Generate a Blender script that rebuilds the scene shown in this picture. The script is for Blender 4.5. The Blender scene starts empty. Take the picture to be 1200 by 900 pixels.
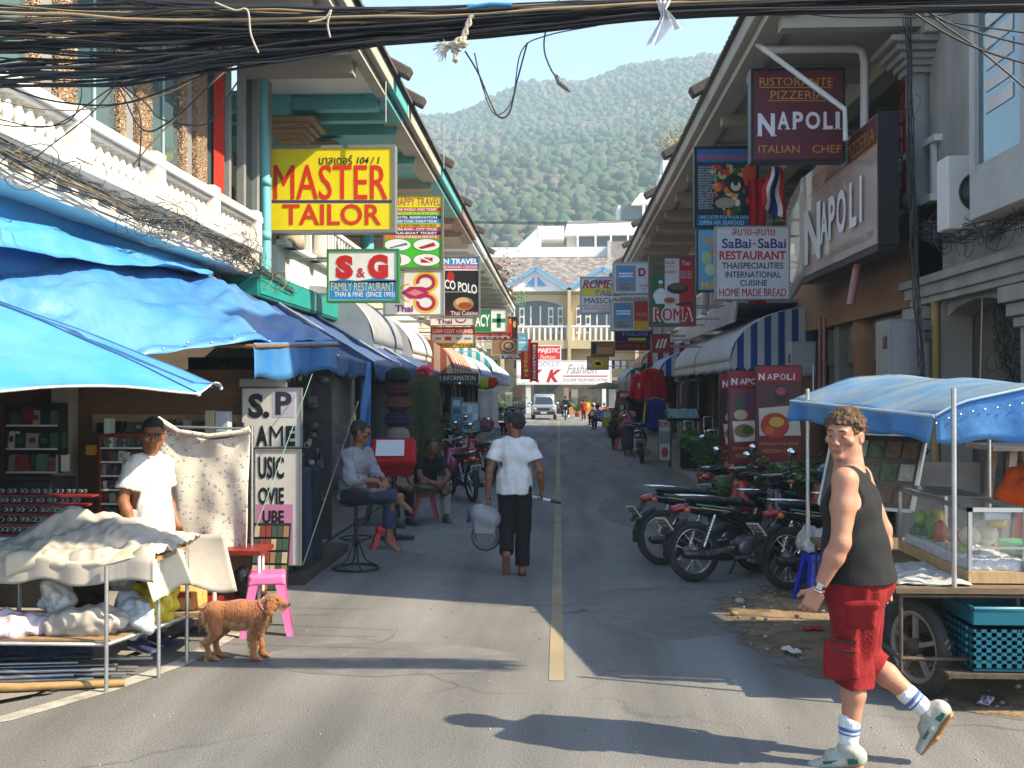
import bpy,math,random
import numpy as np
from mathutils import Vector,Matrix,Euler
from mathutils import noise as mn
R=math.radians
rnd=random.Random(7)
C=bpy.context.scene.collection
sc=bpy.context.scene
V=Vector
# ---------------------------------------------------------------- camera
FPX=1250.0
cam=bpy.data.cameras.new('camera');camo=bpy.data.objects.new('camera',cam);C.objects.link(camo)
cam.sensor_width=36;cam.lens=36*FPX/1200;cam.clip_end=6000;cam.clip_start=.05
CAM=V((0,0,1.92))
camo.location=CAM;camo.rotation_euler=(R(90.32),0,R(2.52));sc.camera=camo
RM=camo.rotation_euler.to_matrix()
# ---------------------------------------------------------------- sky, sun, exposure
SUND=V((-2.08,.60,-1.80)).normalized()
w=bpy.data.worlds.new('World');sc.world=w;w.use_nodes=True
nt=w.node_tree;bg=nt.nodes['Background'];sk=nt.nodes.new('ShaderNodeTexSky')
sk.sky_type='NISHITA';sk.sun_disc=False
sk.sun_elevation=math.asin(-SUND.z);sk.sun_rotation=math.atan2(-SUND.x,-SUND.y)
sk.air_density=1.0;sk.dust_density=1.0;sk.ozone_density=2.6
nt.links.new(sk.outputs[0],bg.inputs[0]);bg.inputs[1].default_value=.135
sl=bpy.data.lights.new('sun','SUN');sl.energy=5.0;sl.angle=R(.55);sl.color=(1,.85,.61)
so=bpy.data.objects.new('sun',sl);C.objects.link(so);so.rotation_euler=SUND.to_track_quat('-Z','Y').to_euler();so.location=(20,-10,30)
sc.view_settings.view_transform='Standard';sc.view_settings.look='None';sc.view_settings.exposure=1.52;sc.view_settings.gamma=1
sc.render.engine='CYCLES'
try:
 sc.cycles.max_bounces=8;sc.cycles.diffuse_bounces=3;sc.cycles.glossy_bounces=3;sc.cycles.transmission_bounces=6
 sc.cycles.transparent_max_bounces=12;sc.cycles.volume_bounces=0;sc.cycles.use_denoising=True
 sc.cycles.caustics_reflective=False;sc.cycles.caustics_refractive=False
except Exception:pass
# ---------------------------------------------------------------- pixel -> place helpers (photo pixels, 1200 x 900)
def ray(px,py):return RM@V(((px-600)/FPX,-(py-450)/FPX,-1))
def P(px,py,Y):
 d=ray(px,py);return CAM+d*(Y/d.y)
def PX(px,py,X):
 d=ray(px,py);return CAM+d*(X/d.x)
def G(px,py,z=0):
 d=ray(px,py);return CAM+d*((z-CAM.z)/d.z)
# ---------------------------------------------------------------- materials
MATS={}
def lin(c):return tuple(((x/12.92)if x<=.04045 else((x+.055)/1.055)**2.4)for x in c)
def hx(s):return lin(tuple(int(s[i:i+2],16)/255 for i in(0,2,4)))
def M(name,col=(.5,.5,.5),rough=.65,metal=0.,var=.18,vs=4.,bump=.15,bs=40.,col2=None,m2=.5,trans=0.,ior=1.45,alpha=1.,spec=.5,coat=0.,sheen=0.,stretch=None,emis=0.,big=0.,sss=0.):
 if name in MATS:return MATS[name]
 m=bpy.data.materials.new(name);MATS[name]=m;m.use_nodes=True
 t=m.node_tree;n=t.nodes;L=t.links;b=n['Principled BSDF']
 b.inputs['Roughness'].default_value=rough;b.inputs['Metallic'].default_value=metal
 b.inputs['Transmission Weight'].default_value=trans;b.inputs['IOR'].default_value=ior
 b.inputs['Alpha'].default_value=alpha;b.inputs['Specular IOR Level'].default_value=spec
 b.inputs['Coat Weight'].default_value=coat
 if sheen:b.inputs['Sheen Weight'].default_value=sheen
 if sss:
  b.inputs['Subsurface Weight'].default_value=sss;b.inputs['Subsurface Radius'].default_value=(.02,.008,.004)
 c=(*col,1)
 if var<=0 and not col2 and bump<=0:
  b.inputs['Base Color'].default_value=c;return m
 tc=n.new('ShaderNodeTexCoord');mp=n.new('ShaderNodeMapping');L.new(tc.outputs['Object'],mp.inputs[0])
 if stretch:mp.inputs['Scale'].default_value=stretch
 nz=n.new('ShaderNodeTexNoise');nz.inputs['Scale'].default_value=vs;nz.inputs['Detail'].default_value=7;nz.inputs['Roughness'].default_value=.62
 L.new(mp.outputs[0],nz.inputs[0])
 rp=n.new('ShaderNodeValToRGB');rp.color_ramp.elements[0].position=m2-.18;rp.color_ramp.elements[1].position=m2+.2
 L.new(nz.outputs[0],rp.inputs[0])
 mx=n.new('ShaderNodeMix');mx.data_type='RGBA'
 if col2 is None:c2=tuple(x*(1-var)for x in col)
 else:c2=col2
 L.new(rp.outputs[0],mx.inputs[0]);mx.inputs[6].default_value=(*c2,1);mx.inputs[7].default_value=c
 out=mx.outputs[2]
 if big:
  n2=n.new('ShaderNodeTexNoise');n2.inputs['Scale'].default_value=vs*.17;n2.inputs['Detail'].default_value=4;L.new(mp.outputs[0],n2.inputs[0])
  r2=n.new('ShaderNodeMapRange');r2.inputs[1].default_value=.35;r2.inputs[2].default_value=.65;r2.inputs[3].default_value=1-big;r2.inputs[4].default_value=1.
  L.new(n2.outputs[0],r2.inputs[0])
  m2n=n.new('ShaderNodeMix');m2n.data_type='RGBA';m2n.blend_type='MULTIPLY';m2n.inputs[0].default_value=1
  L.new(out,m2n.inputs[6]);L.new(r2.outputs[0],m2n.inputs[7]);out=m2n.outputs[2]
 L.new(out,b.inputs['Base Color'])
 if bump>0:
  nb=n.new('ShaderNodeTexNoise');nb.inputs['Scale'].default_value=bs;nb.inputs['Detail'].default_value=4;L.new(mp.outputs[0],nb.inputs[0])
  bp=n.new('ShaderNodeBump');bp.inputs['Strength'].default_value=bump;bp.inputs['Distance'].default_value=.02
  L.new(nb.outputs[0],bp.inputs['Height']);L.new(bp.outputs[0],b.inputs['Normal'])
 return m
def paint(h,rough=.45):return M('paint_'+h,hx(h),rough,var=.10,vs=6,bump=0)
def cloth(h,name=None,**k):
 k={**dict(rough=.9,var=.2,vs=9,bump=.3,bs=60,sheen=0),**k}
 return M(name or 'cloth_'+h,hx(h),**k)
chrome=M('chrome',(.75,.76,.78),.18,1.,var=.05,bump=0)
steel=M('galvanised_steel',(.55,.56,.57),.42,.9,var=.25,vs=12,bump=.05)
alu=M('aluminium',(.6,.61,.62),.35,.9,var=.12,bump=0)
blackp=M('black_plastic',(.018,.018,.02),.45,var=.2,bump=.05)
rubber=M('rubber',(.022,.021,.020),.8,var=.3,col2=(.05,.046,.04),bump=.2)
white=M('white_paint',(.78,.77,.74),.6,var=.10,vs=2.5,bump=.08,bs=25,big=.1)
wood=M('brown_wood',(.22,.11,.05),.6,var=.4,vs=5,bump=.2,stretch=(1,6,6))
glass=M('clear_glass',(.9,.95,.93),.03,var=0,bump=0,trans=1.,ior=1.45)
# ---------------------------------------------------------------- mesh builder
class MB:
 def __init__(s):s.v=[];s.f=[];s.m=[];s.s=[]
 def add(s,vs,fs,m=0,sm=False):
  b=len(s.v);s.v.extend([tuple(x)for x in vs])
  for f in fs:s.f.append(tuple(b+i for i in f));s.m.append(m);s.s.append(sm)
  return s
 def quad(s,a,b,c,d,m=0):return s.add([a,b,c,d],[(0,1,2,3)],m)
 def poly(s,pts,m=0):return s.add(pts,[tuple(range(len(pts)))],m)
 def box(s,lo,hi,m=0):
  x0,y0,z0=lo;x1,y1,z1=hi
  if x0>x1:x0,x1=x1,x0
  if y0>y1:y0,y1=y1,y0
  if z0>z1:z0,z1=z1,z0
  return s.add([(x0,y0,z0),(x1,y0,z0),(x1,y1,z0),(x0,y1,z0),(x0,y0,z1),(x1,y0,z1),(x1,y1,z1),(x0,y1,z1)],
                     [(0,3,2,1),(4,5,6,7),(0,1,5,4),(1,2,6,5),(2,3,7,6),(3,0,4,7)],m)
 def obox(s,c,size,rot=None,m=0):
  hx_,hy,hz=[q/2 for q in size];c=V(c)
  vs=[V(q)for q in((-hx_,-hy,-hz),(hx_,-hy,-hz),(hx_,hy,-hz),(-hx_,hy,-hz),(-hx_,-hy,hz),(hx_,-hy,hz),(hx_,hy,hz),(-hx_,hy,hz))]
  if rot is not None:
   if not isinstance(rot,Matrix):rot=Euler(rot).to_matrix()
   vs=[rot@q for q in vs]
  return s.add([q+c for q in vs],[(0,3,2,1),(4,5,6,7),(0,1,5,4),(1,2,6,5),(2,3,7,6),(3,0,4,7)],m)
 def bar(s,a,b,w,h=None,m=0,up=(0,0,1)):
  a=V(a);b=V(b);h=h or w;d=(b-a);L=d.length;d.normalize()
  u=V(up)
  if abs(d.dot(u))>.99:u=V((0,1,0))
  x=d.cross(u).normalized();z=x.cross(d)
  rot=Matrix((x,d,z)).transposed()
  return s.obox((a+b)/2,(w,L,h),rot,m)
 def tube(s,pts,r,n=6,m=0,caps=True):
  pts=[V(p)for p in pts];k=len(pts);rs=r if isinstance(r,(list,tuple))else[r]*k
  vs=[];u=None
  for i,p in enumerate(pts):
   d=(pts[min(i+1,k-1)]-pts[max(i-1,0)])
   if d.length<1e-9:d=V((0,0,1))
   d.normalize()
   if u is None:
    u=d.cross(V((0,0,1))if abs(d.z)<.9 else V((1,0,0))).normalized()
   else:
    u=(u-d*u.dot(d));u=u.normalized()if u.length>1e-6 else d.orthogonal().normalized()
   w_=d.cross(u)
   for j in range(n):
    a=2*math.pi*j/n;vs.append(p+(u*math.cos(a)+w_*math.sin(a))*rs[i])
  fs=[(i*n+j,i*n+(j+1)%n,(i+1)*n+(j+1)%n,(i+1)*n+j)for i in range(k-1)for j in range(n)]
  s.add(vs,fs,m,n>4)
  if caps:
   s.add([vs[j]for j in range(n)][::-1],[tuple(range(n))],m);s.add([vs[(k-1)*n+j]for j in range(n)],[tuple(range(n))],m)
  return s
 def lathe(s,prof,c=(0,0,0),n=12,m=0,rot=None,sm=True):
  c=V(c);vs=[]
  for r,z in prof:
   for j in range(n):
    a=2*math.pi*j/n;q=V((r*math.cos(a),r*math.sin(a),z))
    if rot is not None:q=rot@q
    vs.append(c+q)
  k=len(prof)
  fs=[(i*n+j,i*n+(j+1)%n,(i+1)*n+(j+1)%n,(i+1)*n+j)for i in range(k-1)for j in range(n)]
  fs+=[tuple(range(n))[::-1],tuple((k-1)*n+j for j in range(n))]
  return s.add(vs,fs,m,sm)
 def torus(s,c,R0,r,rot=None,n=28,k=8,m=0,flat=1.):
  vs=[];c=V(c)
  for i in range(n):
   a=2*math.pi*i/n
   for j in range(k):
    b=2*math.pi*j/k;q=V(((R0+r*math.cos(b))*math.cos(a),(R0+r*math.cos(b))*math.sin(a),r*flat*math.sin(b)))
    if rot is not None:q=rot@q
    vs.append(c+q)
  fs=[(i*k+j,((i+1)%n)*k+j,((i+1)%n)*k+(j+1)%k,i*k+(j+1)%k)for i in range(n)for j in range(k)]
  return s.add(vs,fs,m,True)
 def grid(s,fn,nu,nv,m=0,sm=True,mf=None):
  vs=[fn(i/nu,j/nv)for i in range(nu+1)for j in range(nv+1)];b=len(s.v)
  s.v.extend([tuple(x)for x in vs])
  for i in range(nu):
   for j in range(nv):
    q=b+i*(nv+1)+j;s.f.append((q,q+nv+1,q+nv+2,q+1));s.m.append(mf(i,j)if mf else m);s.s.append(sm)
  return s
 def ball(s,c,r,n=10,m=0,rot=None):
  if not isinstance(r,(tuple,list)):r=(r,r,r)
  c=V(c);vs=[];k=max(4,n*2//3)
  for i in range(k+1):
   t=math.pi*i/k
   for j in range(n):
    a=2*math.pi*j/n;q=V((r[0]*math.sin(t)*math.cos(a),r[1]*math.sin(t)*math.sin(a),r[2]*math.cos(t)))
    if rot is not None:q=rot@q
    vs.append(c+q)
  return s.add(vs,[(i*n+j,(i+1)*n+j,(i+1)*n+(j+1)%n,i*n+(j+1)%n)for i in range(k)for j in range(n)],m,True)
 def build(s,name,mats,parent=None,**k):
  return mesh_obj(name,np.array(s.v,dtype=float).reshape(-1,3),s.f,mats,parent,mi=s.m,sm=s.s,**k)
def base_of(o):
 p=V((0,0,0))
 while o is not None:p=p+o.location;o=o.parent
 return p
def mesh_obj(name,vs,fs,mats,parent=None,mi=None,sm=None,label=None,cat=None,group=None,kind=None,bevel=0,solid=0,local=False):
 if parent is not None and not local:vs=vs-np.array(base_of(parent))
 me=bpy.data.meshes.new(name);me.from_pydata(vs.tolist()if hasattr(vs,'tolist')else vs,[],fs)
 for m in(mats if isinstance(mats,(list,tuple))else[mats]):me.materials.append(m)
 if mi is not None:me.polygons.foreach_set('material_index',np.array(mi,dtype=np.int32))
 if sm is True:me.polygons.foreach_set('use_smooth',np.ones(len(fs),dtype=bool))
 elif sm is not None:me.polygons.foreach_set('use_smooth',np.array(sm,dtype=bool))
 me.update()
 o=bpy.data.objects.new(name,me);C.objects.link(o)
 if parent is not None:o.parent=parent
 tag(o,label,cat,group,kind)
 if solid:
  md=o.modifiers.new('Solidify','SOLIDIFY');md.thickness=solid;md.offset=0
 if bevel:
  md=o.modifiers.new('Bevel','BEVEL');md.width=bevel;md.segments=2;md.limit_method='ANGLE';md.angle_limit=R(40)
 return o
def tag(o,label=None,cat=None,group=None,kind=None):
 if label:o['label']=label
 if cat:o['category']=cat
 if group:o['group']=group
 if kind:o['kind']=kind
 return o
def thing(name,label,cat,loc=(0,0,0),group=None):
 o=bpy.data.objects.new(name,None);C.objects.link(o);o.location=loc;o.empty_display_size=.1
 return tag(o,label,cat,group)
def part(name,src,parent,loc=(0,0,0)):
 c=bpy.data.objects.new(name,src.data if hasattr(src,'data')else src);C.objects.link(c);c.parent=parent;c.location=loc
 return c
def copy_tree(o,parent=None,label=None,loc=None,rotz=None,swap=None,scale=None):
 c=o.copy();C.objects.link(c);c.parent=parent
 if label:c['label']=label
 if loc is not None:c.location=loc
 if rotz is not None:c.rotation_euler=(0,0,rotz)
 if scale:c.scale=(scale,)*3
 if swap and c.type=='MESH' and c.name.split('.')[0]in swap:
  c.data=c.data.copy();c.data.materials[0]=swap[c.name.split('.')[0]]
 for ch in list(o.children):copy_tree(ch,c,swap=swap)
 return c
def N3(x,y,z,s=1.):return mn.noise(V((x*s,y*s,z*s)))
# ---------------------------------------------------------------- text
_tc={}
def text_data(s,bold=0.,shear=0.):
 if 'M' in s:bold=0
 k=(s,bold,shear)
 if k in _tc:return _tc[k]
 cu=bpy.data.curves.new('t','FONT');cu.body=s;cu.size=1;cu.offset=bold;cu.shear=shear;cu.resolution_u=3
 o=bpy.data.objects.new('t',cu);me=o.to_mesh()
 vs=[tuple(v.co)for v in me.vertices];fs=[tuple(p.vertices)for p in me.polygons]
 o.to_mesh_clear();bpy.data.objects.remove(o);bpy.data.curves.remove(cu)
 if not vs:_tc[k]=([],[]);return _tc[k]
 a=np.array(vs);lo=a.min(0);hi=a.max(0)
 uv=[((v[0]-lo[0])/max(hi[0]-lo[0],1e-6),(v[1]-lo[1])/max(hi[1]-lo[1],1e-6))for v in vs]
 _tc[k]=(uv,fs);return _tc[k]
# ---------------------------------------------------------------- signs: content is given as boxes mapped on the sign's own plane
class Sign:
 def __init__(s,name,label,box=None,Y=None,cat='sign',face='ffffff',frame='9a9a96',thick=.14,rim=.03,mapf=None,nrm=(0,-1,0),group=None,wallx=None,loc=None):
  x0,y0,x1,y1=box
  s.map=mapf or(lambda px,py:P(px,py,Y));s.n=V(nrm)
  s.box=box;s.mi=[];s.pr=MB();s.le=MB();s.lay=1
  c=[s.map(x0,y1),s.map(x1,y1),s.map(x1,y0),s.map(x0,y0)]
  if mapf is None:c[0].z=c[1].z=(c[0].z+c[1].z)/2;c[2].z=c[3].z=(c[2].z+c[3].z)/2;c[3].x=c[0].x;c[2].x=c[1].x
  s.t=thing(name,label,cat,(c[0]+c[1])/2 if loc is None else loc,group)
  b=MB();back=[q-s.n*thick for q in c];b.add(c+back,[(0,1,2,3),(7,6,5,4),(0,4,5,1),(1,5,6,2),(2,6,7,3),(3,7,4,0)])
  b.build('panel',face if not isinstance(face,str)else paint(face),s.t)
  if frame and rim:
   f=MB();u=(c[1]-c[0]).normalized();v=(c[3]-c[0]).normalized();o=s.n*.012
   for a,b2 in((c[0]-v*0,c[1]),(c[3],c[2])):f.bar(a+o-u*rim/2-s.n*(thick/2),b2+o+u*rim/2-s.n*(thick/2),thick+.03 if abs(s.n.z)<.5 else rim,rim)if False else _fb(f,a-u*rim/2,b2+u*rim/2,v,s.n,rim,thick)
   for a,b2 in((c[0],c[3]),(c[1],c[2])):_fb(f,a+v*rim/2,b2-v*rim/2,u,s.n,rim,thick)
   f.build('frame',frame if not isinstance(frame,str)else M('metal_'+frame,hx(frame),.45,.3,var=.15,bump=0),s.t)
  if wallx is not None:
   k=MB();top=max(q.z for q in c);xi=min(c[0].x,c[1].x)if wallx<c[0].x else max(c[0].x,c[1].x);bt=min(q.z for q in c)
   for z in(top-.12,bt+.12):k.tube([(xi,c[0].y+thick/2,z),(wallx,c[0].y+thick/2,z)],.018,6)
   k.build('bracket',steel,s.t)
  s.idx={}
 def _m(s,mats,col):
  m=paint(col)if isinstance(col,str)else col
  if m.name not in s.idx:s.idx[m.name]=len(s.mi);s.mi.append(m)
  return s.idx[m.name]
 def pt(s,x,y,l):return s.map(x,y)+s.n*(.0009*l+.001)
 def rect(s,x0,y0,x1,y1,col,l=1):
  s.pr.poly([s.pt(x0,y1,l),s.pt(x1,y1,l),s.pt(x1,y0,l),s.pt(x0,y0,l)],s._m(0,col));return s
 def poly(s,pts,col,l=2):
  s.pr.poly([s.pt(x,y,l)for x,y in pts],s._m(0,col));return s
 def ell(s,cx,cy,rx,ry,col,l=2,n=18,a0=0,a1=360):
  pts=[(cx+rx*math.cos(R(a0+(a1-a0)*i/n)),cy-ry*math.sin(R(a0+(a1-a0)*i/n)))for i in range(n+(a1-a0<360))]
  return s.poly(pts,col,l)
 def ring(s,cx,cy,rx,ry,w,col,l=2,n=20,a0=0,a1=360):
  m=s._m(0,col)
  for i in range(n):
   a,b=R(a0+(a1-a0)*i/n),R(a0+(a1-a0)*(i+1)/n)
   q=[(cx+(rx+d)*math.cos(t),cy-(ry+d)*math.sin(t))for t,d in((a,0),(b,0),(b,w),(a,w))]
   s.pr.poly([s.pt(x,y,l)for x,y in q],m)
  return s
 def line(s,x0,y0,x1,y1,w,col,l=3):
  d=V((x1-x0,y1-y0));d.normalize();n=V((-d.y,d.x))*w/2
  return s.poly([(x0+n.x,y0+n.y),(x1+n.x,y1+n.y),(x1-n.x,y1-n.y),(x0-n.x,y0-n.y)],col,l)
 def text(s,t,x0,y0,x1,y1,col,bold=.02,shear=0,l=4,slope=0):
  if 'M' in t and bold>.004:
   d=(x1-x0)/len(t)*min(bold*1.6,.06)
   for q,e in((-d,0),(d,.35),(0,.7)):s.text(t,x0+q,y0,x1+q,y1,col,0,shear,l+e,slope)
   return s
  uv,fs=text_data(t,bold,shear)
  s.le.add([s.pt(x0+(x1-x0)*u,y1+(y0-y1)*v+slope*u,l)for u,v in uv],fs,s._m(0,col));return s
 def lines(s,rows,col,x0,x1,y0,dy,h,bold=.01,l=4):
  for i,r in enumerate(rows):s.text(r,x0,y0+i*dy,x1,y0+i*dy+h,col,bold,l=l)
  return s
 def done(s):
  if s.pr.v:s.pr.build('print',s.mi,s.t)
  if s.le.v:s.le.build('lettering',s.mi,s.t)
  return s.t
def _fb(f,a,b,w,n,rim,thick):
 A=[a-w*rim/2+n*.012,a+w*rim/2+n*.012,b+w*rim/2+n*.012,b-w*rim/2+n*.012];B=[q-n*(thick+.02)for q in A]
 f.add(A+B,[(0,1,2,3),(7,6,5,4),(0,4,5,1),(1,5,6,2),(2,6,7,3),(3,7,4,0)])
# ---------------------------------------------------------------- implicit surfaces (smooth blended bodies) meshed by surface nets
class SDF:
 def __init__(s,res):s.res=res;s.p=[]
 def cap(s,a,b,ra,rb=None,side=None,k=.03,op='+',flat=False):
  """elliptical tapered capsule; ra, rb may be (across, front)"""
  rb=ra if rb is None else rb
  ra=ra if isinstance(ra,tuple)else(ra,ra);rb=rb if isinstance(rb,tuple)else(rb,rb)
  s.p.append(('c',np.array(a,float),np.array(b,float),ra,rb,side,k,op,flat));return s
 def ell(s,c,r,rot=None,k=.03,op='+'):
  s.p.append(('e',np.array(c,float),np.array(r if isinstance(r,(tuple,list))else(r,)*3,float),None if rot is None else np.array(rot),k,op));return s
 def box(s,c,h,rot=None,rad=.01,k=.01,op='+'):
  s.p.append(('b',np.array(c,float),np.array(h,float),None if rot is None else np.array(rot),rad,k,op));return s
 def plane(s,c,n,k=.005):s.p.append(('p',np.array(c,float),np.array(n,float),k));return s
 def mesh(s,disp=None):
  lo=np.full(3,1e9);hi=-lo;bbs=[]
  for q in s.p:
   if q[0]=='c':r=max(q[3]+q[4]);l=np.minimum(q[1],q[2])-r;h=np.maximum(q[1],q[2])+r;k=q[6];op=q[7]
   elif q[0]=='e':r=q[2].max()if q[3]is not None else q[2];l=q[1]-r;h=q[1]+r;k=q[4];op=q[5]
   elif q[0]=='b':r=(np.linalg.norm(q[2])if q[3]is not None else q[2])+q[4];l=q[1]-r;h=q[1]+r;k=q[5];op=q[6]
   else:bbs.append(None);continue
   bbs.append((l,h,k))
   if op=='+':lo=np.minimum(lo,l);hi=np.maximum(hi,h)
  e=s.res;lo=lo-3*e;hi=hi+3*e;n=np.ceil((hi-lo)/e).astype(int)+1
  D=np.full(n,1.,dtype=np.float32)
  ax=[lo[i]+e*np.arange(n[i])for i in range(3)]
  for q,bb in zip(s.p,bbs):
   if bb is None:
    d=(ax[0]-q[1][0])[:,None,None]*q[2][0]+(ax[1]-q[1][1])[None,:,None]*q[2][1]+(ax[2]-q[1][2])[None,None,:]*q[2][2]
    D=np.maximum(D,d);continue
   l,h,k=bb;pad=k+3*e
   i0=np.maximum(((l-pad-lo)/e).astype(int),0);i1=np.minimum(((h+pad-lo)/e).astype(int)+2,n)
   if(i1<=i0).any():continue
   sl_=tuple(slice(a,b)for a,b in zip(i0,i1))
   X=ax[0][sl_[0]][:,None,None];Y=ax[1][sl_[1]][None,:,None];Z=ax[2][sl_[2]][None,None,:]
   if q[0]=='c':
    a,b=q[1],q[2];d=b-a;L2=max(d@d,1e-12)
    t=((X-a[0])*d[0]+(Y-a[1])*d[1]+(Z-a[2])*d[2])/L2;tr=t;t=np.clip(t,0,1)
    qx=X-a[0]-t*d[0];qy=Y-a[1]-t*d[1];qz=Z-a[2]-t*d[2]
    rx=q[3][0]+(q[4][0]-q[3][0])*t;ry=q[3][1]+(q[4][1]-q[3][1])*t
    if q[5]is None:d_=np.sqrt(qx*qx+qy*qy+qz*qz)-rx
    else:
     sd=np.array(q[5],float);dn=d/math.sqrt(L2);sd=sd-dn*(sd@dn);sd/=np.linalg.norm(sd)
     ps=qx*sd[0]+qy*sd[1]+qz*sd[2];rest=np.maximum(qx*qx+qy*qy+qz*qz-ps*ps,0)
     d_=(np.sqrt(ps*ps/(rx*rx)+rest/(ry*ry))-1)*np.minimum(rx,ry)
    if q[8]:d_=np.maximum(d_,np.maximum(-tr,tr-1)*math.sqrt(L2))
    k,op=q[6],q[7]
   elif q[0]=='e':
    px,py,pz=X-q[1][0],Y-q[1][1],Z-q[1][2]
    if q[3]is not None:
     m=q[3];px,py,pz=(px*m[0,0]+py*m[1,0]+pz*m[2,0],px*m[0,1]+py*m[1,1]+pz*m[2,1],px*m[0,2]+py*m[1,2]+pz*m[2,2])
    r=q[2];k0=np.sqrt((px/r[0])**2+(py/r[1])**2+(pz/r[2])**2);k1=np.sqrt((px/r[0]**2)**2+(py/r[1]**2)**2+(pz/r[2]**2)**2)
    d_=k0*(k0-1)/np.maximum(k1,1e-6);k,op=q[4],q[5]
   else:
    px,py,pz=X-q[1][0],Y-q[1][1],Z-q[1][2]
    if q[3]is not None:
     m=q[3];px,py,pz=(px*m[0,0]+py*m[1,0]+pz*m[2,0],px*m[0,1]+py*m[1,1]+pz*m[2,1],px*m[0,2]+py*m[1,2]+pz*m[2,2])
    ux,uy,uz=np.abs(px)-q[2][0],np.abs(py)-q[2][1],np.abs(pz)-q[2][2]
    d_=np.sqrt(np.maximum(ux,0)**2+np.maximum(uy,0)**2+np.maximum(uz,0)**2)+np.minimum(np.maximum(ux,np.maximum(uy,uz)),0)-q[4]
    k,op=q[5],q[6]
   A=D[sl_];k=max(k,1e-4)
   if op=='+':
    hh=np.clip(.5+.5*(A-d_)/k,0,1);D[sl_]=A+(d_-A)*hh-k*hh*(1-hh)
   else:
    d_=-d_;hh=np.clip(.5-.5*(A-d_)/k,0,1);D[sl_]=A+(d_-A)*hh+k*hh*(1-hh)
  D[0],D[-1],D[:,0],D[:,-1],D[:,:,0],D[:,:,-1]=1,1,1,1,1,1
  S=D<0
  c=[S[i:n[0]-1+i,j:n[1]-1+j,k:n[2]-1+k]for i in(0,1)for j in(0,1)for k in(0,1)]
  any_=np.logical_or.reduce(c);all_=np.logical_and.reduce(c);act=any_&~all_
  idx=-np.ones(act.shape,dtype=np.int64);ii=np.argwhere(act);idx[act]=np.arange(len(ii))
  acc=np.zeros((len(ii),3));cnt=np.zeros(len(ii))
  offs=[(i,j,k)for i in(0,1)for j in(0,1)for k in(0,1)]
  for a_ in range(8):
   for ax_ in range(3):
    if offs[a_][ax_]:continue
    b_=list(offs[a_]);b_[ax_]=1
    pa=ii+np.array(offs[a_]);pb=ii+np.array(b_)
    da=D[pa[:,0],pa[:,1],pa[:,2]];db=D[pb[:,0],pb[:,1],pb[:,2]]
    cr=(da<0)!=(db<0);t=np.where(cr,da/np.where(cr,da-db,1),0)
    q=np.array(offs[a_],float)+np.zeros((len(ii),3));q[:,ax_]+=t
    acc+=q*cr[:,None];cnt+=cr
  vs=lo+(ii+acc/cnt[:,None])*e
  fs=[]
  for ax_ in range(3):
   sa=[slice(None)]*3;sb=[slice(None)]*3;sa[ax_]=slice(0,-1);sb[ax_]=slice(1,None)
   e0=S[tuple(sa)];e1=S[tuple(sb)];ch=np.argwhere(e0!=e1)
   if not len(ch):continue
   u,v=[(1,2),(2,0),(0,1)][ax_]
   du=np.zeros(3,int);du[u]=1;dv=np.zeros(3,int);dv[v]=1
   q=np.stack([idx[tuple((ch-du-dv).T)],idx[tuple((ch-dv).T)],idx[tuple(ch.T)],idx[tuple((ch-du).T)]],1)
   ins=e0[tuple(ch.T)]
   q[~ins]=q[~ins][:,::-1];fs.append(q)
  fs=np.concatenate(fs)
  return vs,fs
 def build(s,name,mats,parent=None,disp=None,**k):
  vs,fs=s.mesh()
  o=mesh_obj(name,vs,fs.tolist(),mats,parent,sm=True,**k)
  if disp:
   amp,freq=disp[:2];st=disp[2]if len(disp)>2 else(1,1,1)
   me=o.data;nn=np.zeros(len(me.vertices)*3);me.vertex_normals.foreach_get('vector',nn);nn=nn.reshape(-1,3)
   co=np.zeros(len(me.vertices)*3);me.vertices.foreach_get('co',co);co=co.reshape(-1,3)
   dd=np.array([mn.fractal(V((p[0]*freq*st[0]+3.1,p[1]*freq*st[1],p[2]*freq*st[2])),.7,2.,2)for p in co])
   co+=nn*(dd*amp)[:,None];me.vertices.foreach_set('co',co.ravel());me.update()
  return o
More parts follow.
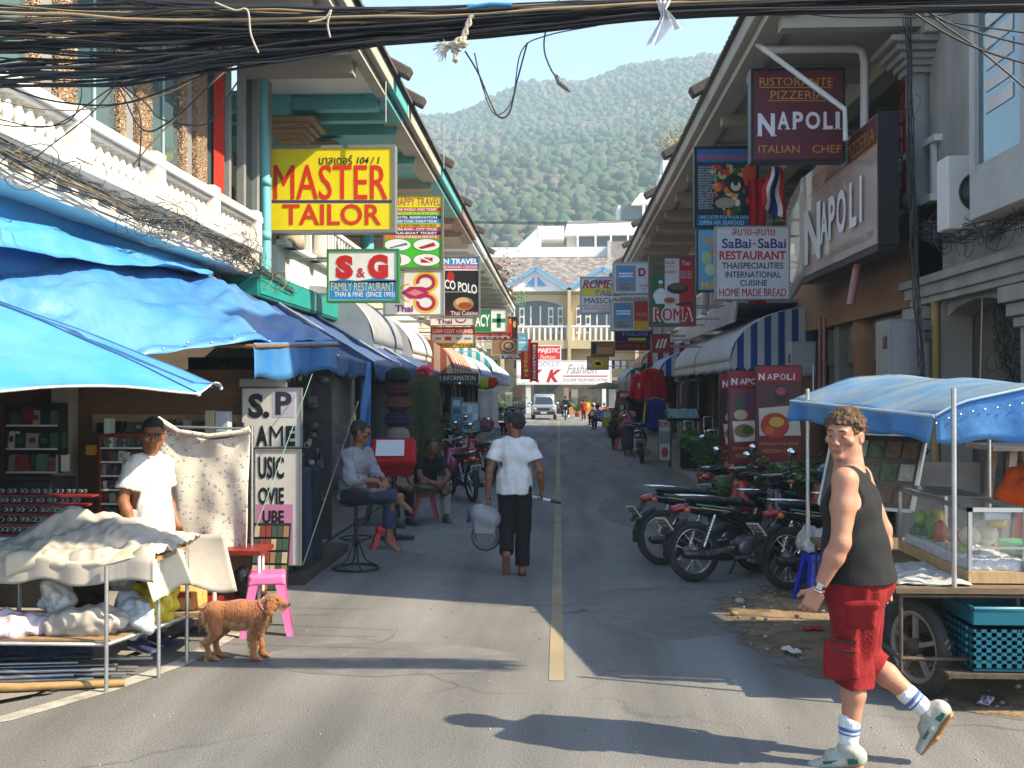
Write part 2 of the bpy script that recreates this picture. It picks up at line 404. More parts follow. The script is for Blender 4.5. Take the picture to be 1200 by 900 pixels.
# ================================================================ THE SETTING: ground, road, hill
def sheet(name,fn,nu,nv,mat,kind='structure',sm=True,**k):
 b=MB();b.grid(fn,nu,nv,0,sm);return b.build(name,mat,kind=kind,**k)
def asphalt():
 m=M('asphalt',(.255,.25,.235),.88,var=.0,vs=.55,col2=(.20,.198,.192),bump=.6,bs=160,big=.32)
 t=m.node_tree;n=t.nodes;L=t.links;b=n['Principled BSDF']
 src=b.inputs['Base Color'].links[0].from_socket;tc=[x for x in n if x.type=='TEX_COORD'][0]
 wn=n.new('ShaderNodeTexNoise');wn.inputs['Scale'].default_value=1.3;wn.inputs['Detail'].default_value=5;L.new(tc.outputs['Object'],wn.inputs[0])
 ad=n.new('ShaderNodeMix');ad.data_type='RGBA';ad.blend_type='ADD';ad.inputs[0].default_value=.9
 L.new(tc.outputs['Object'],ad.inputs[6]);L.new(wn.outputs['Color'],ad.inputs[7])
 vo=n.new('ShaderNodeTexVoronoi');vo.feature='DISTANCE_TO_EDGE';vo.inputs['Scale'].default_value=.42;L.new(ad.outputs[2],vo.inputs[0])
 cr=n.new('ShaderNodeMapRange');cr.inputs[1].default_value=.0;cr.inputs[2].default_value=.012;cr.inputs[3].default_value=.55;cr.inputs[4].default_value=1
 L.new(vo.outputs['Distance'],cr.inputs[0])
 ms=n.new('ShaderNodeTexNoise');ms.inputs['Scale'].default_value=.5;L.new(tc.outputs['Object'],ms.inputs[0])
 mr=n.new('ShaderNodeMapRange');mr.inputs[1].default_value=.45;mr.inputs[2].default_value=.6;L.new(ms.outputs[0],mr.inputs[0])
 mxa=n.new('ShaderNodeMix');mxa.data_type='FLOAT';L.new(mr.outputs[0],mxa.inputs[0]);mxa.inputs[2].default_value=1.;L.new(cr.outputs[0],mxa.inputs[3])
 ag=n.new('ShaderNodeTexNoise');ag.inputs['Scale'].default_value=90;ag.inputs['Detail'].default_value=2;L.new(tc.outputs['Object'],ag.inputs[0])
 ar=n.new('ShaderNodeMapRange');ar.inputs[1].default_value=.3;ar.inputs[2].default_value=.7;ar.inputs[3].default_value=.62;ar.inputs[4].default_value=1.38;L.new(ag.outputs[0],ar.inputs[0])
 mp=n.new('ShaderNodeMapping');mp.inputs['Scale'].default_value=(1.6,.16,1);L.new(tc.outputs['Object'],mp.inputs[0])
 st=n.new('ShaderNodeTexNoise');st.inputs['Scale'].default_value=1.2;st.inputs['Detail'].default_value=6;L.new(mp.outputs[0],st.inputs[0])
 sr=n.new('ShaderNodeMapRange');sr.inputs[1].default_value=.35;sr.inputs[2].default_value=.7;sr.inputs[3].default_value=.72;sr.inputs[4].default_value=1.24;L.new(st.outputs[0],sr.inputs[0])
 def mul(a,bb):
  x=n.new('ShaderNodeMix');x.data_type='RGBA';x.blend_type='MULTIPLY';x.inputs[0].default_value=1;L.new(a,x.inputs[6]);L.new(bb,x.inputs[7]);return x.outputs[2]
 o=mul(mul(mul(src,mxa.outputs[0]),ar.outputs[0]),sr.outputs[0]);L.new(o,b.inputs['Base Color'])
 return m
asph=asphalt()
ground_m=M('dusty_ground',(.23,.19,.14),.95,col2=(.16,.13,.10),vs=1.5,bump=.5,bs=50,big=.2)
concrete=M('worn_concrete',(.34,.32,.28),.9,col2=(.22,.21,.18),vs=1.8,bump=.35,bs=60,big=.25)
MB().quad((-1500,-600,-.03),(1500,-600,-.03),(1500,2400,-.03),(-1500,2400,-.03)).build('ground',ground_m,kind='structure')
MB().poly([(-60,-30,0),(60,-30,0),(60,5.6,0),(4.0,5.7,0),(3.3,6.2,0),(2.9,7.2,0),(2.75,9.5,0),(2.75,74,0),(3.5,80,0),(40,82,0),(40,87.2,0),(-40,87.2,0),(-40,80,0),(-3.6,80,0),(-2.9,74,0),(-2.9,8.5,0),(-3.2,6.6,0),(-4.6,5.2,0),(-60,5,0)]).build('road',asph,kind='structure')
ypaint=M('worn_yellow_paint',(.34,.265,.14),.8,col2=(.25,.235,.20),vs=9,bump=.3,bs=120,m2=.42,big=.25)
wpaint=M('worn_white_paint',(.55,.53,.46),.8,col2=(.25,.24,.21),vs=7,bump=.3,bs=120,m2=.45,big=.2)
b=MB()
y=7.05
while y<74:
 y2=y+2.5;b.quad((-.068+.006*N3(y,0,0),y,.004),(.032,y,.004),(.032,y2,.004),(-.068+.006*N3(y2,0,0),y2,.004));y=y2
b.build('centre_line',ypaint,kind='structure')
b=MB();pts=[(-6.5,4.4),(-4.3,5.25),(-3.3,6.1),(-2.95,6.75),(-2.72,7.4),(-2.62,8.3),(-2.6,9.4)]
for p,q in zip(pts,pts[1:]):b.quad((p[0],p[1],.004),(p[0]+.13,p[1]-.03,.004),(q[0]+.13,q[1]-.03,.004),(q[0],q[1],.004))
b.build('edge_line',wpaint,kind='structure')
b=MB()
for p,q,w_ in(((-1.9,31),(-.6,31.1),.12),):b.quad((p[0],p[1],.004),(q[0],q[1],.004),(q[0],q[1]+w_,.004),(p[0],p[1]+w_,.004))
b.build('scuffed_line',M('faded_line_paint',(.29,.28,.255),.85,col2=(.22,.215,.205),vs=9,bump=.2,m2=.5),kind='structure')
rgp=random.Random(31)
for i,(cx,cy,rx_,ry_,k)in enumerate(((-1.2,7.6,.9,.5,0),(1.0,9.4,.8,1.1,0),(-1.4,14.0,.6,1.6,1),(1.3,17.0,.7,2.2,0),(-.9,24,.8,3,0),(1.2,30,.8,4,1))):
 MB().poly([(cx+rx_*(1+.25*mn.noise(V((math.cos(a_*.26)*2,math.sin(a_*.26)*2,i))))*math.cos(a_*.26),cy+ry_*(1+.25*mn.noise(V((math.cos(a_*.26)*2,math.sin(a_*.26)*2,i+9))))*math.sin(a_*.26),.002+.0003*i)for a_ in range(24)]).build('road_patch',M(['asphalt_patch_dark','asphalt_patch_pale'][k],[(.215,.21,.20),(.268,.26,.24)][k],.9,var=.3,vs=5,bump=.6,bs=150,big=.25),kind='structure')
MB().poly([(-2.95,8.5,.006),(-2.95,74,.006),(-4.75,74,.006),(-7,74,.006),(-7,5.0,.006),(-4.7,5.15,.006),(-3.3,6.6,.006)]).build('left_pavement',concrete,kind='structure')
b=MB();b.box((2.72,13.6,-.02),(2.86,74,.12));b.box((2.86,13.6,-.02),(6.2,74,.112));b.build('right_pavement',concrete,kind='structure')
def dirt_fn(u,v):
 a=u*2*math.pi;base=(4.6+3.35*math.cos(a),8.7+3.1*math.sin(a)*(1 if math.sin(a)>0 else .93))
 r=1+.06*mn.noise(V((math.cos(a)*2.2,math.sin(a)*2.2,0)))+.05*mn.noise(V((math.cos(a)*7,math.sin(a)*7,3)))
 x=4.6+(base[0]-4.6)*r*v;y=8.7+(base[1]-8.7)*r*v
 z=.005+(1-v)*.035+.03*max(0,mn.noise(V((x*2.2,y*2.2,1))))*min(1,(1-v)*6)+.012*mn.noise(V((x*9,y*9,1)))*min(1,(1-v)*6)
 return(x,y,max(z,.005))
sheet('dirt_verge',dirt_fn,150,70,M('dry_dirt',(.36,.25,.14),.97,col2=(.18,.125,.07),vs=2.6,bump=.8,bs=35,big=.3))
_dm=MATS['dry_dirt'];_t=_dm.node_tree;_n=_t.nodes;_b=_n['Principled BSDF'];_tx=[x for x in _n if x.type=='TEX_COORD'][0]
_mp=_n.new('ShaderNodeMapping');_mp.inputs['Location'].default_value=(-4.6/3.35,-8.7/3.1,0);_mp.inputs['Scale'].default_value=(1/3.35,1/3.1,0);_t.links.new(_tx.outputs['Object'],_mp.inputs[0])
_ln=_n.new('ShaderNodeVectorMath');_ln.operation='LENGTH';_t.links.new(_mp.outputs[0],_ln.inputs[0])
_nz=_n.new('ShaderNodeTexNoise');_nz.inputs['Scale'].default_value=5;_nz.inputs['Detail'].default_value=8;_t.links.new(_tx.outputs['Object'],_nz.inputs[0])
_ad=_n.new('ShaderNodeMath');_ad.operation='MULTIPLY_ADD';_t.links.new(_nz.outputs[0],_ad.inputs[0]);_ad.inputs[1].default_value=.62;_t.links.new(_ln.outputs['Value'],_ad.inputs[2])
_mr=_n.new('ShaderNodeMapRange');_mr.inputs[1].default_value=1.16;_mr.inputs[2].default_value=1.33;_mr.inputs[3].default_value=1;_mr.inputs[4].default_value=0;_t.links.new(_ad.outputs[0],_mr.inputs[0]);_t.links.new(_mr.outputs[0],_b.inputs['Alpha'])
b=MB()
for i in range(650):
 a=rnd.uniform(0,6.28);r=math.sqrt(rnd.random())*.99;x=4.6+3.3*math.cos(a)*r;y=8.7+3.0*math.sin(a)*r
 s_=rnd.uniform(.006,.028)*(1 if rnd.random()<.9 else 1.8)
 b.ball((x,y,.03),(s_,s_*rnd.uniform(.6,1),s_*.6),5,rnd.randrange(2))
for i in range(260):
 x=rnd.uniform(-2.9,2.6);y=rnd.choice((rnd.uniform(4,9),rnd.uniform(4,16)));s_=rnd.uniform(.003,.009);b.ball((x,y,s_*.3),(s_,s_,s_*.6),4,rnd.randrange(2))
b.build('gravel',[M('pebble_grey',(.33,.31,.28),.9),M('pebble_brown',(.22,.16,.11),.9)],kind='stuff')
tag(_l:=MB().poly([(-3.95+.02*rnd.random()*0+.27*math.cos(t*.3),5.9+.27*math.sin(t*.3),.012)for t in range(21)]).build('manhole_cover',M('cast_iron',(.09,.085,.08),.7,var=.3,bump=.6,bs=25)),'round dark iron manhole cover in the pavement by the left stall','manhole cover')
# ---------------------------------------------------------------- wooded hill behind the street
def hill_h(x,y):
 prof=min(max((y-150)/620,0),1);ridge=160+.15*(x)+6*mn.noise(V((x*.006,1.3,0)))
 ridge=max(ridge,30)
 h=ridge*(prof**1.05)*1.36
 h+=prof*(1-.6*prof)*(34*mn.noise(V((x*.007,y*.007,.5)))+16*mn.noise(V((x*.022,y*.022,2))))
 if y>770:h-=(y-770)*.35
 return max(h-1,-1)
hillm=M('hill_soil_and_scrub',(.10,.11,.06),.95,col2=(.05,.08,.035),vs=.03,bump=0)
sheet('hill',lambda u,v:(-620+1240*u,140+900*v,hill_h(-620+1240*u,140+900*v)),110,90,hillm)
ico=None
def ico_data():
 import bmesh
 bm=bmesh.new();bmesh.ops.create_icosphere(bm,subdivisions=2,radius=1);vs=np.array([tuple(v.co)for v in bm.verts]);fs=np.array([[v.index for v in f.verts]for f in bm.faces]);bm.free();return vs,fs
iv,if_=ico_data()
def forest(name,pts,cols,rr=(1.3,2.7)):
 AV=[];AF=[];MI=[];b0=0;rg=np.random.RandomState(3)
 varnt=[(iv+rg.uniform(-.24,.24,iv.shape))*(1+.30*np.array([mn.noise(V((p[0]*1.6+k*9,p[1]*1.6,p[2]*1.6)))+.7*mn.noise(V((p[0]*4+k*9,p[1]*4,p[2]*4)))for p in iv]))[:,None]for k in range(12)]
 for i,(x,y,z)in enumerate(pts):
  r=rg.uniform(*rr);v=varnt[rg.randint(12)]*np.array([r,r,r*rg.uniform(.75,1.25)]);a=rg.uniform(0,6.28);c,s_=math.cos(a),math.sin(a)
  v=np.stack([v[:,0]*c-v[:,1]*s_,v[:,0]*s_+v[:,1]*c,v[:,2]],1)+np.array([x,y,z+r*.6]);AV.append(v);AF.append(if_+b0);b0+=len(v)
  f=mn.noise(V((x*.012,y*.018,z*.02)));k=4 if(f>.16 and rg.rand()<.72)else rg.randint(4);MI.append(np.full(len(if_),k))
 return mesh_obj(name,np.concatenate(AV),np.concatenate(AF).tolist(),cols,mi=np.concatenate(MI),sm=True,label='hazy green forest covering the hillside behind the street',cat='forest',kind='stuff')
def leafy(name,c,bs=.9):return M(name,c,.9,var=.25,vs=.35,bump=.5,bs=bs)
pts=[];rg=random.Random(5)
yy=160.
while yy<800:
 step=3.7+yy*.0014;hw=yy*.30+25;xx=-hw-10
 while xx<hw*.9:
  x=xx+rg.uniform(-3,3);y=yy+rg.uniform(-3,3);pts.append((x,y,hill_h(x,y)-1));xx+=step
 yy+=step
forest('forest',pts,[leafy('far_leaves_dark',(.04,.075,.036)),leafy('far_leaves_mid',(.045,.092,.038)),leafy('far_leaves_green',(.058,.10,.042)),leafy('far_leaves_olive',(.08,.10,.045)),leafy('far_leaves_dry',(.11,.105,.07))])
# ================================================================ BUILDINGS
stucco=M('white_stucco',(.78,.76,.71),.8,var=.08,vs=1.5,bump=.25,bs=30,big=.14)
dirty=M('stained_white_stucco',(.50,.49,.46),.85,col2=(.33,.32,.30),vs=1.6,bump=.3,bs=26,big=.35,stretch=(1,1,.45))
cream=M('cream_render',(.50,.46,.38),.8,var=.15,vs=1.4,bump=.2,big=.15)
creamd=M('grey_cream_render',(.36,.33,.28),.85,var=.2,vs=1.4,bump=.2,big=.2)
teal=M('teal_paint',(.10,.42,.42),.6,var=.2,vs=2,bump=.1)
tealpipe=M('light_blue_pipe',(.16,.50,.58),.45,var=.15,vs=3,bump=.05)
brownr=M('brown_render',(.30,.22,.17),.8,var=.2,vs=2,bump=.2)
darkglass=M('window_glass',(.03,.045,.05),.06,var=.1,bump=.02,bs=2,spec=.9)
blueglass=M('blue_window_glass',(.16,.25,.28),.04,.55,var=.2,vs=1.5,bump=.03,bs=2,spec=.9)
greyframe=M('grey_window_frame',(.30,.31,.31),.5,.2,var=.15,bump=0)
rooft=M('dark_roof_tile',(.13,.10,.085),.85,col2=(.07,.06,.055),vs=6,bump=.4,bs=40)
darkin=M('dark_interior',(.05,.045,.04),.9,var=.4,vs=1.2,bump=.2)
carved=None
def carved_mat():
 m=M('carved_sandstone',(.55,.40,.26),.85,col2=(.40,.26,.16),vs=7,bump=0)
 t=m.node_tree;n=t.nodes;L=t.links;b=n['Principled BSDF'];tc=[x for x in n if x.type=='TEX_COORD'][0]
 vo=n.new('ShaderNodeTexVoronoi');vo.inputs['Scale'].default_value=16;vo.feature='DISTANCE_TO_EDGE'
 nz=n.new('ShaderNodeTexNoise');nz.inputs['Scale'].default_value=9;ad=n.new('ShaderNodeMix');ad.data_type='RGBA';ad.blend_type='ADD';ad.inputs[0].default_value=.25
 L.new(tc.outputs['Object'],nz.inputs[0]);L.new(tc.outputs['Object'],ad.inputs[6]);L.new(nz.outputs['Color'],ad.inputs[7]);L.new(ad.outputs[2],vo.inputs[0])
 bp=n.new('ShaderNodeBump');bp.inputs['Strength'].default_value=1;bp.inputs['Distance'].default_value=.06
 mr=n.new('ShaderNodeMapRange');mr.inputs[2].default_value=.25;L.new(vo.outputs[0],mr.inputs[0]);L.new(mr.outputs[0],bp.inputs['Height']);L.new(bp.outputs[0],b.inputs['Normal'])
 return m
carved=carved_mat()
# ---- left near building: long glazed upper floor behind a white balustrade
t=thing('shop_building','white building with tall glazed upper floor and carved stone pilasters behind a balustrade, left foreground','building',(-4.4,12,0))
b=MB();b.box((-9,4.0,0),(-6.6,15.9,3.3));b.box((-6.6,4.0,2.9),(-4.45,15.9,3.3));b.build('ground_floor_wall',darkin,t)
b=MB();b.box((-9,4,3.32),(-4.42,15.9,3.98));b.box((-9,4,9.2),(-4.3,15.9,9.5));b.box((-9,4,3.98),(-5.3,15.9,9.2));b.build('wall',stucco,t)
b=MB();b.box((-4.42,4.6,3.42),(-3.98,13.9,3.52));b.box((-4.42,4.6,3.72),(-3.9,13.9,3.80));b.box((-4.42,4.6,3.52),(-4.25,13.9,3.72));b.build('cornice',stucco,t,bevel=.012)
b0=MB();b0.box((-.085,-.06,-.17),(.085,.06,-.02));b0.box((-.12,-.075,-.02),(.12,.075,.05));corb=None
for i in range(23):
 y=4.9+i*.385
 if corb is None:corb=b0.build('corbel',stucco,t,local=True);corb.location=V((-4.13,y,3.66))-t.location
 else:part('corbel',corb,t,V((-4.13,y,3.66))-t.location)
b=MB()
for y0 in(4.6,):b.box((-4.12,4.6,4.10),(-3.88,13.85,4.19));b.box((-4.08,4.6,4.065),(-3.92,13.85,4.10));b.box((-4.10,4.6,3.80),(-3.90,13.85,3.845))
b.build('hand_rail',stucco,t,bevel=.012)
bal=None;post=None
for k in range(6):
 y0=5.15+k*1.71
 if post is None:post=MB().box((-.11,-.12,0),(.11,.12,.44)).build('post',stucco,t,bevel=.01,local=True);post.location=V((-4.0,y0,3.8))-t.location
 else:part('post',post,t,V((-4.0,y0,3.8))-t.location)
 if k==5:break
 for j in range(9):
  y=y0+.20+j*.163
  if bal is None:
   bal=MB().lathe([(.045,0),(.045,.02),(.028,.035),(.05,.08),(.055,.11),(.03,.17),(.022,.20),(.035,.215),(.045,.225)],n=8).build('baluster',stucco,t,local=True);bal.location=V((-4.0,y,3.842))-t.location
  else:part('baluster',bal,t,V((-4.0,y,3.842))-t.location)
pil=None
for k in range(4):
 y=7.35+k*1.78
 for(dy,w_,x1,m_,nm)in((0,.36,-4.36,carved,'pilaster'),(-.24,.22,-4.42,greyframe,'mullion'),(-.42,.16,-4.39,carved,'pilaster')):
  MB().box((-4.9,y+dy,3.98),(x1,y+dy+w_,9.2)).build(nm,m_,t,bevel=.01)
 MB().box((-4.46,y+.37,4.05),(-4.45,y+1.355,9.2)).build('pane',blueglass,t)
 MB().box((-4.445,y+.84,4.0),(-4.43,y+.89,9.2)).build('mullion',M('pale_blue_frame',(.32,.45,.48),.5,var=.1,bump=0),t)
b=MB();b.box((-4.46,14.05,3.98),(-4.4,14.15,9.2));b.box((-4.45,14.55,3.98),(-4.35,14.65,9.2));b.box((-4.45,15.2,3.98),(-4.35,15.32,9.2));b.box((-4.6,15.6,3.3),(-4.33,15.9,9.2));b.build('mullion',greyframe,t)
MB().box((-4.45,14.65,4.0),(-4.43,15.2,9.2)).build('pane',darkglass,t)
b=MB();b.grid(lambda u,v:(-4.41+.015*math.sin(u*30),13.45+u*.42,4.05+v*2.3),24,2);b.build('curtain',cloth('c02814'),t)
t=thing('drain_pipe','light blue plastic drain pipe running down the wall beside the tailor sign','pipe',(-4.25,15.6,0))
p0=P(311,320,15.6);b=MB();b.tube([(p0.x,15.6,3.0),(p0.x,15.6,4.6),P(308,90,15.6)],.075,10);b.build('pipe',tealpipe,t)
b=MB();z=P(310,66,15.2).z;b.tube([P(255,66,15.2),P(330,65,15.2),P(398,64,15.2),P(403,60,15.2),P(405,52,15.2),P(405,30,15.2)],.075,10);b.build('elbow_pipe',tealpipe,t)
b=MB();b.lathe([(.088,-.06),(.088,.06)],(p0.x,15.6,5.0),10);b.lathe([(.088,-.06),(.088,.06)],(p0.x,15.6,4.2),10);b.build('collar',tealpipe,t)
# ---- row houses, both sides: deep eaves on columns, terrace behind, shop below
corr_prof=lambda u:.03*abs(math.sin(u))
def row_house(side,y0,y1,label,soff,fas,wallm,eave_z=6.5,eave_x=2.5,wx=4.4,capm=None,colm=None,near_gable=False,winm=None):
 s=side;t=thing('row_house',label,'building',(s*wx,(y0+y1)/2,0),'row houses with deep eaves along the %s side'%('left' if s<0 else 'right'))
 g=.01;a,c=y0+g,y1-g
 ex=s*eave_x
 b=MB();b.box((s*(eave_x+.28),a,eave_z+.05),(s*7.2,c,eave_z+.12));b.build('soffit',soff,t)
 b=MB()
 for yb in(a+.12,(a+c)/2):b.box((s*(eave_x+.3),yb,eave_z-.16),(s*6.6,yb+.22,eave_z+.045))
 b.box((s*(wx-.2),a,eave_z-.26),(s*(wx+.1),c,eave_z+.045));b.build('beam',soff,t)
 MB().box((s*(eave_x+.14),a,eave_z-.02),(s*(eave_x+.3),c,eave_z+.30)).build('fascia',fas,t)
 MB().box((s*(eave_x+.03),a,eave_z+.10),(s*(eave_x+.14),c,eave_z+.34)).build('gutter',fas,t,bevel=.02)
 MB().box((s*(eave_x+.3),a,eave_z-.02),(s*(eave_x+.46),c,eave_z+.05)).build('moulding',fas,t)
 b=MB();n=int((c-a)/.055)
 b.grid(lambda u,v:(s*(eave_x-.04+v*4.6),a+(c-a)*u,eave_z+.36+v*2.5+.028*abs(math.sin(math.pi*(a+(c-a)*u)/.22))+.02*(v*18%1)),n,18)
 b.grid(lambda u,v:(s*(eave_x-.04),a+(c-a)*u,eave_z+.33+v*(.03+.028*abs(math.sin(math.pi*(a+(c-a)*u)/.22)))),n,1,sm=False)
 b.build('roof',rooft,t)
 b=MB()
 for k in range(9):b.obox((s*(eave_x+.02+k*.5),a+.13,eave_z+.50+k*.272),(.56,.26,.17),(0,-s*math.atan(.545),0))
 b.build('ridge_tile',rooft,t,bevel=.03)
 up=s*6.4
 MB().box((up,a,4.2),(s*7.2,c,eave_z+.05)).build('wall',wallm,t)
 for k in range(2):
  yy0=a+.7+k*2.1
  MB().box((up-s*.06,yy0,4.6),(up-s*.002,yy0+1.3,5.9)).build('window',winm or darkglass,t)
  b=MB()
  for q in(0,.63,1.24):b.box((up-s*.09,yy0+q,4.55),(up-s*.06,yy0+q+.07,5.95))
  b.box((up-s*.10,yy0-.02,5.87),(up-s*.06,yy0+1.33,5.95));b.box((up-s*.10,yy0-.02,4.5),(up-s*.06,yy0+1.33,4.58));b.build('window_frame',white,t)
 MB().box((s*wx,a,3.25),(s*7.2,c,4.2)).build('floor_slab',wallm,t)
 b=MB();b.box((s*(wx-.14),a,4.2),(s*(wx+.02),c,4.28));b.box((s*(wx-.1),a,4.92),(s*(wx+.02),c,5.0))
 for k in range(16):b.box((s*(wx-.07),a+.15+k*.3,4.28),(s*(wx-.01),a+.23+k*.3,4.92))
 b.build('railing',white if wallm is not cream else cream,t)
 cm=colm or dirty;km=capm or cm;cy=a+.55
 MB().lathe([(.19,4.2),(.19,4.35),(.15,4.4),(.15,5.85)],(s*(wx-.1),cy,0),16).build('column',cm,t)
 b=MB()
 for k,(h0,hw)in enumerate(((5.85,.19),(5.93,.24),(6.0,.30),(6.08,.37),(6.16,.46))):b.box((s*(wx-.1)-hw,cy-hw,h0),(s*(wx-.1)+hw,cy+hw,h0+.078 if k<4 else 6.235))
 b.build('capital',km,t,bevel=.012)
 MB().box((s*wx,a,0.0),(s*(wx+.35),a+.3,3.25)).build('pier',wallm,t)
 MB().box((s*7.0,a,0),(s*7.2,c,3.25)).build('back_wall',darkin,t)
 MB().box((s*(wx+.35),a+.1,0),(s*7.0,a+.2,3.25)).build('side_wall',M('shop_wall',(.28,.24,.19),.9,var=.25),t)
 MB().box((s*(wx+.36),a+.2,0.02),(s*7.0,c,.13)).build('floor',concrete,t)
 return t
fasL=[cream,cream,teal,brownr,white,cream,cream,creamd,cream,white]
sofL=[white,teal,cream,cream,white,cream,cream,cream,cream,cream]
desc=['cream row house with white soffit nearest on the left, its roof edge above the tailor sign','row house with teal soffit and brown stepped column capital behind the tailor sign','row house with teal painted fascia left of the street','row house with brown fascia beside the travel agency sign','white-trimmed row house beyond the travel agency signs','cream row house beside the black restaurant sign','cream row house above the pharmacy sign','grey-cream row house behind the pharmacy sign','cream row house near the far left end of the street','last white row house on the left before the junction']
for i in range(10):
 y0=13.2+5*i if i else 13.2
 row_house(-1,y0 if i else 13.2,18.2+5*i,desc[i],sofL[i],fasL[i],[stucco,stucco,cream,stucco,cream][i%5],eave_x=2.55,capm=[teal,M('carved_brown_capital',(.42,.27,.15),.8,var=.3,vs=8,bump=.3),teal,None,None][i%5],colm=[teal,dirty,teal,dirty,dirty][i%5])if i else None
row_house(-1,16.5,18.2,'one-bay cream row house with teal soffit nearest on the left',teal,teal,stucco,eave_x=2.55,capm=M('carved_brown_capital'),colm=M('pinkish_column',(.45,.36,.30),.8,var=.2))
t=thing('roof_eave','white underside and stepped gutter of the eave over the glazed building, top left','eave',(-4,12,6.5))
MB().box((-4.5,9.0,6.55),(-2.83,16.5,6.62)).build('soffit',white,t);MB().box((-2.85,9.0,6.48),(-2.69,16.5,6.8)).build('fascia',cream,t);MB().box((-2.69,9.0,6.6),(-2.58,16.5,6.84)).build('gutter',cream,t,bevel=.02)
b=MB();b.grid(lambda u,v:(-2.51-v*2,9+7.5*u,6.86+v*1.1+.028*abs(math.sin(math.pi*6.9*u/.22))),120,6);b.grid(lambda u,v:(-2.51,9+7.5*u,6.83+v*(.03+.028*abs(math.sin(math.pi*6.9*u/.22)))),120,1);b.build('roof',rooft,t)
b=MB();b.box((-4.4,12.2,6.3),(-2.85,12.45,6.545));b.box((-4.4,14.6,6.3),(-2.85,14.85,6.545));b.build('beam',creamd,t)
descR=['cream row house with white column and capital above the maroon restaurant sign','row house with wide cream eave behind the blue food poster sign','row house over the striped awning on the right','row house with small white roof ornament, right side','row house behind the green, white and red pizzeria sign','cream row house right of the street beyond the card signs','cream row house above the hanging red jackets','grey row house near the far right end','cream row house second from the far right end','last cream row house on the right before the junction']
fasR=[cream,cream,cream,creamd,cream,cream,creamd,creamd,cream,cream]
for i in range(9):
 y0=13.0+4.75*i
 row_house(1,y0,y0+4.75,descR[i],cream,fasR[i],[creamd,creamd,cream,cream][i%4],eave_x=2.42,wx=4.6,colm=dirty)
# ---- right: orange restaurant front on the ground floor
orange=M('orange_render',(.42,.21,.10),.8,col2=(.30,.15,.08),vs=2,bump=.25,bs=30,big=.2)
t=thing('restaurant_building','orange rendered restaurant front with round columns under the long maroon fascia sign','building',(4.5,16.5,0))
b=MB();b.box((4.48,13.9,2.98),(4.598,20.4,4.5));b.build('lintel',orange,t)
for y in(13.95,16.3,19.9):MB().lathe([(.27,.1),(.27,2.6),(.30,2.66),(.30,2.72),(.27,2.98)],(4.78,y+.27,0),18).build('column',orange,t)
b=MB();b.box((5.0,14.4,.1),(5.1,20.4,2.5));b.build('glass_front',darkglass,t)
for y in(14.6,17.0):
 b=MB()
 for k in range(22):b.box((4.72,y+k*.09,2.35),(4.76,y+k*.09+.091,2.97))if k%2 else b.box((4.73,y+k*.09,2.35),(4.75,y+k*.09+.09,2.97))
 b.build('roller_shutter',M('dull_metal',(.28,.27,.25),.5,.6,var=.2),t)
MB().box((4.9,17.1,.1),(4.95,19.6,2.35)).build('blind',M('olive_blind',(.20,.18,.08),.8),t)
# ---- right near white building: arch, pillars, window bay, lean-to towards the corner
t=thing('corner_building','stained white corner building with an arched opening and a projecting window bay, right edge','building',(4.6,11,0))
b=MB();b.box((4.6,12.6,3.2),(5.2,13.9,9.6));b.box((4.6,8.2,3.2),(5.2,12.6,9.6));b.build('wall',dirty,t)
b=MB();b.box((4.46,8.2,3.06),(4.598,14.0,3.2));b.box((4.40,8.2,3.2),(4.598,14.05,3.3));b.box((4.5,8.2,2.98),(4.598,13.9,3.06));b.build('cornice',dirty,t,bevel=.01)
for y in(10.55,13.55):
 MB().box((4.62,y,0),(5.0,y+.36,3.2)).build('pillar',dirty,t,bevel=.015)
 b=MB()
 for k,(z,e)in enumerate(((2.55,.05),(2.66,.10),(2.80,.16))):b.box((4.62-e,y-e,z),(5.0+e,y+.36+e,z+.10+.03*k))
 b.build('capital',dirty,t,bevel=.01)
b=MB();n=14;cy,rr=12.1,1.35
arch=[(cy+rr*math.cos(math.pi*i/n),2.42+.52*math.sin(math.pi*i/n))for i in range(n+1)]
for p,q in zip(arch,arch[1:]):b.add([(4.66,p[0],p[1]),(4.66,q[0],q[1]),(4.66,q[0],3.2),(4.66,p[0],3.2),(4.96,p[0],p[1]),(4.96,q[0],q[1]),(4.96,q[0],3.2),(4.96,p[0],3.2)],[(0,1,2,3),(7,6,5,4),(0,4,5,1)])
b.build('arch',dirty,t)
b=MB();
for k in range(26):b.box((5.35,9.2,.1+k*.11),(5.38,13.5,.1+k*.11+.095))
b.build('roller_shutter',M('grey_shutter',(.20,.20,.19),.55,.4,var=.25,vs=2),t)
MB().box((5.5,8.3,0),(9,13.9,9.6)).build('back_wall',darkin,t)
yb0,yb1,xb=8.25,10.45,3.95
MB().box((xb,yb0,3.55),(4.6,yb1,3.98)).build('bay_sill',M('pale_bay_paint',(.50,.51,.50),.7,var=.15,big=.2),t,bevel=.01);MB().box((xb,yb0,6.3),(4.6,yb1,7.2)).build('bay_lintel',M('pale_bay_paint'),t,bevel=.01)
b=MB()
for y in(yb0,yb0+.95,yb1-.12):b.box((xb,y,3.98),(xb+.1,y+.12,6.3))
b.box((xb+.1,yb1-.08,3.98),(4.6,yb1,6.3));b.box((xb+.02,yb0,3.98),(xb+.08,yb1,4.05));b.build('bay_frame',M('pale_bay_paint'),t)
MB().box((xb+.045,yb0+.1,4.0),(xb+.055,yb1-.1,6.3)).build('pane',blueglass,t)
for k in range(9):
 (MB().box((xb+.035,yb0+1.3,4.5+k*.2),(xb+.043,yb1-.3,4.63+k*.2))).build('louvre',M('louvre_white',(.62,.63,.62),.5),t)
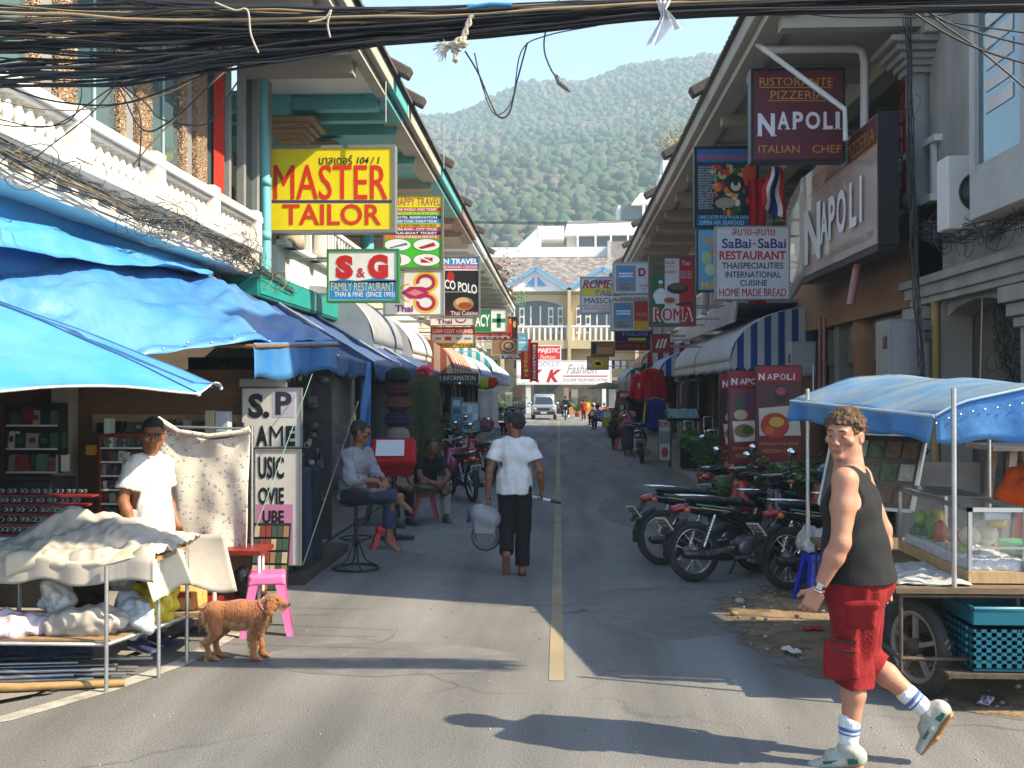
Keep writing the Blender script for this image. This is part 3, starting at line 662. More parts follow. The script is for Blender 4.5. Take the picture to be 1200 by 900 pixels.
def pipe(name,label,pts,r,m,cat='pipe',n=8,group=None):return tag(MB().tube(pts,r,n).build(name,m),label,cat,group)
pipe('drain_pipe','white drain pipe coming down from the gutter beside the capital, top right',[P(888,20,14.2),P(889,52,14.2),P(896,58,14.2),P(1000,57,14.2),P(1010,60,14.2),P(1013,72,14.2),P(1013,170,14.2)],.055,white)
pipe('support_strut','white steel strut running diagonally across the maroon hanging sign',[P(893,56,13.6),P(990,128,13.6),P(991,165,13.6)],.035,white,'strut')
for i,x in enumerate((961,966)):pipe('conduit',['left of two thin pink conduits','right of two thin pink conduits'][i]+' on the orange wall',[PX(x,372,4.46),PX(x,372,4.46)-V((0,0,1.4))],.03,M('pink_conduit',(.50,.24,.24),.6),group='pink conduits')
pipe('conduit','short thick pink pipe under the fascia sign on the orange wall',[P(998,310,14.6)-V((0,.3,0)),P(996,357,14.3)],.05,M('pink_conduit'))
pipe('drain_pipe','yellow drain pipe on the pillar beside the grey meter box',[PX(1096,354,4.55),PX(1096,354,4.55)-V((0,0,3.0))],.05,M('yellow_pipe',(.45,.33,.10),.6))
def meter_box(label,x0,y0,x1,y1,Y,d=.55):
 a,c=P(x0,y0,Y),P(x1,y1,Y);t=thing('meter_box',label,'electric box',(a.x,Y,c.z))
 gm=M('grey_enamel',(.30,.31,.32),.5,.2,var=.15,vs=3)
 MB().box((a.x,Y,c.z),(c.x,Y+d,a.z)).build('cabinet',gm,t,bevel=.01)
 MB().box((a.x+.03,Y-.012,c.z+.04),(c.x-.03,Y-.001,a.z-.04)).build('door',M('grey_door',(.35,.36,.37),.45,.3,var=.1),t)
 MB().box((a.x-.014,Y+.1,a.z-.35),(a.x-.002,Y+.22,a.z-.2)).build('meter_window',blackp,t)
 return t
meter_box('large grey metal electric box standing against the white pillar',1042,374,1083,442,13.0)
meter_box('small grey metal electric box at the end of the striped awning',928,400,956,440,17.3,.4)
t=thing('air_conditioner','white outdoor air conditioner unit on the grey wall beside the window bay','air conditioner',P(1122,270,11.3))
a,c=P(1110,182,11.3),P(1134,268,11.3);x1=c.x+.35
MB().box((a.x,11.3,c.z),(x1,11.62,a.z)).build('casing',white,t,bevel=.02)
rot=Euler((R(90),0,0)).to_matrix();MB().torus(((a.x+x1)/2+.05,11.295,(a.z+c.z)/2),.2,.015,rot,24,6).build('fan_ring',blackp,t)
MB().lathe([(.19,0),(.19,.01)],((a.x+x1)/2+.05,11.298,(a.z+c.z)/2),24,rot=rot).build('fan',blackp,t)
MB().box((4.25,11.35,c.z-.05),(4.6,11.6,c.z-.002)).build('bracket',steel,t)
# ================================================================ END OF THE STREET
ye=M('yellow_render',(.62,.50,.27),.8,var=.12,vs=.8,big=.1,bump=.1);whm=M('white_wall_far',(.8,.79,.76),.7,var=.05,bump=0);bluet=M('blue_trim',(.16,.38,.60),.6,var=.1,bump=0)
YE=88.
def end_house(x0,x1,label):
 t=thing('terrace_house',label,'building',((x0+x1)/2,YE,0),'yellow terrace houses across the end of the street');w_=x1-x0;xc=(x0+x1)/2
 b=MB();b.box((x0,YE+.9,4.4),(x1,YE+6,10.1));b.build('wall',ye,t)
 b=MB();b.add([(x0,YE+.3,10.1),(x1,YE+.3,10.1),(x1,YE+.3,10.25),(xc,YE+.3,11.85),(x0,YE+.3,10.25),(x0,YE+.9,10.1),(x1,YE+.9,10.1),(x1,YE+.9,10.25),(xc,YE+.9,11.85),(x0,YE+.9,10.25)],[(0,1,2,3,4),(9,8,7,6,5),(0,5,6,1)]);b.build('gable',whm,t)
 for s in(-1,1):MB().bar((xc+s*.0,YE+.1,12.0),(xc+s*(w_/2+.2),YE+.1,10.1),.25,.28).build('bargeboard',bluet,t)
 b=MB();b.add([(xc-.9,YE+.27,10.5),(xc-.12,YE+.27,10.5),(xc-.12,YE+.27,11.35)],[(0,1,2)]);b.add([(xc+.12,YE+.27,10.5),(xc+.9,YE+.27,10.5),(xc+.12,YE+.27,11.35)],[(0,1,2)]);b.build('gable_vent',bluet,t)
 n=10;pts=[(x0+.5,7.2),(x1-.5,7.2)]+[(xc+(w_/2-.5)*math.cos(math.pi*i/n),8.6+.75*math.sin(math.pi*i/n))for i in range(n+1)]
 MB().poly([(x,YE+.88,z)for x,z in pts]).build('loggia',darkglass,t)
 b=MB()
 for k in range(6):
  xx=x0+.65+k*(w_-1.5)/5
  if k in(2,3):b.box((xx,YE+.78,6.7),(xx+.12,YE+.86,8.9));continue
  b.box((xx-.1,YE+.80,6.6),(xx+.34,YE+.86,8.8))
 b.build('window_frame',whm,t)
 b=MB()
 for k in range(6):
  if k in(2,3):continue
  xx=x0+.65+k*(w_-1.5)/5
  for q in range(3):b.box((xx,YE+.77,6.8+q*.65),(xx+.24,YE+.79,7.3+q*.65))
 b.build('pane',darkglass,t)
 MB().box((x0+.02,YE-.6,5.3),(x1-.02,YE+.9,6.0)).build('balcony',ye,t)
 b=MB();b.box((x0+.02,YE-.6,7.05),(x1-.02,YE-.4,7.2))
 for k in range(12):b.box((x0+.25+k*(w_-.5)/11,YE-.58,6.0),(x0+.42+k*(w_-.5)/11,YE-.42,7.05))
 b.build('balustrade',whm,t)
 MB().box((x0-.14,YE-.7,3.1),(x0+.14,YE+.92,10.1)).build('pier',ye,t)
 b=MB();b.box((x0,YE+1.2,2.9),(x1,YE+6,5.3));b.build('floor_band',ye,t)
 MB().box((x0,YE+5.8,0),(x1,YE+6,2.9)).build('back_wall',cream,t)
 for k in range(2):
  xx=x0+.9+k*2.6;pts=[(xx,3.7),(xx+1.5,3.7)]+[(xx+.75+.75*math.cos(math.pi*i/8),4.5+.5*math.sin(math.pi*i/8))for i in range(9)]
  MB().poly([(x,YE+1.19,z)for x,z in pts]).build('window',darkglass,t)
  b=MB();b.box((xx+.3,YE+1.14,3.7),(xx+.7,YE+1.18,4.6));b.box((xx+.85,YE+1.14,3.7),(xx+1.2,YE+1.18,4.6));b.build('window_frame',whm,t)
wd=5.5;xL=P(628,400,YE).x-wd/2
for i,l in enumerate(['yellow two-storey terrace house with blue gable left of the round garlanded sign','yellow terrace house with blue-edged gable straight above the white fascia sign','yellow terrace house half hidden behind the tailor signs','yellow terrace house hidden mostly by the right row']):end_house(xL-wd+i*wd,xL+i*wd,l)
t=thing('tiled_roof','large grey-brown tiled roof behind the yellow terrace houses','roof',(4,YE+6,9.4))
b=MB();rg=random.Random(2)
for r_ in range(22):
 for c_ in range(64):
  x=-8.5+c_*.38+(.19 if r_%2 else 0);u=r_/22;y=YE+1+u*5.2;z=10.0+u*3.6
  b.obox((x,y,z),(.35,.34,.05),(math.atan2(3.6,5.2)+.12,0,rg.uniform(-.03,.03)),rg.randrange(3))
b.build('tiles',[M('tile_grey',(.24,.215,.20),.85,bump=0),M('tile_brown',(.19,.165,.15),.85,bump=0),M('tile_pale',(.31,.285,.26),.85,bump=0)],t,kind='stuff')
MB().box((-8.5,YE+6.1,4),(16,YE+8,13.2)).build('wall',whm,t)
gl=M('far_glass',(.10,.13,.13),.2,var=.2,bump=0)
def wp(px,py,Y):return P(px,py,Y)
t=thing('modern_building','white modern building with deep flat concrete bands and long windows below the hill','building',(5,105,0))
def bandb(nm,x0,y0,x1,y1,Y,d,m,tap=0):
 a,c=wp(x0,y0,Y),wp(x1,y1,Y);b=MB();b.add([(a.x,Y,c.z),(c.x,Y,c.z),(c.x,Y,a.z),(a.x+tap,Y,a.z),(a.x,Y+d,c.z),(c.x,Y+d,c.z),(c.x,Y+d,a.z),(a.x+tap,Y+d,a.z)],[(0,1,2,3),(7,6,5,4),(0,4,5,1),(1,5,6,2),(2,6,7,3),(3,7,4,0)]);return b.build(nm,m,t)
bandb('parapet_band',562,290,714,301,105,6,whm);bandb('glazing',562,303,714,312,107,3,gl)
bandb('wall',562,304,716,330,108,6,whm)
bandb('roof_band',661,259,775,275,112,9,whm,.4);bandb('glazing',676,277,775,288,113,3,gl);bandb('wall',664,276,775,300,114,8,whm)
for x in(676,697,715,735,755):bandb('mullion',x,275,x+2,290,111.5,.4,whm)
for x in(598,638,677):bandb('mullion',x,301,x+2,310,104.8,.4,whm)
bandb('wing_roof',630,265,661,280,112,8,whm);bandb('pier',630,265,634,292,110,.6,whm)
b=MB();a,c,d=wp(606,290,110),wp(629,268,110),wp(629,290,110);b.add([a,d,c,a+V((0,3,0)),d+V((0,3,0)),c+V((0,3,0))],[(0,1,2),(5,4,3),(0,2,5,3)]);b.build('stair_wall',whm,t)
bandb('roof_band',740,226,800,239,120,9,whm,1.);bandb('glazing',728,240,790,257,121,3,gl);bandb('mullion',753,240,756,258,119.8,.4,whm);bandb('wall',724,241,800,262,123,5,whm)
bandb('stone_wall',715,283,760,330,103,6,M('grey_stone_cladding',(.36,.32,.28),.85,var=.35,vs=1.6,bump=.5,bs=4));bandb('corner_pier',712,282,716,325,102.8,.6,M('pale_pier',(.6,.57,.5),.8))
t=thing('roof_house','small white stepped roof structure above the right row eaves','building',(10,60,7))
for q in((770,225,795,235),(773,205,790,226),(777,188,789,206)):
 a,c=wp(q[0],q[1],60),wp(q[2],q[3],60);MB().box((a.x,60,c.z-.2),(c.x,62,a.z)).build('block',whm,t)
# ================================================================ PEOPLE
def skinm(h,name):return M(name,hx(h),.55,var=.12,vs=14,bump=.12,bs=90,sss=.06)
SK_PALE=skinm('b27f66','tanned_fair_skin');SK_BR=skinm('8a5a3e','brown_skin');SK_DK=skinm('7a5038','dark_brown_skin')
HAIRB=M('black_hair',(.012,.010,.009),.5,var=.3,vs=60,bump=.8,bs=120,stretch=(1,1,.3))
HAIRC=M('brown_curly_hair',(.16,.085,.04),.6,col2=(.06,.03,.015),vs=45,bump=1.,bs=90)
def rotm(yaw=0,pitch=0,roll=0):return(Matrix.Rotation(yaw,3,'Z')@Matrix.Rotation(pitch,3,'X')@Matrix.Rotation(roll,3,'Y'))
STAND=dict(pelvis=(0,0,.95),waist=(0,0,1.08),chest=(0,.005,1.28),neck=(0,-.01,1.46),head=(0,.015,1.625),
 shoulderL=(-.175,-.01,1.385),shoulderR=(.175,-.01,1.385),elbowL=(-.235,-.03,1.13),elbowR=(.235,-.03,1.13),wristL=(-.245,.04,.89),wristR=(.245,.04,.89),
 hipL=(-.09,0,.92),hipR=(.09,0,.92),kneeL=(-.10,.02,.50),kneeR=(.10,.02,.50),ankleL=(-.105,-.02,.09),ankleR=(.105,-.02,.09))
def hand_sdf(s,wrist,d,nrm,side,r=1.,curl=.5,k=.006):
 """palm + five fingers; d = direction of the hand, nrm = back of the hand, side = direction towards the thumb"""
 w_=V(wrist);d=V(d).normalized();nrm=V(nrm);nrm=(nrm-d*nrm.dot(d)).normalized();t=d.cross(nrm);t=t if t.dot(V(side))>0 else-t
 pc=w_+d*.045*r;rm=Matrix((t,d,nrm)).transposed()
 s.cap(w_-d*.01,w_+d*.03*r,(.026*r,.019*r),(.033*r,.014*r),t,k=.012);s.box(w_+d*.058*r,(.030*r,.030*r,.005*r),rm,.009*r,.012)
 for i,(o,L,rr)in enumerate(((.031,.066,.0085),(.011,.074,.009),(-.010,.070,.0085),(-.029,.055,.0075))):
  a=w_+d*(.092*r)+t*o*r;c=curl*(1+.12*i);d1=(d*math.cos(c)-nrm*math.sin(c)+t*o*1.2).normalized();b_=a+d1*L*.48*r
  c2=c*2.1+.1;d2=d*math.cos(c2)-nrm*math.sin(c2);e=b_+d2*L*.34*r;c3=c*2.9+.15;d3=d*math.cos(c3)-nrm*math.sin(c3);f=e+d3*L*.24*r
  s.cap(a,b_,rr*r,rr*.95*r,k=k);s.cap(b_,e,rr*.95*r,rr*.88*r,k=.004);s.cap(e,f,rr*.88*r,rr*.75*r,k=.004)
 a=w_+d*.025*r+t*.030*r-nrm*.004;b_=a+(d*.7+t*.7-nrm*.35).normalized()*.038*r;e=b_+(d*.95+t*.2-nrm*.35).normalized()*.030*r
 s.cap(a-t*.008,b_,.013*r,.0105*r,k=.012);s.cap(b_,e,.0105*r,.0085*r,k=.005)
def head_sdf(s,c,rm,r=1.,face=True,k=.012):
 c=V(c);q=lambda x,y,z:c+rm@V((x*r,y*r,z*r))
 RMn=rm
 s.ell(q(0,-.012,.03),(.076*r,.096*r,.088*r),RMn,k=.02)
 s.cap(q(0,.018,.01),q(0,.038,-.068),(.060*r,.062*r),(.034*r,.038*r),rm@V((1,0,0)),k=.03)
 s.cap(q(-.028,.0,-.045),q(.028,.0,-.045),.042*r,k=.03)
 if face:
  s.cap(q(0,.082,.018),q(0,.099,-.022),.0085*r,.0125*r,k=.012);s.ell(q(-.011,.093,-.026),.0085*r,k=.006);s.ell(q(.011,.093,-.026),.0085*r,k=.006)
  s.cap(q(-.036,.080,.032),q(.036,.080,.032),.011*r,k=.014)
  for x in(-1,1):
   s.ell(q(x*.030,.094,.012),(.017*r,.012*r,.011*r),RMn,k=.010,op='-');s.ell(q(x*.030,.076,.011),.0125*r,k=.004)
   s.ell(q(x*.048,.055,-.012),(.020*r,.022*r,.018*r),RMn,k=.02)
   s.ell(q(x*.079,-.008,.0),(.009*r,.018*r,.030*r),rm@Matrix.Rotation(x*.35,3,'Z'),k=.006);s.ell(q(x*.088,-.004,.002),(.006*r,.009*r,.018*r),RMn,k=.004,op='-')
  s.cap(q(-.020,.077,-.050),q(.020,.077,-.050),.0070*r,k=.008);s.cap(q(-.017,.078,-.060),q(.017,.078,-.060),.0075*r,k=.008)
  s.cap(q(-.020,.089,-.0548),q(.020,.089,-.0548),.0022*r,k=.004,op='-')
  s.ell(q(0,.070,-.088),(.020*r,.014*r,.014*r),RMn,k=.02)
def human(name,label,loc,rotz,J=None,h=1.75,res=.012,skin=SK_BR,hair='short',hairm=HAIRB,yaw=0.,pitch=0.,roll=0.,face=True,top=None,bottom=None,shoes=None,curl=(.5,.5),hands=None,fat=1.,group=None,cat='person',feet=None,seated=False,handr=1.,name_bare=False,armr=1.):
 """local frame: facing +Y, right hand at +X"""
 Q={k:V(v)for k,v in{**STAND,**(J or{})}.items()};sc_=h/1.75;Q={k:v*sc_ for k,v in Q.items()};f=sc_
 t=thing(name,label,cat,(0,0,0),group)
 rm=rotm(yaw,pitch,roll);fx=fat
 lat=(Q['shoulderR']-Q['shoulderL']).normalized();hl=(Q['hipR']-Q['hipL']).normalized()
 fr=.72 if(shoes and 'sole' in shoes)or name_bare else 1.
 s=SDF(res)
 def torso(s,e=0.):
  s.cap(Q['pelvis']-V((0,0,.02)),Q['waist'],(.155*f*fx+e,.105*f*fx+e),(.135*f*fx+e,.095*f*fx+e),hl,k=.05)
  s.cap(Q['waist'],Q['chest'],(.135*f*fx+e,.095*f*fx+e),(.165*f*fx+e,.115*f+e),lat,k=.05)
  s.cap(Q['chest'],Q['chest']*.35+Q['neck']*.65,(.165*f*fx+e,.112*f+e),(.095*f+e,.068*f+e),lat,k=.06)
  for a in 'LR':s.cap(Q['shoulder'+a]*.35+Q['neck']*.65-V((0,0,.02)),Q['shoulder'+a],.046*f+e,.052*f+e*.8,k=.04)
 torso(s)
 s.cap(Q['neck']-V((0,0,.04)),Q['head']+rm@V((0,-.02,-.03)),.058*f*fx,.054*f*fx,k=.02)
 head_sdf(s,Q['head'],rm,1.08*f,face)
 for i,a in enumerate('LR'):
  S_,E_,W_=Q['shoulder'+a],Q['elbow'+a],Q['wrist'+a];m_=S_*.6+E_*.4;ar=armr*f
  s.cap(S_,m_,.052*ar,.048*ar,k=.03);s.cap(m_,E_,.048*ar,.038*ar,k=.02);m2=E_*.7+W_*.3
  s.cap(E_,m2,.040*ar,.041*ar,k=.02);s.cap(m2,W_,.041*ar,.026*f,k=.02)
  hd=(hands or{}).get(a);sgn=-1 if a=='L' else 1
  d=V(hd[0])if hd else(W_-E_).normalized();nr=V(hd[1])if hd else V((sgn,0,0));sd=V(hd[2])if hd else V((0,1,0))
  if res<.016:hand_sdf(s,W_,d,nr,sd,f*handr,curl[i])
  else:s.cap(W_,W_+d*.07*f,.032*f,.035*f,k=.02);s.cap(W_+d*.08*f,W_+d*.13*f-nr*.02,.028*f,.018*f,k=.02)
  H_,K_,A_=Q['hip'+a],Q['knee'+a],Q['ankle'+a]
  s.cap(H_,K_,.082*f*fx,.056*f,k=.04);m3=K_*.68+A_*.32+(V((0,-.012,0))if not seated else V((0,-.01,0)));s.cap(K_,m3,.054*f,.055*f,k=.03);s.cap(m3,A_,.055*f,.036*f,k=.03)
  fd=V((feet or{}).get(a,(0,1,-.25 if A_.z<.13*f else-.6)));fd.normalize();heel=A_-V((0,0,.045*f))-fd*.035*f
  if feet and a in feet:heel=A_+V(feet[a+'d'])*f if a+'d' in feet else heel
  toe=heel+fd*.19*f;sx=fd.cross(V((0,0,1)));sx=sx if sx.length>.1 else V((1,0,0))
  s.cap(heel,toe,(.034*f*fr,.032*f*fr),(.046*f*fr,.018*f*fr),sx,k=.03);s.cap(A_,heel,.036*f,.036*f*fr,k=.03)
  Q['toe'+a]=toe;Q['heel'+a]=heel
 s.build('body',skin,t)
# ---- clothes
 if top:
  c=SDF(res*.9);e=top.get('e',.013);hem=top.get('hem',.90)*f
  torso(c,e)
  if 'flare' in top:c.cap(Q['waist'],Q['pelvis']-V((0,0,.12*f)),(.15*f*fx+e,.11*f*fx+e),(.17*f*fx+e+top['flare'],.125*f*fx+e+top['flare']),hl,k=.05)
  else:c.cap(Q['waist'],Q['pelvis']-V((0,0,.06*f)),(.148*f*fx+e,.108*f*fx+e),(.172*f*fx+e,.126*f*fx+e),hl,k=.05)
  sv=top.get('sleeve',.6)
  for a in 'LR':
   S_,E_,W_=Q['shoulder'+a],Q['elbow'+a],Q['wrist'+a]
   if sv>0:
    end=S_+(E_-S_)*min(sv,1)
    c.cap(S_-V((0,0,.012*f)),end,.052*f+e*.8,.050*f+e+top.get('loose',.012),k=.035,flat=False)
    if sv>1:c.cap(E_,E_+(W_-E_)*(sv-1),.047*f+e,.038*f+e,k=.02)
    else:
     c.cap(end+(E_-S_).normalized()*.0,end+(E_-S_).normalized()*.14,.11*f,.11*f,k=.002,op='-',flat=True)
  if sv<=0:
   for a,sg in(('L',-1),('R',1)):
    c.ell(Q['shoulder'+a]+lat*sg*.045*f+V((0,0,-.02)),(.085*f,.2*f,.125*f),k=.008,op='-')
  c.plane(Q['pelvis']+V((0,0,hem-.95*f))if 'hem' in top or not seated else Q['pelvis']-V((0,0,.07)),(0,0,-1))
  nk=Q['neck'];c.ell(nk+V((0,.025*f,.045*f)),(.078*f,.085*f,.05*f*top.get('neck',1.)),k=.006,op='-')
  if 'cutneck' in top:c.ell(nk+V((0,.06*f,.0)),(.07*f,.12*f,.10*f),k=.006,op='-')
  cp=c.build(top.get('name','shirt'),top['mat'],t,disp=top.get('disp',(.010,7)),label=top.get('label'))
 if bottom:
  c=SDF(res*.9);e=bottom.get('e',.013);ln=bottom.get('len',1.92)
  c.cap(Q['pelvis']-V((0,0,.03)),Q['pelvis']+V((0,0,.09*f)),(.155*f*fx+e,.110*f*fx+e),(.140*f*fx+e*.5,.098*f*fx+e*.5),hl,k=.04)
  for a in 'LR':
   H_,K_,A_=Q['hip'+a],Q['knee'+a],Q['ankle'+a];fl=bottom.get('flare',.006)
   if ln<=1:end=H_+(K_-H_)*ln;c.cap(H_,end,.09*f*fx+e,.062*f+e+fl,k=.035)
   else:c.cap(H_,K_,.088*f*fx+e,.060*f+e+fl*.5,k=.035);end=K_+(A_-K_)*(ln-1);c.cap(K_,end,.060*f+e+fl*.5,.045*f+e+fl,k=.02)
   dd=(K_-H_).normalized()if ln<=1 else(A_-K_).normalized()
   c.cap(end,end+dd*.2,.16*f,.16*f,k=.003,op='-',flat=True)
  if 'skirt' in bottom:c.cap(Q['pelvis'],Q['kneeL']*.5+Q['kneeR']*.5-V((0,0,bottom['skirt'])),(.17,.13),(.20,.15),(1,0,0),k=.04)
  c.plane(Q['pelvis']+V((0,0,.045*f)),(0,0,1))
  c.build(bottom.get('name','trousers'),bottom['mat'],t,disp=bottom.get('disp',(.012,6)))
 if shoes:
  for a in 'LR':
   c=SDF(min(res,.012)*.8);h_,t_=Q['heel'+a],Q['toe'+a];d=(t_-h_).normalized();sx=d.cross(V((0,0,1)));sx=sx if sx.length>.1 else V((1,0,0));up=sx.normalized().cross(d)
   sx.normalize()
   if shoes.get('kind')=='sandal':
    c.cap(h_-up*.026*f,t_-up*.012*f+d*.03*f,(.042*f,.010*f),(.052*f,.010*f),sx,k=.01);c.build('sandal',shoes['mat'],t);continue
   c.cap(h_,h_+d*.10*f+up*.012,(.042*f,.045*f),(.044*f,.038*f),sx,k=.02);c.cap(h_+d*.1*f,t_+d*.02*f,(.046*f,.034*f),(.050*f,.026*f),sx,k=.02);c.cap(h_+up*.01,Q['ankle'+a],.042*f,.044*f,k=.02)
   so_=c.build('shoe',shoes['mat'],t)
   if 'sole' in shoes:
    c=SDF(.009);c.cap(h_-up*.034*f-d*.01,t_-up*.018*f+d*.03*f,(.048*f,.013*f),(.056*f,.012*f),sx,k=.01);c.build('sole',shoes['sole'],so_)
# ---- hair
 hc=Q['head'];q=lambda x,y,z:hc+rm@V((x*f*1.08,y*f*1.08,z*f*1.08))
 if hair:
  c=SDF(min(res,.012)*.8);thick={'short':.006,'curly':.007,'long':.014,'cap':.012}[hair]
  c.ell(q(0,-.016,.036),((.076+thick)*f*1.08,(.098+thick)*f*1.08,(.090+thick)*f*1.08),rm,k=.01)
  if hair=='curly':
   rg=random.Random(4)
   for i in range(70):
    a=rg.uniform(0,6.28);e_=rg.uniform(.05,1.35);p=q(math.cos(a)*math.cos(e_)*.084,-.016+math.sin(a)*math.cos(e_)*.103,.040+math.sin(e_)*.090);c.ell(p,rg.uniform(.012,.019),k=.008)
  if hair=='long':c.cap(q(0,-.07,.0),q(0,-.09,-.12),(.075*f,.045*f),(.06*f,.03*f),rm@V((1,0,0)),k=.02)
  c.box(q(0,.115,-.03),(.085*f,.058*f,.088*f),rm,.01,.012,'-');c.box(q(0,.02,-.125),(.12*f,.14*f,.07*f)if hair!='long' else(.12*f,.08*f,.07*f),rm,.01,.01,'-')
  if hair!='long':
   for x in(-1,1):c.ell(q(x*.10,.008,-.006),(.036*f,.044*f,.050*f),rm,k=.006,op='-')
  c.build('hair',hairm,t,disp=(.006 if hair=='curly' else .002,45))
 t.location=loc;t.rotation_euler=(0,0,rotz)
 t['Q']=0;del t['Q']
 return t,Q,q,rm
def local_part(sdf_or_mb,name,mat,parent,**k):
 o=sdf_or_mb.build(name,mat,None,**k);o.parent=parent;return o
def shades(t,q,f=1.):
 b=MB()
 for x in(-1,1):b.ball(q(x*.031,.098,.012),(.024,.008,.016),10)
 b.tube([q(-.06,.088,.018),q(0,.104,.020),q(.06,.088,.018)],.003,5);b.tube([q(-.06,.088,.018),q(-.084,.0,.012)],.003,5);b.tube([q(.06,.088,.018),q(.084,.0,.012)],.003,5)
 local_part(b,'sunglasses',M('dark_lens',(.01,.01,.012),.1,var=0,bump=0,spec=.8),t)
# ---- foreground man in vest and red shorts, striding to the left, head turned to the camera
fl_=dict(pelvis=(0,0,.955),waist=(0,.012,1.09),chest=(0,.03,1.29),neck=(.0,.035,1.47),head=(0,.065,1.630),
 shoulderL=(-.185,.045,1.425),shoulderR=(.185,.01,1.415),elbowL=(-.25,.06,1.13),elbowR=(.25,-.10,1.14),wristL=(-.235,.165,.895),wristR=(.25,-.10,.90),
 hipL=(-.09,.0,.93),hipR=(.09,0,.93),kneeL=(-.095,.02,.50),kneeR=(.10,-.01,.51),ankleL=(-.10,.04,.085),ankleR=(.10,-.34,.25))
fp=G(1006,893);
vest=cloth('121316','charcoal_vest',bump=.3,bs=150)
t,Q,q,rm=human('person','man in charcoal vest and baggy red shorts striding left in the foreground, face towards us',(fp.x,fp.y,0),R(70),fl_,1.80,.0062,SK_PALE,'curly',HAIRC,yaw=R(72),pitch=R(-3),roll=R(-3),
 top=dict(mat=vest,sleeve=0,e=.014,hem=.915,name='vest',disp=(.009,6),cutneck=1,flare=.026),bottom=dict(mat=M('red_shorts_cloth',hx('840a10'),.9,var=.3,vs=5,bump=.4,bs=70),len=1.24,e=.020,flare=.030,name='shorts',disp=(.034,8,(1,1,.35))),curl=(.55,.5),fat=1.3,
 hands=dict(L=((.05,.5,-1),(-1,-.2,0),(0,1,.3)),R=((0,-.1,-1),(1,0,0),(0,1,0))),feet=dict(R=(0,.55,-1),Rd=(0,-.045,.015)),handr=1.08,name_bare=True,armr=1.2)
TM=t
t.location=V((fp.x,fp.y,0))
for x in(-1,1):
 e=MB();c0=q(x*.030,.0775,.010);e.ball(c0+rm@V((0,.001,0)),(.0125,.0125,.0062),12,rot=rm);eo=e.build('eye',M('eye_white',(.36,.31,.28),.3,var=0,bump=0),None);eo.parent=t
 e=MB();e.ball(q(x*.029,.0885,.0095),(.006,.003,.0052),8,rot=rm);io=e.build('iris',M('iris_brown',(.03,.02,.012),.2,var=0,bump=0),None);io.parent=eo
 e=MB();e.tube([q(x*.014,.095,.034),q(x*.032,.097,.039),q(x*.048,.086,.033)],[.003,.0045,.002],6);bo=e.build('eyebrow',HAIRC,None);bo.parent=t
e=MB();e.tube([q(-.019,.0855,-.0548),q(0,.0895,-.054),q(.019,.0855,-.0548)],[.0015,.003,.0015],6);e.tube([q(-.014,.086,-.0605),q(0,.090,-.061),q(.014,.086,-.0605)],[.003,.0055,.003],6);lo_=e.build('lips',M('lip_skin',hx('a8624f'),.5,var=.05,bump=0),None);lo_.parent=t
hb=MB();rg=random.Random(14)
for i in range(900):
 a=rg.uniform(0,6.28);e_=rg.uniform(-.25,1.5);d=V((math.cos(a)*math.cos(e_)*.80,math.sin(a)*math.cos(e_),math.sin(e_)*.86));n_=q(d.x*.104,-.016+d.y*.104,.040+d.z*.104)
 if d.y>.55 and d.z<.45 or(e_<.15 and d.y>-.15):continue
 o_=(n_-Q['head']).normalized();tg=o_.cross(V((rg.uniform(-1,1),rg.uniform(-1,1),rg.uniform(-1,1)))).normalized();bt=o_.cross(tg);r_=rg.uniform(.006,.012);P0=None
 for k in range(7):
  an=k*.75;p=n_+o_*(.002+r_*(1-math.cos(an))*.7)+tg*r_*math.sin(an)+bt*k*.0015
  if P0 is not None:hb.add([P0-bt*.0009,P0+bt*.0009,p+bt*.0009,p-bt*.0009],[(0,1,2,3)])
  P0=p
local_part(hb,'curls',M('curl_brown',(.20,.115,.06),.5,var=.3,bump=0),t,kind='stuff')
sock=M('white_sock',(.72,.72,.72),.9,var=.1,vs=60,bump=.5,bs=160,stretch=(1,1,.1));sneaker=M('sneaker_leather',(.42,.42,.36),.6,var=.35,vs=12,bump=.2);gum=M('gum_sole',(.42,.20,.06),.6)
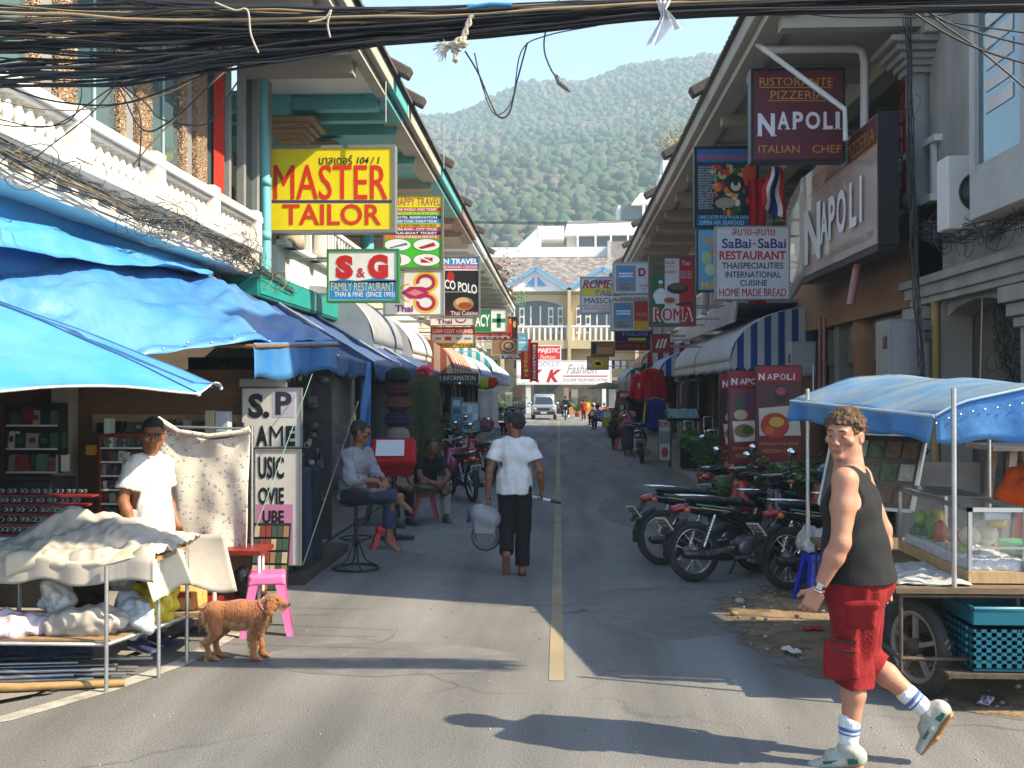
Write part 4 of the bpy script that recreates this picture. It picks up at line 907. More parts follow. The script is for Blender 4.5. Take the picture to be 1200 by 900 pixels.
for a,fd,ht in(('L',V((0,1,-.08)),1),('R',V((0,.55,-1)),0)):
 A_,K_=Q['ankle'+a],Q['knee'+a];u=(K_-A_).normalized()
 c=SDF(.007);c.cap(A_-u*.02,A_+u*.155,.044,.053,k=.01);so_=local_part(c,'sock',sock,t,disp=(.003,30))
 rt=u.to_track_quat('Z','Y').to_matrix();b=MB();b.lathe([(.0535,-.009),(.054,.009)],A_+u*.115,18,rot=rt,sm=True);b.lathe([(.0522,-.004),(.0525,.004)],A_+u*.090,18,rot=rt);local_part(b,'sock_stripe',M('sock_blue',(.08,.16,.40),.9),so_)
 heel=Q['heel'+a];fd=(Q['toe'+a]-heel).normalized();sx=V((1,0,0));up=sx.cross(fd);heel=heel-fd*.01
 c=SDF(.007);c.cap(heel,heel+fd*.12+up*.02,(.042,.046),(.045,.045),sx,k=.02);c.cap(heel+fd*.10,heel+fd*.235-up*.008,(.048,.036),(.047,.022),sx,k=.02);c.cap(heel+up*.02,A_+up*.015,.045,.052,k=.02);c.ell(A_+up*.075,(.042,.05,.05),k=.01,op='-')
 sh=local_part(c,'shoe',sneaker,t,disp=(.002,30))
 c=SDF(.008);c.cap(heel-up*.040-fd*.01,heel+fd*.13-up*.040,(.046,.014),(.048,.014),sx,k=.01);c.cap(heel+fd*.13-up*.040,heel+fd*.245-up*.024,(.050,.014),(.044,.010),sx,k=.01);local_part(c,'sole',gum,sh)
 b=MB()
 for i in range(5):
  p=heel+fd*(.085+.022*i)+up*(.062-.011*i);b.tube([p-sx*.028,p+up*.006,p+sx*.028],.004,5)
 local_part(b,'lace',white,sh);b=MB();b.obox(heel+fd*.02-sx*.041+up*.0,(.012,.05,.03),(fd.to_track_quat('Y','Z')).to_matrix());b.obox(heel+fd*.13-sx*.046+up*.01,(.01,.07,.014),(fd.to_track_quat('Y','Z')).to_matrix());local_part(b,'side_stripe',M('dark_green_trim',(.02,.10,.07),.6),sh)
W_=Q['wristL'];u=(Q['elbowL']-W_).normalized();rt=u.to_track_quat('Z','Y').to_matrix()
b=MB();b.lathe([(.032,-.010),(.033,.010)],W_+u*.022,16,rot=rt);wo=local_part(b,'watch_strap',blackp,t)
b=MB();b.obox(W_+u*.022-V((.030,0,0)),(.012,.034,.034),rt);local_part(b,'watch_case',chrome,wo,bevel=.004)
b=MB();b.lathe([(.030,-.003),(.030,.003)],W_-u*.004,14,rot=rt);local_part(b,'bracelet',chrome,t)
bag=M('black_zip',(.02,.02,.022),.6)
def surf(x,y,z):return V((x,y,z))
b=SDF(.007);b.box((-.222,-.035,.80),(.004,.050,.045),rad=.022);b.cap((-.226,-.10,.858),(-.226,.04,.85),.024,.022,k=.01);local_part(b,'thigh_pocket',MATS['red_shorts_cloth'],t,disp=(.003,12))
b=SDF(.007);b.box((-.212,.065,.56),(.004,.060,.062),rad=.028);b.cap((-.218,-.0,.655),(-.218,.13,.655),.02,.02,k=.012);local_part(b,'cargo_pocket',MATS['red_shorts_cloth'],t,disp=(.003,12))
b=MB();b.tube([(-.228,.155,.668),(-.240,.07,.671),(-.236,-.01,.665)],.006,6);z1=local_part(b,'zip',bag,t);b=MB();b.tube([(-.232,.145,.625),(-.243,.07,.622),(-.240,0,.620)],.006,6);local_part(b,'zip',bag,t)
b=MB();
for i in range(3):b.ball((-.19,.085-.02*i,.935),(.012,.012,.03),8)
local_part(b,'yellow_tag',M('yellow_plastic',(.65,.42,.02),.5),t)
# ---- man in white t-shirt walking away with a grey machine
wf=G(603,674)
j=dict(head=(0,.02,1.60),wristL=(-.285,-.02,.86),elbowL=(-.265,-.05,1.12),wristR=(.29,.06,.90),elbowR=(.27,-.04,1.12),kneeL=(-.085,.06,.50),ankleL=(-.08,-.16,.25),kneeR=(.09,.05,.49),ankleR=(.08,.0,.085),hipL=(-.085,0,.92),hipR=(.085,0,.92))
t,Q,q,rm=human('person','man in white t-shirt and black trousers walking away up the street carrying a grey machine',(wf.x,wf.y,0),R(0),j,1.70,.0085,SK_DK,'short',HAIRB,yaw=R(55),pitch=R(-2),
 top=dict(mat=cloth('cfd2d2','white_tee'),sleeve=.58,hem=.87,e=.020,loose=.008,disp=(.016,10,(1,1,.4))),bottom=dict(mat=cloth('0c0c10','black_trousers'),len=1.96,e=.015,flare=.014,disp=(.009,8)),shoes=dict(kind='sandal',mat=M('brown_sandal',(.15,.08,.05),.7)),
 hands=dict(L=((0,.1,-1),(-1,0,0),(0,1,0)),R=((0,.3,-1),(1,0,0),(0,1,0))),feet=dict(L=(0,.35,-1),Ld=(0,-.02,-.01)),curl=(.9,.9),fat=.98)
def W2(t,p):return V(t.location)+Matrix.Rotation(t.rotation_euler.z,3,'Z')@V(p)
hp=W2(t,Q['wristL'])
mm=thing('hand_machine','grey portable machine with dark round ring hanging from the walking man\'s left hand','appliance',hp+V((-.05,.02,-.12)))
greyp=M('light_grey_plastic',(.22,.23,.245),.4,var=.1,vs=8,bump=.03);c=SDF(.009);o=hp+V((-.04,.02,-.24));c.cap(o+V((-.05,0,.03)),o+V((.07,0,-.01)),(.12,.11),(.12,.11),(0,1,0),k=.02);c.box(o+V((.01,0,-.10)),(.09,.08,.05),None,.02,.03)
c.build('casing',greyp,mm)
MB().torus(hp+V((-.02,.02,-.43)),.13,.026,Euler((R(82),0,R(8))).to_matrix(),30,8).build('ring',M('dark_grey_plastic',(.10,.10,.105),.5),mm)
MB().lathe([(.0,-.012),(.075,-.012),(.08,0),(.075,.012),(0,.012)],o+V((-.165,0,.02)),20,rot=Euler((0,R(90),0)).to_matrix()).build('side_disc',M('navy_plastic',(.03,.05,.12),.4),mm)
MB().tube([hp+V((-.06,.02,-.12)),hp+V((-.05,.02,-.085)),hp+V((.05,.02,-.085)),hp+V((.06,.02,-.12))],.012,8).build('handle',greyp,mm)
hp=W2(t,Q['wristR'])
st=thing('baton','short white and black stick held in the walking man\'s right hand','stick',hp+V((0,0,-.09)));a=hp+V((-.16,.06,-.06));c=hp+V((.20,-.03,-.125))
MB().tube([a,a+(c-a)*.7],.014,10).build('shaft',white,st);MB().tube([a+(c-a)*.7,c],.017,10).build('grip',blackp,st)
# ---- stall keeper in white t-shirt, sunglasses
j=dict(head=(0,.04,1.61),wristL=(-.20,.10,.90),elbowL=(-.23,-.04,1.12),wristR=(.21,.06,.90))
t,Q,q,rm=human('person','stall keeper in white t-shirt, jeans and dark sunglasses standing behind the covered table',(-3.06,7.85,0),R(-112),j,1.72,.009,SK_BR,'short',HAIRB,yaw=R(-48),pitch=R(-3),
 top=dict(mat=cloth('cccccc','white_tee_b'),sleeve=.66,hem=.86,e=.019,loose=.010,disp=(.018,10,(1,1,.4))),bottom=dict(mat=cloth('5f7488','pale_jeans'),len=1.97,e=.011,flare=.016),shoes=dict(mat=M('navy_shoe',(.03,.04,.10),.6),sole=white),fat=1.1)
shades(t,q)
# ================================================================ DOG
def dog():
 D=7.52;o=P(275,778,D);t=thing('dog','reddish-brown spaniel with feathered coat standing beside the pink stool','dog',(0,0,0))
 k=1.0;s=SDF(.0065)
 A=lambda x,y,z:(x,y,z)
 s.cap(A(-.13,0,.335),A(.02,0,.325),(.068,.075),(.075,.09),(0,1,0),k=.04);s.cap(A(.02,0,.325),A(.12,0,.315),(.075,.09),(.070,.098),(0,1,0),k=.04)
 s.ell(A(-.155,0,.325),(.075,.066,.082),k=.04);s.ell(A(.14,0,.30),(.065,.062,.095),k=.03)
 s.cap(A(.14,0,.34),A(.225,-.01,.405),.060,.050,k=.04)
 s.ell(A(.255,-.015,.425),(.052,.045,.044),k=.02);s.cap(A(.28,-.015,.412),A(.338,-.022,.392),(.027,.026),(.019,.019),(0,1,0),k=.02);s.cap(A(.28,-.015,.388),A(.322,-.02,.376),.016,.011,k=.01)
 s.ell(A(.272,-.05,.435),.008,k=.003,op='-')
 for sg,y in((-1,-.052),(1,.052)):
  fx=.03 if sg>0 else 0
  s.cap(A(.125+fx,y,.28),A(.115+fx,y,.175),.040,.026,k=.03);s.cap(A(.115+fx,y,.175),A(.122+fx,y,.045),.023,.019,k=.015);s.cap(A(.122+fx,y,.030),A(.158+fx,y,.018),(.023,.020),(.022,.014),(0,1,0),k=.012)
  hx0=-.165+(.03 if sg>0 else 0)
  s.cap(A(hx0,y,.31),A(hx0+.035,y,.21),.062,.040,k=.04);s.cap(A(hx0+.035,y,.21),A(hx0-.03,y,.125),.036,.022,k=.02);s.cap(A(hx0-.03,y,.125),A(hx0-.008,y,.04),.019,.017,k=.012);s.cap(A(hx0-.008,y,.028),A(hx0+.035,y,.017),(.022,.019),(.021,.014),(0,1,0),k=.012)
  for q in range(3):s.cap(A(.158+fx,y-.012+.012*q,.016),A(.176+fx,y-.014+.014*q,.012),.009,.008,k=.004);s.cap(A(hx0+.035,y-.012+.012*q,.015),A(hx0+.054,y-.014+.014*q,.011),.009,.008,k=.004)
 s.cap(A(-.205,0,.345),A(-.248,0,.27),.022,.016,k=.02);s.cap(A(-.248,0,.27),A(-.245,0,.22),.016,.010,k=.01)
 fur=M('red_brown_fur',(.36,.125,.028),.5,col2=(.21,.065,.015),vs=16,bump=.7,bs=90,stretch=(1,1,.35),sheen=.3)
 pale=M('pale_fur',(.52,.30,.13),.65,var=.3,vs=16,bump=.5)
 body=s.build('body',fur,t,disp=(.003,20))
 for sg in(-1,1):
  e=SDF(.005);e.cap(A(.238,-.015+sg*.048,.438),A(.228,-.015+sg*.060,.345),(.026,.009),(.032,.011),(1,0,0),k=.01);e.build('ear',fur,t,disp=(.007,30))
 MB().ball(A(.353,-.024,.396),(.012,.014,.011),10).build('nose',blackp,t);
 for sg in(-1,1):MB().ball(A(.283,-.015+sg*.036,.432),.0072,8).build('eye',M('dog_eye',(.02,.012,.008),.1,var=0,bump=0),t)
 MB().torus(A(.185,-.005,.372),.062,.008,Euler((0,R(50),0)).to_matrix(),20,6).build('collar',M('pink_collar',(.45,.10,.14),.6),t)
 b=MB();rg=random.Random(9);me=body.data;P_=me.polygons;n=len(P_)
 for i in range(15000):
  f=P_[rg.randrange(n)];c=f.center;nn=f.normal
  back=V((-.75,0,-.65));
  if c.x>.24 and c.z>.37:L=.006
  elif c.z<.07:L=.006
  else:L=rg.uniform(.005,.009)
  under=nn.z<-.3 and c.z>.2;rear=nn.x<-.4 and c.z<.36 and c.x<-.1;chest=nn.x>.2 and c.x>.1 and .2<c.z<.38;fore=c.x>.06 and nn.x<-.4 and .05<c.z<.25
  if under or rear or chest or fore:L=rg.uniform(.02,.045);back=V((-.35,0,-1))
  d=(back-nn*back.dot(nn)).normalized()*.85+nn*.30+V((rg.uniform(-.2,.2),rg.uniform(-.2,.2),rg.uniform(-.2,.2)));d.normalize()
  w_=d.cross(nn);w_=w_.normalized()*.0013 if w_.length>.01 else V((.001,0,0));p=c-nn*.001
  b.add([p-w_,p+w_,p+d*L*.6+nn*.001+w_*.5,p+d*L-V((0,0,L*.15))],[(0,1,2),(0,2,3)],1 if(rear or under or fore)and rg.random()<.75 else 0)
 b.build('fur',[fur,pale],t,kind='stuff')
 t.location=(o.x+.02,D,0);t.rotation_euler=(0,0,R(2));t.scale=(1.06,1.0,1.0)
 return t
dog()
# ================================================================ SIGNS (boxes are read off the photograph and mapped on each sign's own plane)
# ---- left side
s=Sign('tailor_sign','big yellow board with red MASTER TAILOR lettering hanging over the left side',(315,172,461,271),16.2,face='f6e008',frame='8c8c86',thick=.22,rim=.05,wallx=-4.4)
s.text('มาสเตอร์',374,182,413,193,'222222',.01);s.text('104 / 1',418,184,445,192,'222222',.02,.2)
s.text('MASTER',321,193,454,234,'e0300c',.012);s.rect(318,234.5,459,238,'4a3a78');s.text('TAILOR',331,239,447,264,'d63a0c',.02);s.done()
s=Sign('restaurant_sign','white board with red S and G over blue, green edged, below the yellow tailor sign',(384,293,466,353),16.9,face='f2f2ee',frame='3c8f4a',thick=.16,rim=.035,wallx=-4.4)
s.text('S',393.5,299,414,327,'cc1f16',.07);s.text('&',418,314,428,325,'cc1f16',.02);s.text('G',431,298,455,327,'cc1f16',.07)
s.rect(386,329,464,351,'2a8fd0');s.poly([(386,331),(400,327),(420,329),(440,326),(464,328),(464,332),(386,332)],'2a8fd0',1)
s.text('FAMILY RESTAURANT',388,331,462,341,'e8d88a',.0);s.text('THAI & FINE  (SINCE 1993)',392,342,463,349.5,'f4f4f4',.015);s.text('',0,0,1,1,'ffffff');s.done()
s=Sign('travel_sign','tall colourful travel agency board with striped rows of text over green, left side',(450,229,518,314),20.3,face='49c828',frame='7a7a66',thick=.16,rim=.035,wallx=-4.4)
s.rect(451,230,517,243,'f0ea1e');s.text('HAPPY TRAVEL',463,232,516,241,'c8206a',.0)
rows=[('ONE WORLD WIDE TICKET','d83018','ffffff'),('RESERVATION','49c828','f6f060'),('HOTEL RESERVATION','3a2a80','ffffff'),('ONE TOUR / DAILY TOUR','1c98d8','ffffff'),('CAR MORTORBIKE FOR RENT','e8d010','6a2010'),('VISA RUN - CITY TOUR','d02078','ffffff'),('BUS-BOAT TICKET','3a2060','ffffff'),('TAXI-MINIBUS SERVICE','e87818','ffffff')]
for i,(tx,bgc,fg)in enumerate(rows):
 y0=243.4+i*4.6;s.rect(451,y0,517,y0+4.3,bgc);s.text(tx,463 if i else 464,y0+.8,512,y0+3.6,fg,.02)
for cx,cy in((466,287),(500,287),(466,304.5),(500,304.5)):s.ell(cx,cy,15.5,7,'f4f6f2',1);s.ring(cx,cy,15.5,7,.8,'2a8a30')
s.poly([(456,290),(476,284.5),(478,287),(458,291)],'5a78b0');s.poly([(490,290),(508,284),(511,288),(494,292)],'a83028');s.rect(457,301,470,307,'404048');s.ell(460,307.5,2,2,'202020');s.ell(468,307.5,2,2,'202020');s.rect(493,301.5,507,308,'c82020');s.line(493,301.5,507,308,1.5,'ffffff');s.done()
s=Sign('airline_sign','white square board with a crimson and yellow orchid emblem above the word Thai',(450,316.5,519.5,369),20.7,face='f6f4ee',frame='a8a8a0',thick=.14,rim=.03,wallx=-4.4)
for cx,cy,rx,ry in((499,331,10.5,8.5),(499,354.5,10.5,8.5)):s.ring(cx,cy,rx,ry,4.2,'f6c820',1,a0=-150 if cy<340 else-200,a1=200 if cy<340 else 150)
for cx,cy,rx,ry in((499,331,7.5,6),(499,354.5,7.5,6)):s.ring(cx,cy,rx,ry,4,'b8245a',2,a0=-130 if cy<340 else-190,a1=190 if cy<340 else 130)
s.poly([(470,343),(480,336),(494,336),(503,343),(494,350),(480,350)],'b8245a',3);s.poly([(477,343),(486,339),(497,343),(486,347)],'e8829a',4);s.ring(480,343,11,9,2,'f6c820',1,a0=90,a1=270)
s.text('Thai',463,357.5,484,365.5,'8a2a7a',.03);s.done()
s=Sign('thai_food_sign','black restaurant board with white swirl lettering under a blue TRAVEL strip',(518,301,561.5,371),24.0,face='1c1714',frame='8a8a84',thick=.14,rim=.03,wallx=-4.4)
s.rect(519,302,561,310.5,'2aa0d8');s.text('N TRAVEL',520,303,560,309.5,'ffffff',.03);s.rect(519,310.5,561,315.5,'d03a78');s.text('BOOKING CENTER',520,311.5,560,314.5,'fbe8f0',.01);s.rect(519,315.5,561,317,'f0f0ea')
s.text('CO POLO',521,327,559,338,'f2f2f2',.03,slope=7);s.ell(528,325,4.5,7,'c02418');s.rect(519,341.5,561,342.6,'a0a098');s.ell(543,356,12,8,'b88a58');s.ell(542,354,8,5,'d8b890',3);s.ell(545,358,8,4,'a84a28',4)
s.rect(519,364,561,370.5,'5a1c18',3);s.text('Thai Cuisine',528,364.5,560,369.5,'f4e8e0',.01);s.done()
s=Sign('airline_sign','small white board with the bottom of an orchid emblem above the low-cost tickets board',(504,371.5,556,381.5),25.6,face='f2f0ea',frame='8a7a40',thick=.1,rim=.02,wallx=-4.4)
s.text('Thai',512,374,530,379.5,'8a2a7a',.02);s.ring(540,374,5,3,1.6,'b8245a',2,a0=180,a1=360);s.done()
s=Sign('ticket_sign','red, white and yellow low-cost airlines board, left side',(505,383.5,556.5,407),25.8,face='f4f2ec',frame='9a5a30',thick=.12,rim=.02,wallx=-4.4)
s.rect(505.5,384,556,392,'d82818');s.text('LOW COST AIRLINES',507,386,554,390.5,'ffffff',.03);s.rect(505.5,401.5,556,407,'f0c818');s.text('OVERNIGHT PACKAGE',507,402.5,554,406,'5a2a18',.02);s.rect(521,394.5,529,399,'c83828');s.rect(510,395.5,517,398,'909090');s.rect(534,395.5,539,398,'c0a060');s.rect(544,395.5,552,398,'8a98a8');s.done()
s=Sign('pharmacy_sign','green and white pharmacy board with a green cross',(556,362.5,594,389),33.0,face='f4f6f2',frame='7a8a80',thick=.14,rim=.04,wallx=-4.4)
s.rect(556.3,363,575.5,388.6,'188050');s.text('PHARMACY',540,368.5,574,381,'f4f6f2',.02)if False else s.text('ACY',557,368.5,574,383,'f4f6f2',.03);s.rect(582.2,367.5,586.8,384,'188a58',2);s.rect(576.8,373.3,592.2,378,'188a58',2);s.done()
s=Sign('exchange_sign','red and white strip sign just under the pharmacy board',(556,390.5,598,397.5),33.2,face='f0eee8',frame='a83020',thick=.1,rim=.03,wallx=-4.4)
s.rect(556.4,391,597.6,394,'d83020');s.text('EXCHANGE - TOURS - TICKET',558,391.4,596,393.5,'ffe8c0',.0)
for i,c_ in enumerate(('c83030','3050a0','d8a030','308050','c04080','404048')):s.rect(560+i*6,395,564+i*6,397,c_)
s.done()
s=Sign('menu_sign','narrow orange and dark picture sign behind the pharmacy board',(594,371.5,606,396),37.0,face='c83a18',frame='5a3a2a',thick=.1,rim=.04);s.rect(600,372,606,395.6,'38201a');s.ell(603,380,2,4,'d8a868',3);s.text('S',596,374,599,379,'f4c830',.02);s.done()
s=Sign('spa_sign','square sign with a brown spiral picture above the striped awnings, left side',(576,396,606.5,416),38.0,face='9a7a58',frame='c8c0b0',thick=.12,rim=.03,wallx=-4.4)
for r_,c_ in((9,'7a5a40'),(7,'b89070'),(5,'6a4a34'),(3,'c8a888')):s.ell(596,405.5,r_*1.25,r_,c_,2+(9-r_)//2)
s.done()
s=Sign('tour_sign','low blue and orange strip sign below the spiral picture sign',(588,415.5,611,420),40.0,face='2a48a8',frame='404048',thick=.1,rim=.03);s.rect(600,417,611,420,'e87828');s.text('TOUR',590,416.3,609,419.3,'f4f0d0',.0);s.done()
s=Sign('card_sign','small pale blue payment card sign hanging near the red vertical signs',(607.5,391,618,411),42.0,face='e8f2f4',frame='88a8b8',thick=.1,rim=.04,wallx=-4.4);s.rect(608.5,392.5,617,400,'4aa8d0');s.text('OPEN',609.5,395,616,398,'f4f8fa',.0);s.rect(608.5,402,617,409,'88c8e0');s.done()
for(x0,x1,y0,y1,lab,tx,fc,tc_)in((611,622,398,444,'tall narrow red vertical sign with yellow letters, left of its white-lettered twin','PIZZERIA','d0281c','f4c030'),(622.5,630,402,446,'tall narrow red vertical sign with white letters above the junction shop','Information','d83024','f6f0ea')):
 s=Sign('vertical_sign',lab,(x0,y0,x1,y1),44.0,face=fc,frame='9a3028',thick=.2,rim=.04,wallx=-4.4)
 n=len(tx)
 for i,ch in enumerate(tx):s.text(ch,x0+(x1-x0)*.3,y0+2+i*(y1-y0-3)/n,x1-(x1-x0)*.3,y0+2+(i+.75)*(y1-y0-3)/n,tc_,.02)
 s.done()
s=Sign('fashion_sign','red board with white MAJESTIC lettering over the wide white fascia sign',(629,405,657,422),86.0,face='d82820',frame='f0e8e0',thick=.2,rim=.1)
s.text('MAJESTIC',630.5,408,655.5,415,'f8f4ee',.03);s.text('Fashion',633,416,651,420.5,'f4d8c0',.01,.3);s.done()
s=Sign('fashion_sign','very wide white fascia sign with red double K across the end of the street',(606,423,716,450),85.0,face='f4f2ee',frame='e8e0d8',thick=.6,rim=.12)
s.text('K',620,433,636,448,'c82820',.05,.35);s.text('K',640,433,658,448,'c82820',.05,.35);s.text('DOLLY',630,424.5,656,429.5,'b0a8a0',.0);s.text('Fashion',664,427,700,438,'a8a098',.01,.4);s.rect(660,440,712,441.5,'c83830');s.text('EXCLUSIVE TAILOR MADE CLOTHES',660,443.5,712,447,'908880',.01);s.done()
# ---- right side
s=Sign('pizzeria_sign','maroon hanging board reading RISTORANTE PIZZERIA NAPOLI ITALIAN CHEF, top right',(881.5,81,989,188),14.1,face='5a1020',frame='1c1418',thick=.22,rim=.035)
s.text('RISTORANTE',890,91,976,100.5,'c88a20',.0);s.rect(890,102,974,103,'c88a20');s.text('PIZZERIA',903,106.5,966,116,'c88a20',.0);s.rect(900,117.5,968,118.4,'c88a20')
s.text('N',888,133,908,159.5,'dcdce4',.04)
for i,(ch,x0,x1)in enumerate((('A',911,925),('P',929,941),('O',944,961),('L',965,976),('I',979,984))):s.text(ch,x0,131,x1,151.5,'dcdce4',.03)
for x0,x1 in((887,893),(903,910),(911,916),(920,926),(928,933),(964,969),(977.5,985.5)):s.rect(x0,150.6 if x0>905 else 158.5,x1,151.8 if x0>905 else 159.8,'dcdce4',4)
s.text('ITALIAN',889,170.5,937,179,'c88a20',-.005);s.text('CHEF',952,170,986,179,'c88a20',-.005);s.done()
s=Sign('food_poster_sign','blue board with heaped fruit and seafood picture beside the Thai flag',(815,173,888,266),18.0,face='1a5a8a',frame='14202a',thick=.16,rim=.04,wallx=4.6)
s.rect(816,174,887,190,'1f6fa8');s.text('UNDER CHANDELIER THE WORLD IS PARADISE',818,181,886,187,'d83058',.015);s.rect(816,190,887,252,M('dark_teal_print',hx('123a40'),.5,var=.5,vs=5,col2=hx('0a2024'),bump=0));
rg=random.Random(11)
for i in range(60):
 c_=rg.choice(['c83820','d8a030','3a8a3a','e8e0c8','a82048','2a5a28','e07838','182018','6a3020','b8c070']);a=rg.uniform(834,884);b_=rg.uniform(194,250);s.ell(a,b_,rg.uniform(2,7),rg.uniform(2,6),c_,2+i*.2,9)
s.ell(862,216,10,11,'14201a',15);s.ell(862,218,6,6,'d8d0b0',16);s.ell(878,205,8,14,'c84a20',15);s.ell(850,238,12,6,'a8a088',16);s.ell(862,214,3,4,'302018',17)
for i in range(17):s.text(rg.choice(['GRILLED PRAWN 120','SEA BASS 180','CRAB CURRY 150','SQUID SALAD 90','LOBSTER 450','FRUIT PLATE 60']),818,195+i*3,832+rg.uniform(0,8),197.2+i*3,'d8e8f0',.0,l=18)
s.text('WE CATER FOR YOUR DINNER',820,252.5,884,256.5,'8ad8f0',.01);s.text('OPEN AIR SEAFOOD',820,258.5,872,263.5,'9ae0f4',.02);s.done()
s=Sign('beach_sign','pale blue board with yellow lettering half hidden behind the Sabai restaurant board',(817,268,852,341),17.4,face='6aa8cc',frame='243844',thick=.12,rim=.03,wallx=4.6)
s.text('The',822,278,837,286,'d8a020',.03);s.text('MA',822,330,840,339,'e8c020',.05);s.ell(828,302,6,8,'a8cc98',2);s.ell(832,316,6,7,'b8d8b8',2);s.ell(835,296,3,4,'c89050',3);s.done()
s=Sign('thai_restaurant_sign','white board reading SA-BAI SA-BAI RESTAURANT with red and dark text, right side',(839,265.5,925,350.5),16.2,face='c8cace',frame='8a8c90',thick=.14,rim=.02)
s.text('สบาย-สบาย',858,268,908,276,'a02030',.01);s.text('SaBai',846,279.5,880,291,'2a2a78',.02);s.text('SaBai',888,279.5,921,291,'2a2a78',.02);s.rect(882,285,886,286.5,'b02030',3)
s.text('RESTAURANT',843,294,921,304.5,'b01c28',.03);s.text('THAISPECIALITIES',846,307.5,918,315,'2c3858',.02);s.text('INTERNATIONAL',850,318,915,325.5,'2c3858',.02);s.text('CUISINE',867,328,899,335,'2c3858',.02);s.text('HOME MADE BREAD',843,338,921,347.5,'a82030',.02);s.done()
s=Sign('pizzeria_sign','green, white and red pizzeria board with a cook figure and ROMA lettering',(762,301,814,380.5),22.0,face='d8d8d4',frame='6a5a48',thick=.2,rim=.06,wallx=4.6)
s.rect(763,302,779,380,'1c6438');s.rect(796,302,813.5,380,'b81c24');s.text('PIZZERIA',764,306,791,309.5,'c8302c',.01);s.text('ANTICA',779.5,311,790,314,'8a8a88',.0);s.text('DA MAURO',764,316.5,792,320.5,'c8302c',.01);s.text('Tour',799,305,810,311,'e8c8c8',.01)
for i,x in enumerate(('SPAGHETTI','STEAK FISH','TIRAMISU')):s.text(x,797,317.5+i*3.2,811,319.8+i*3.2,'e8d0d0',.0)
s.ell(774,331,2.6,2.6,'f0f0f0',3);s.ell(774,335,2.4,3,'9a6a4a',3);s.poly([(767,342),(772,338),(777,338),(781,344),(779,356),(769,356),(765,347)],'ececec',3);s.ell(794,338,12.5,6.5,'3a3028',3);s.ell(794,336,9.5,3.4,'705a40',4);s.ell(785,352,7,4,'c8a070',3);s.ell(785,352,5,2.6,'a85030',4);s.line(792,357,810,355,2.5,'202020')
s.text('ROMA',766,360,812,377,'f0e8e0',.085);s.text('ROMA',767.5,361,810.5,376,'c02028',.02,l=5);s.done()
for(y0,y1,lab,kind)in((308,343.5,'white and grey board with blue payment card square and red D, right side',0),(352,387,'lower blue payment card board with red and yellow panel, right side',1)):
 s=Sign('card_sign',lab,(719-3*kind,y0,760,y1),24.0+kind*.3,face='d4d6d8',frame='a8acb0',thick=.22,rim=.03,wallx=4.6)
 x0=722-3*kind;s.rect(x0,y0+3,x0+23,y1-2,'8a8e92');s.rect(x0+3,y0+6,x0+20,y0+21,'3a90cc',2);s.rect(x0+3,y0+11.5,x0+20,y0+13,'e8f0f4',3);s.rect(x0+3,y0+15.5,x0+20,y0+16.8,'e8f0f4',3);s.text('CARDS',x0+4,y0+12.6,x0+19,y0+15.8,'f4f8fa',.01);s.text('Cards',x0+4,y0+24,x0+12,y0+26.5,'30343a',.01);s.text('Welcome',x0+4,y0+28,x0+18,y0+31,'30343a',.01)
 if kind:s.rect(x0+24,y0+1,759.5,y0+24,'b83028');s.rect(x0+24,y0+24,759.5,y1-.5,'d8a020');s.text('WELCOME',x0+27,y0+15,757,y0+18,'e8c040',.0)
 else:s.text('D',748,y0+6,757,y0+16,'b01c28',.05);s.text('TAILOR',749,y0+25,759,y0+28,'40444a',.0);s.text('LTD',751,y0+30,757,y0+33,'40444a',.0)
 s.done()
s=Sign('tailor_sign','white tailor board with MASSCHNEIDEREI in black capitals behind the card signs',(680.5,325,760,367),25.2,face='e4e4de',frame='9aa0a4',thick=.14,rim=.03,wallx=4.6)
s.text('ROMEO',683,328,726,338,'b83028',.04,.3);s.rect(682,337,728,347,'e8cc28');s.text('TAILOR',697,340,733,347,'3a78b8',.02,.2,l=5);s.poly([(686,333),(700,327),(718,328),(706,333)],'4aa8d8',1);s.text('MASSCHNEIDEREI',685,349,758,355.5,'1c1c20',.01);s.text('HIGH CLASS CUSTOM TAILORING',683,357,735,359.5,'b82838',.0);s.text('WIR SPRECHEN DEUTSCH',684,360.5,734,363,'b82838',.0);s.text('READY IN ONE DAY',702,364,735,366,'303034',.0);s.done()
for(nm,lab,bx,Y,fc,tx)in(('shop_sign','dark navy shop board with yellow strip below the card signs',(721,387.5,764,400),28.0,'1c1c48',[('rect',736,396,757,399,'d8cc30'),('TAILOR',728,389.5,760,393.5,'8a90c0')]),
  ('shop_sign','dark red shop board above the red and white awning',(721,401.5,762,410),29.0,'5a1020',[('EUROPE TAILOR',723,403,758,408,'b83030')]),
  ('gallery_sign','small brown picture sign with a dark figure, upper of two over the far right stalls',(693,400.5,720,417.5),36.0,'8a5a3a',[('rect',699,407,718,415,'b88848'),('rect',694,402,699,414,'28181c')]),
  ('gallery_sign','small yellow picture sign with green oval, lower of two over the far right stalls',(688.5,418,713,433),38.0,'c8a850',[('ell',701,426,8,4.5,'d8c840'),('ell',701,426,3,2,'9a5a20'),('ell',691,428,3,3,'e0c8b0')]),
  ('shop_sign','small red sign with slanted white letters above the blue striped awning',(764,392,784.5,412.5),24.5,'a8182c',[('ill',768,397,782,408,'e8e0e0')])):
 s=Sign(nm,lab,bx,Y,face=fc,frame='5a5048',thick=.12,rim=.03,wallx=4.6)
 for q in tx:
  if q[0]=='rect':s.rect(*q[1:5],q[5],2)
  elif q[0]=='ell':s.ell(q[1],q[2],q[3],q[4],q[5],3)
  else:s.text(q[0],*q[1:5],q[5],.02,.25 if q[0]=='ill' else 0)
 s.done()
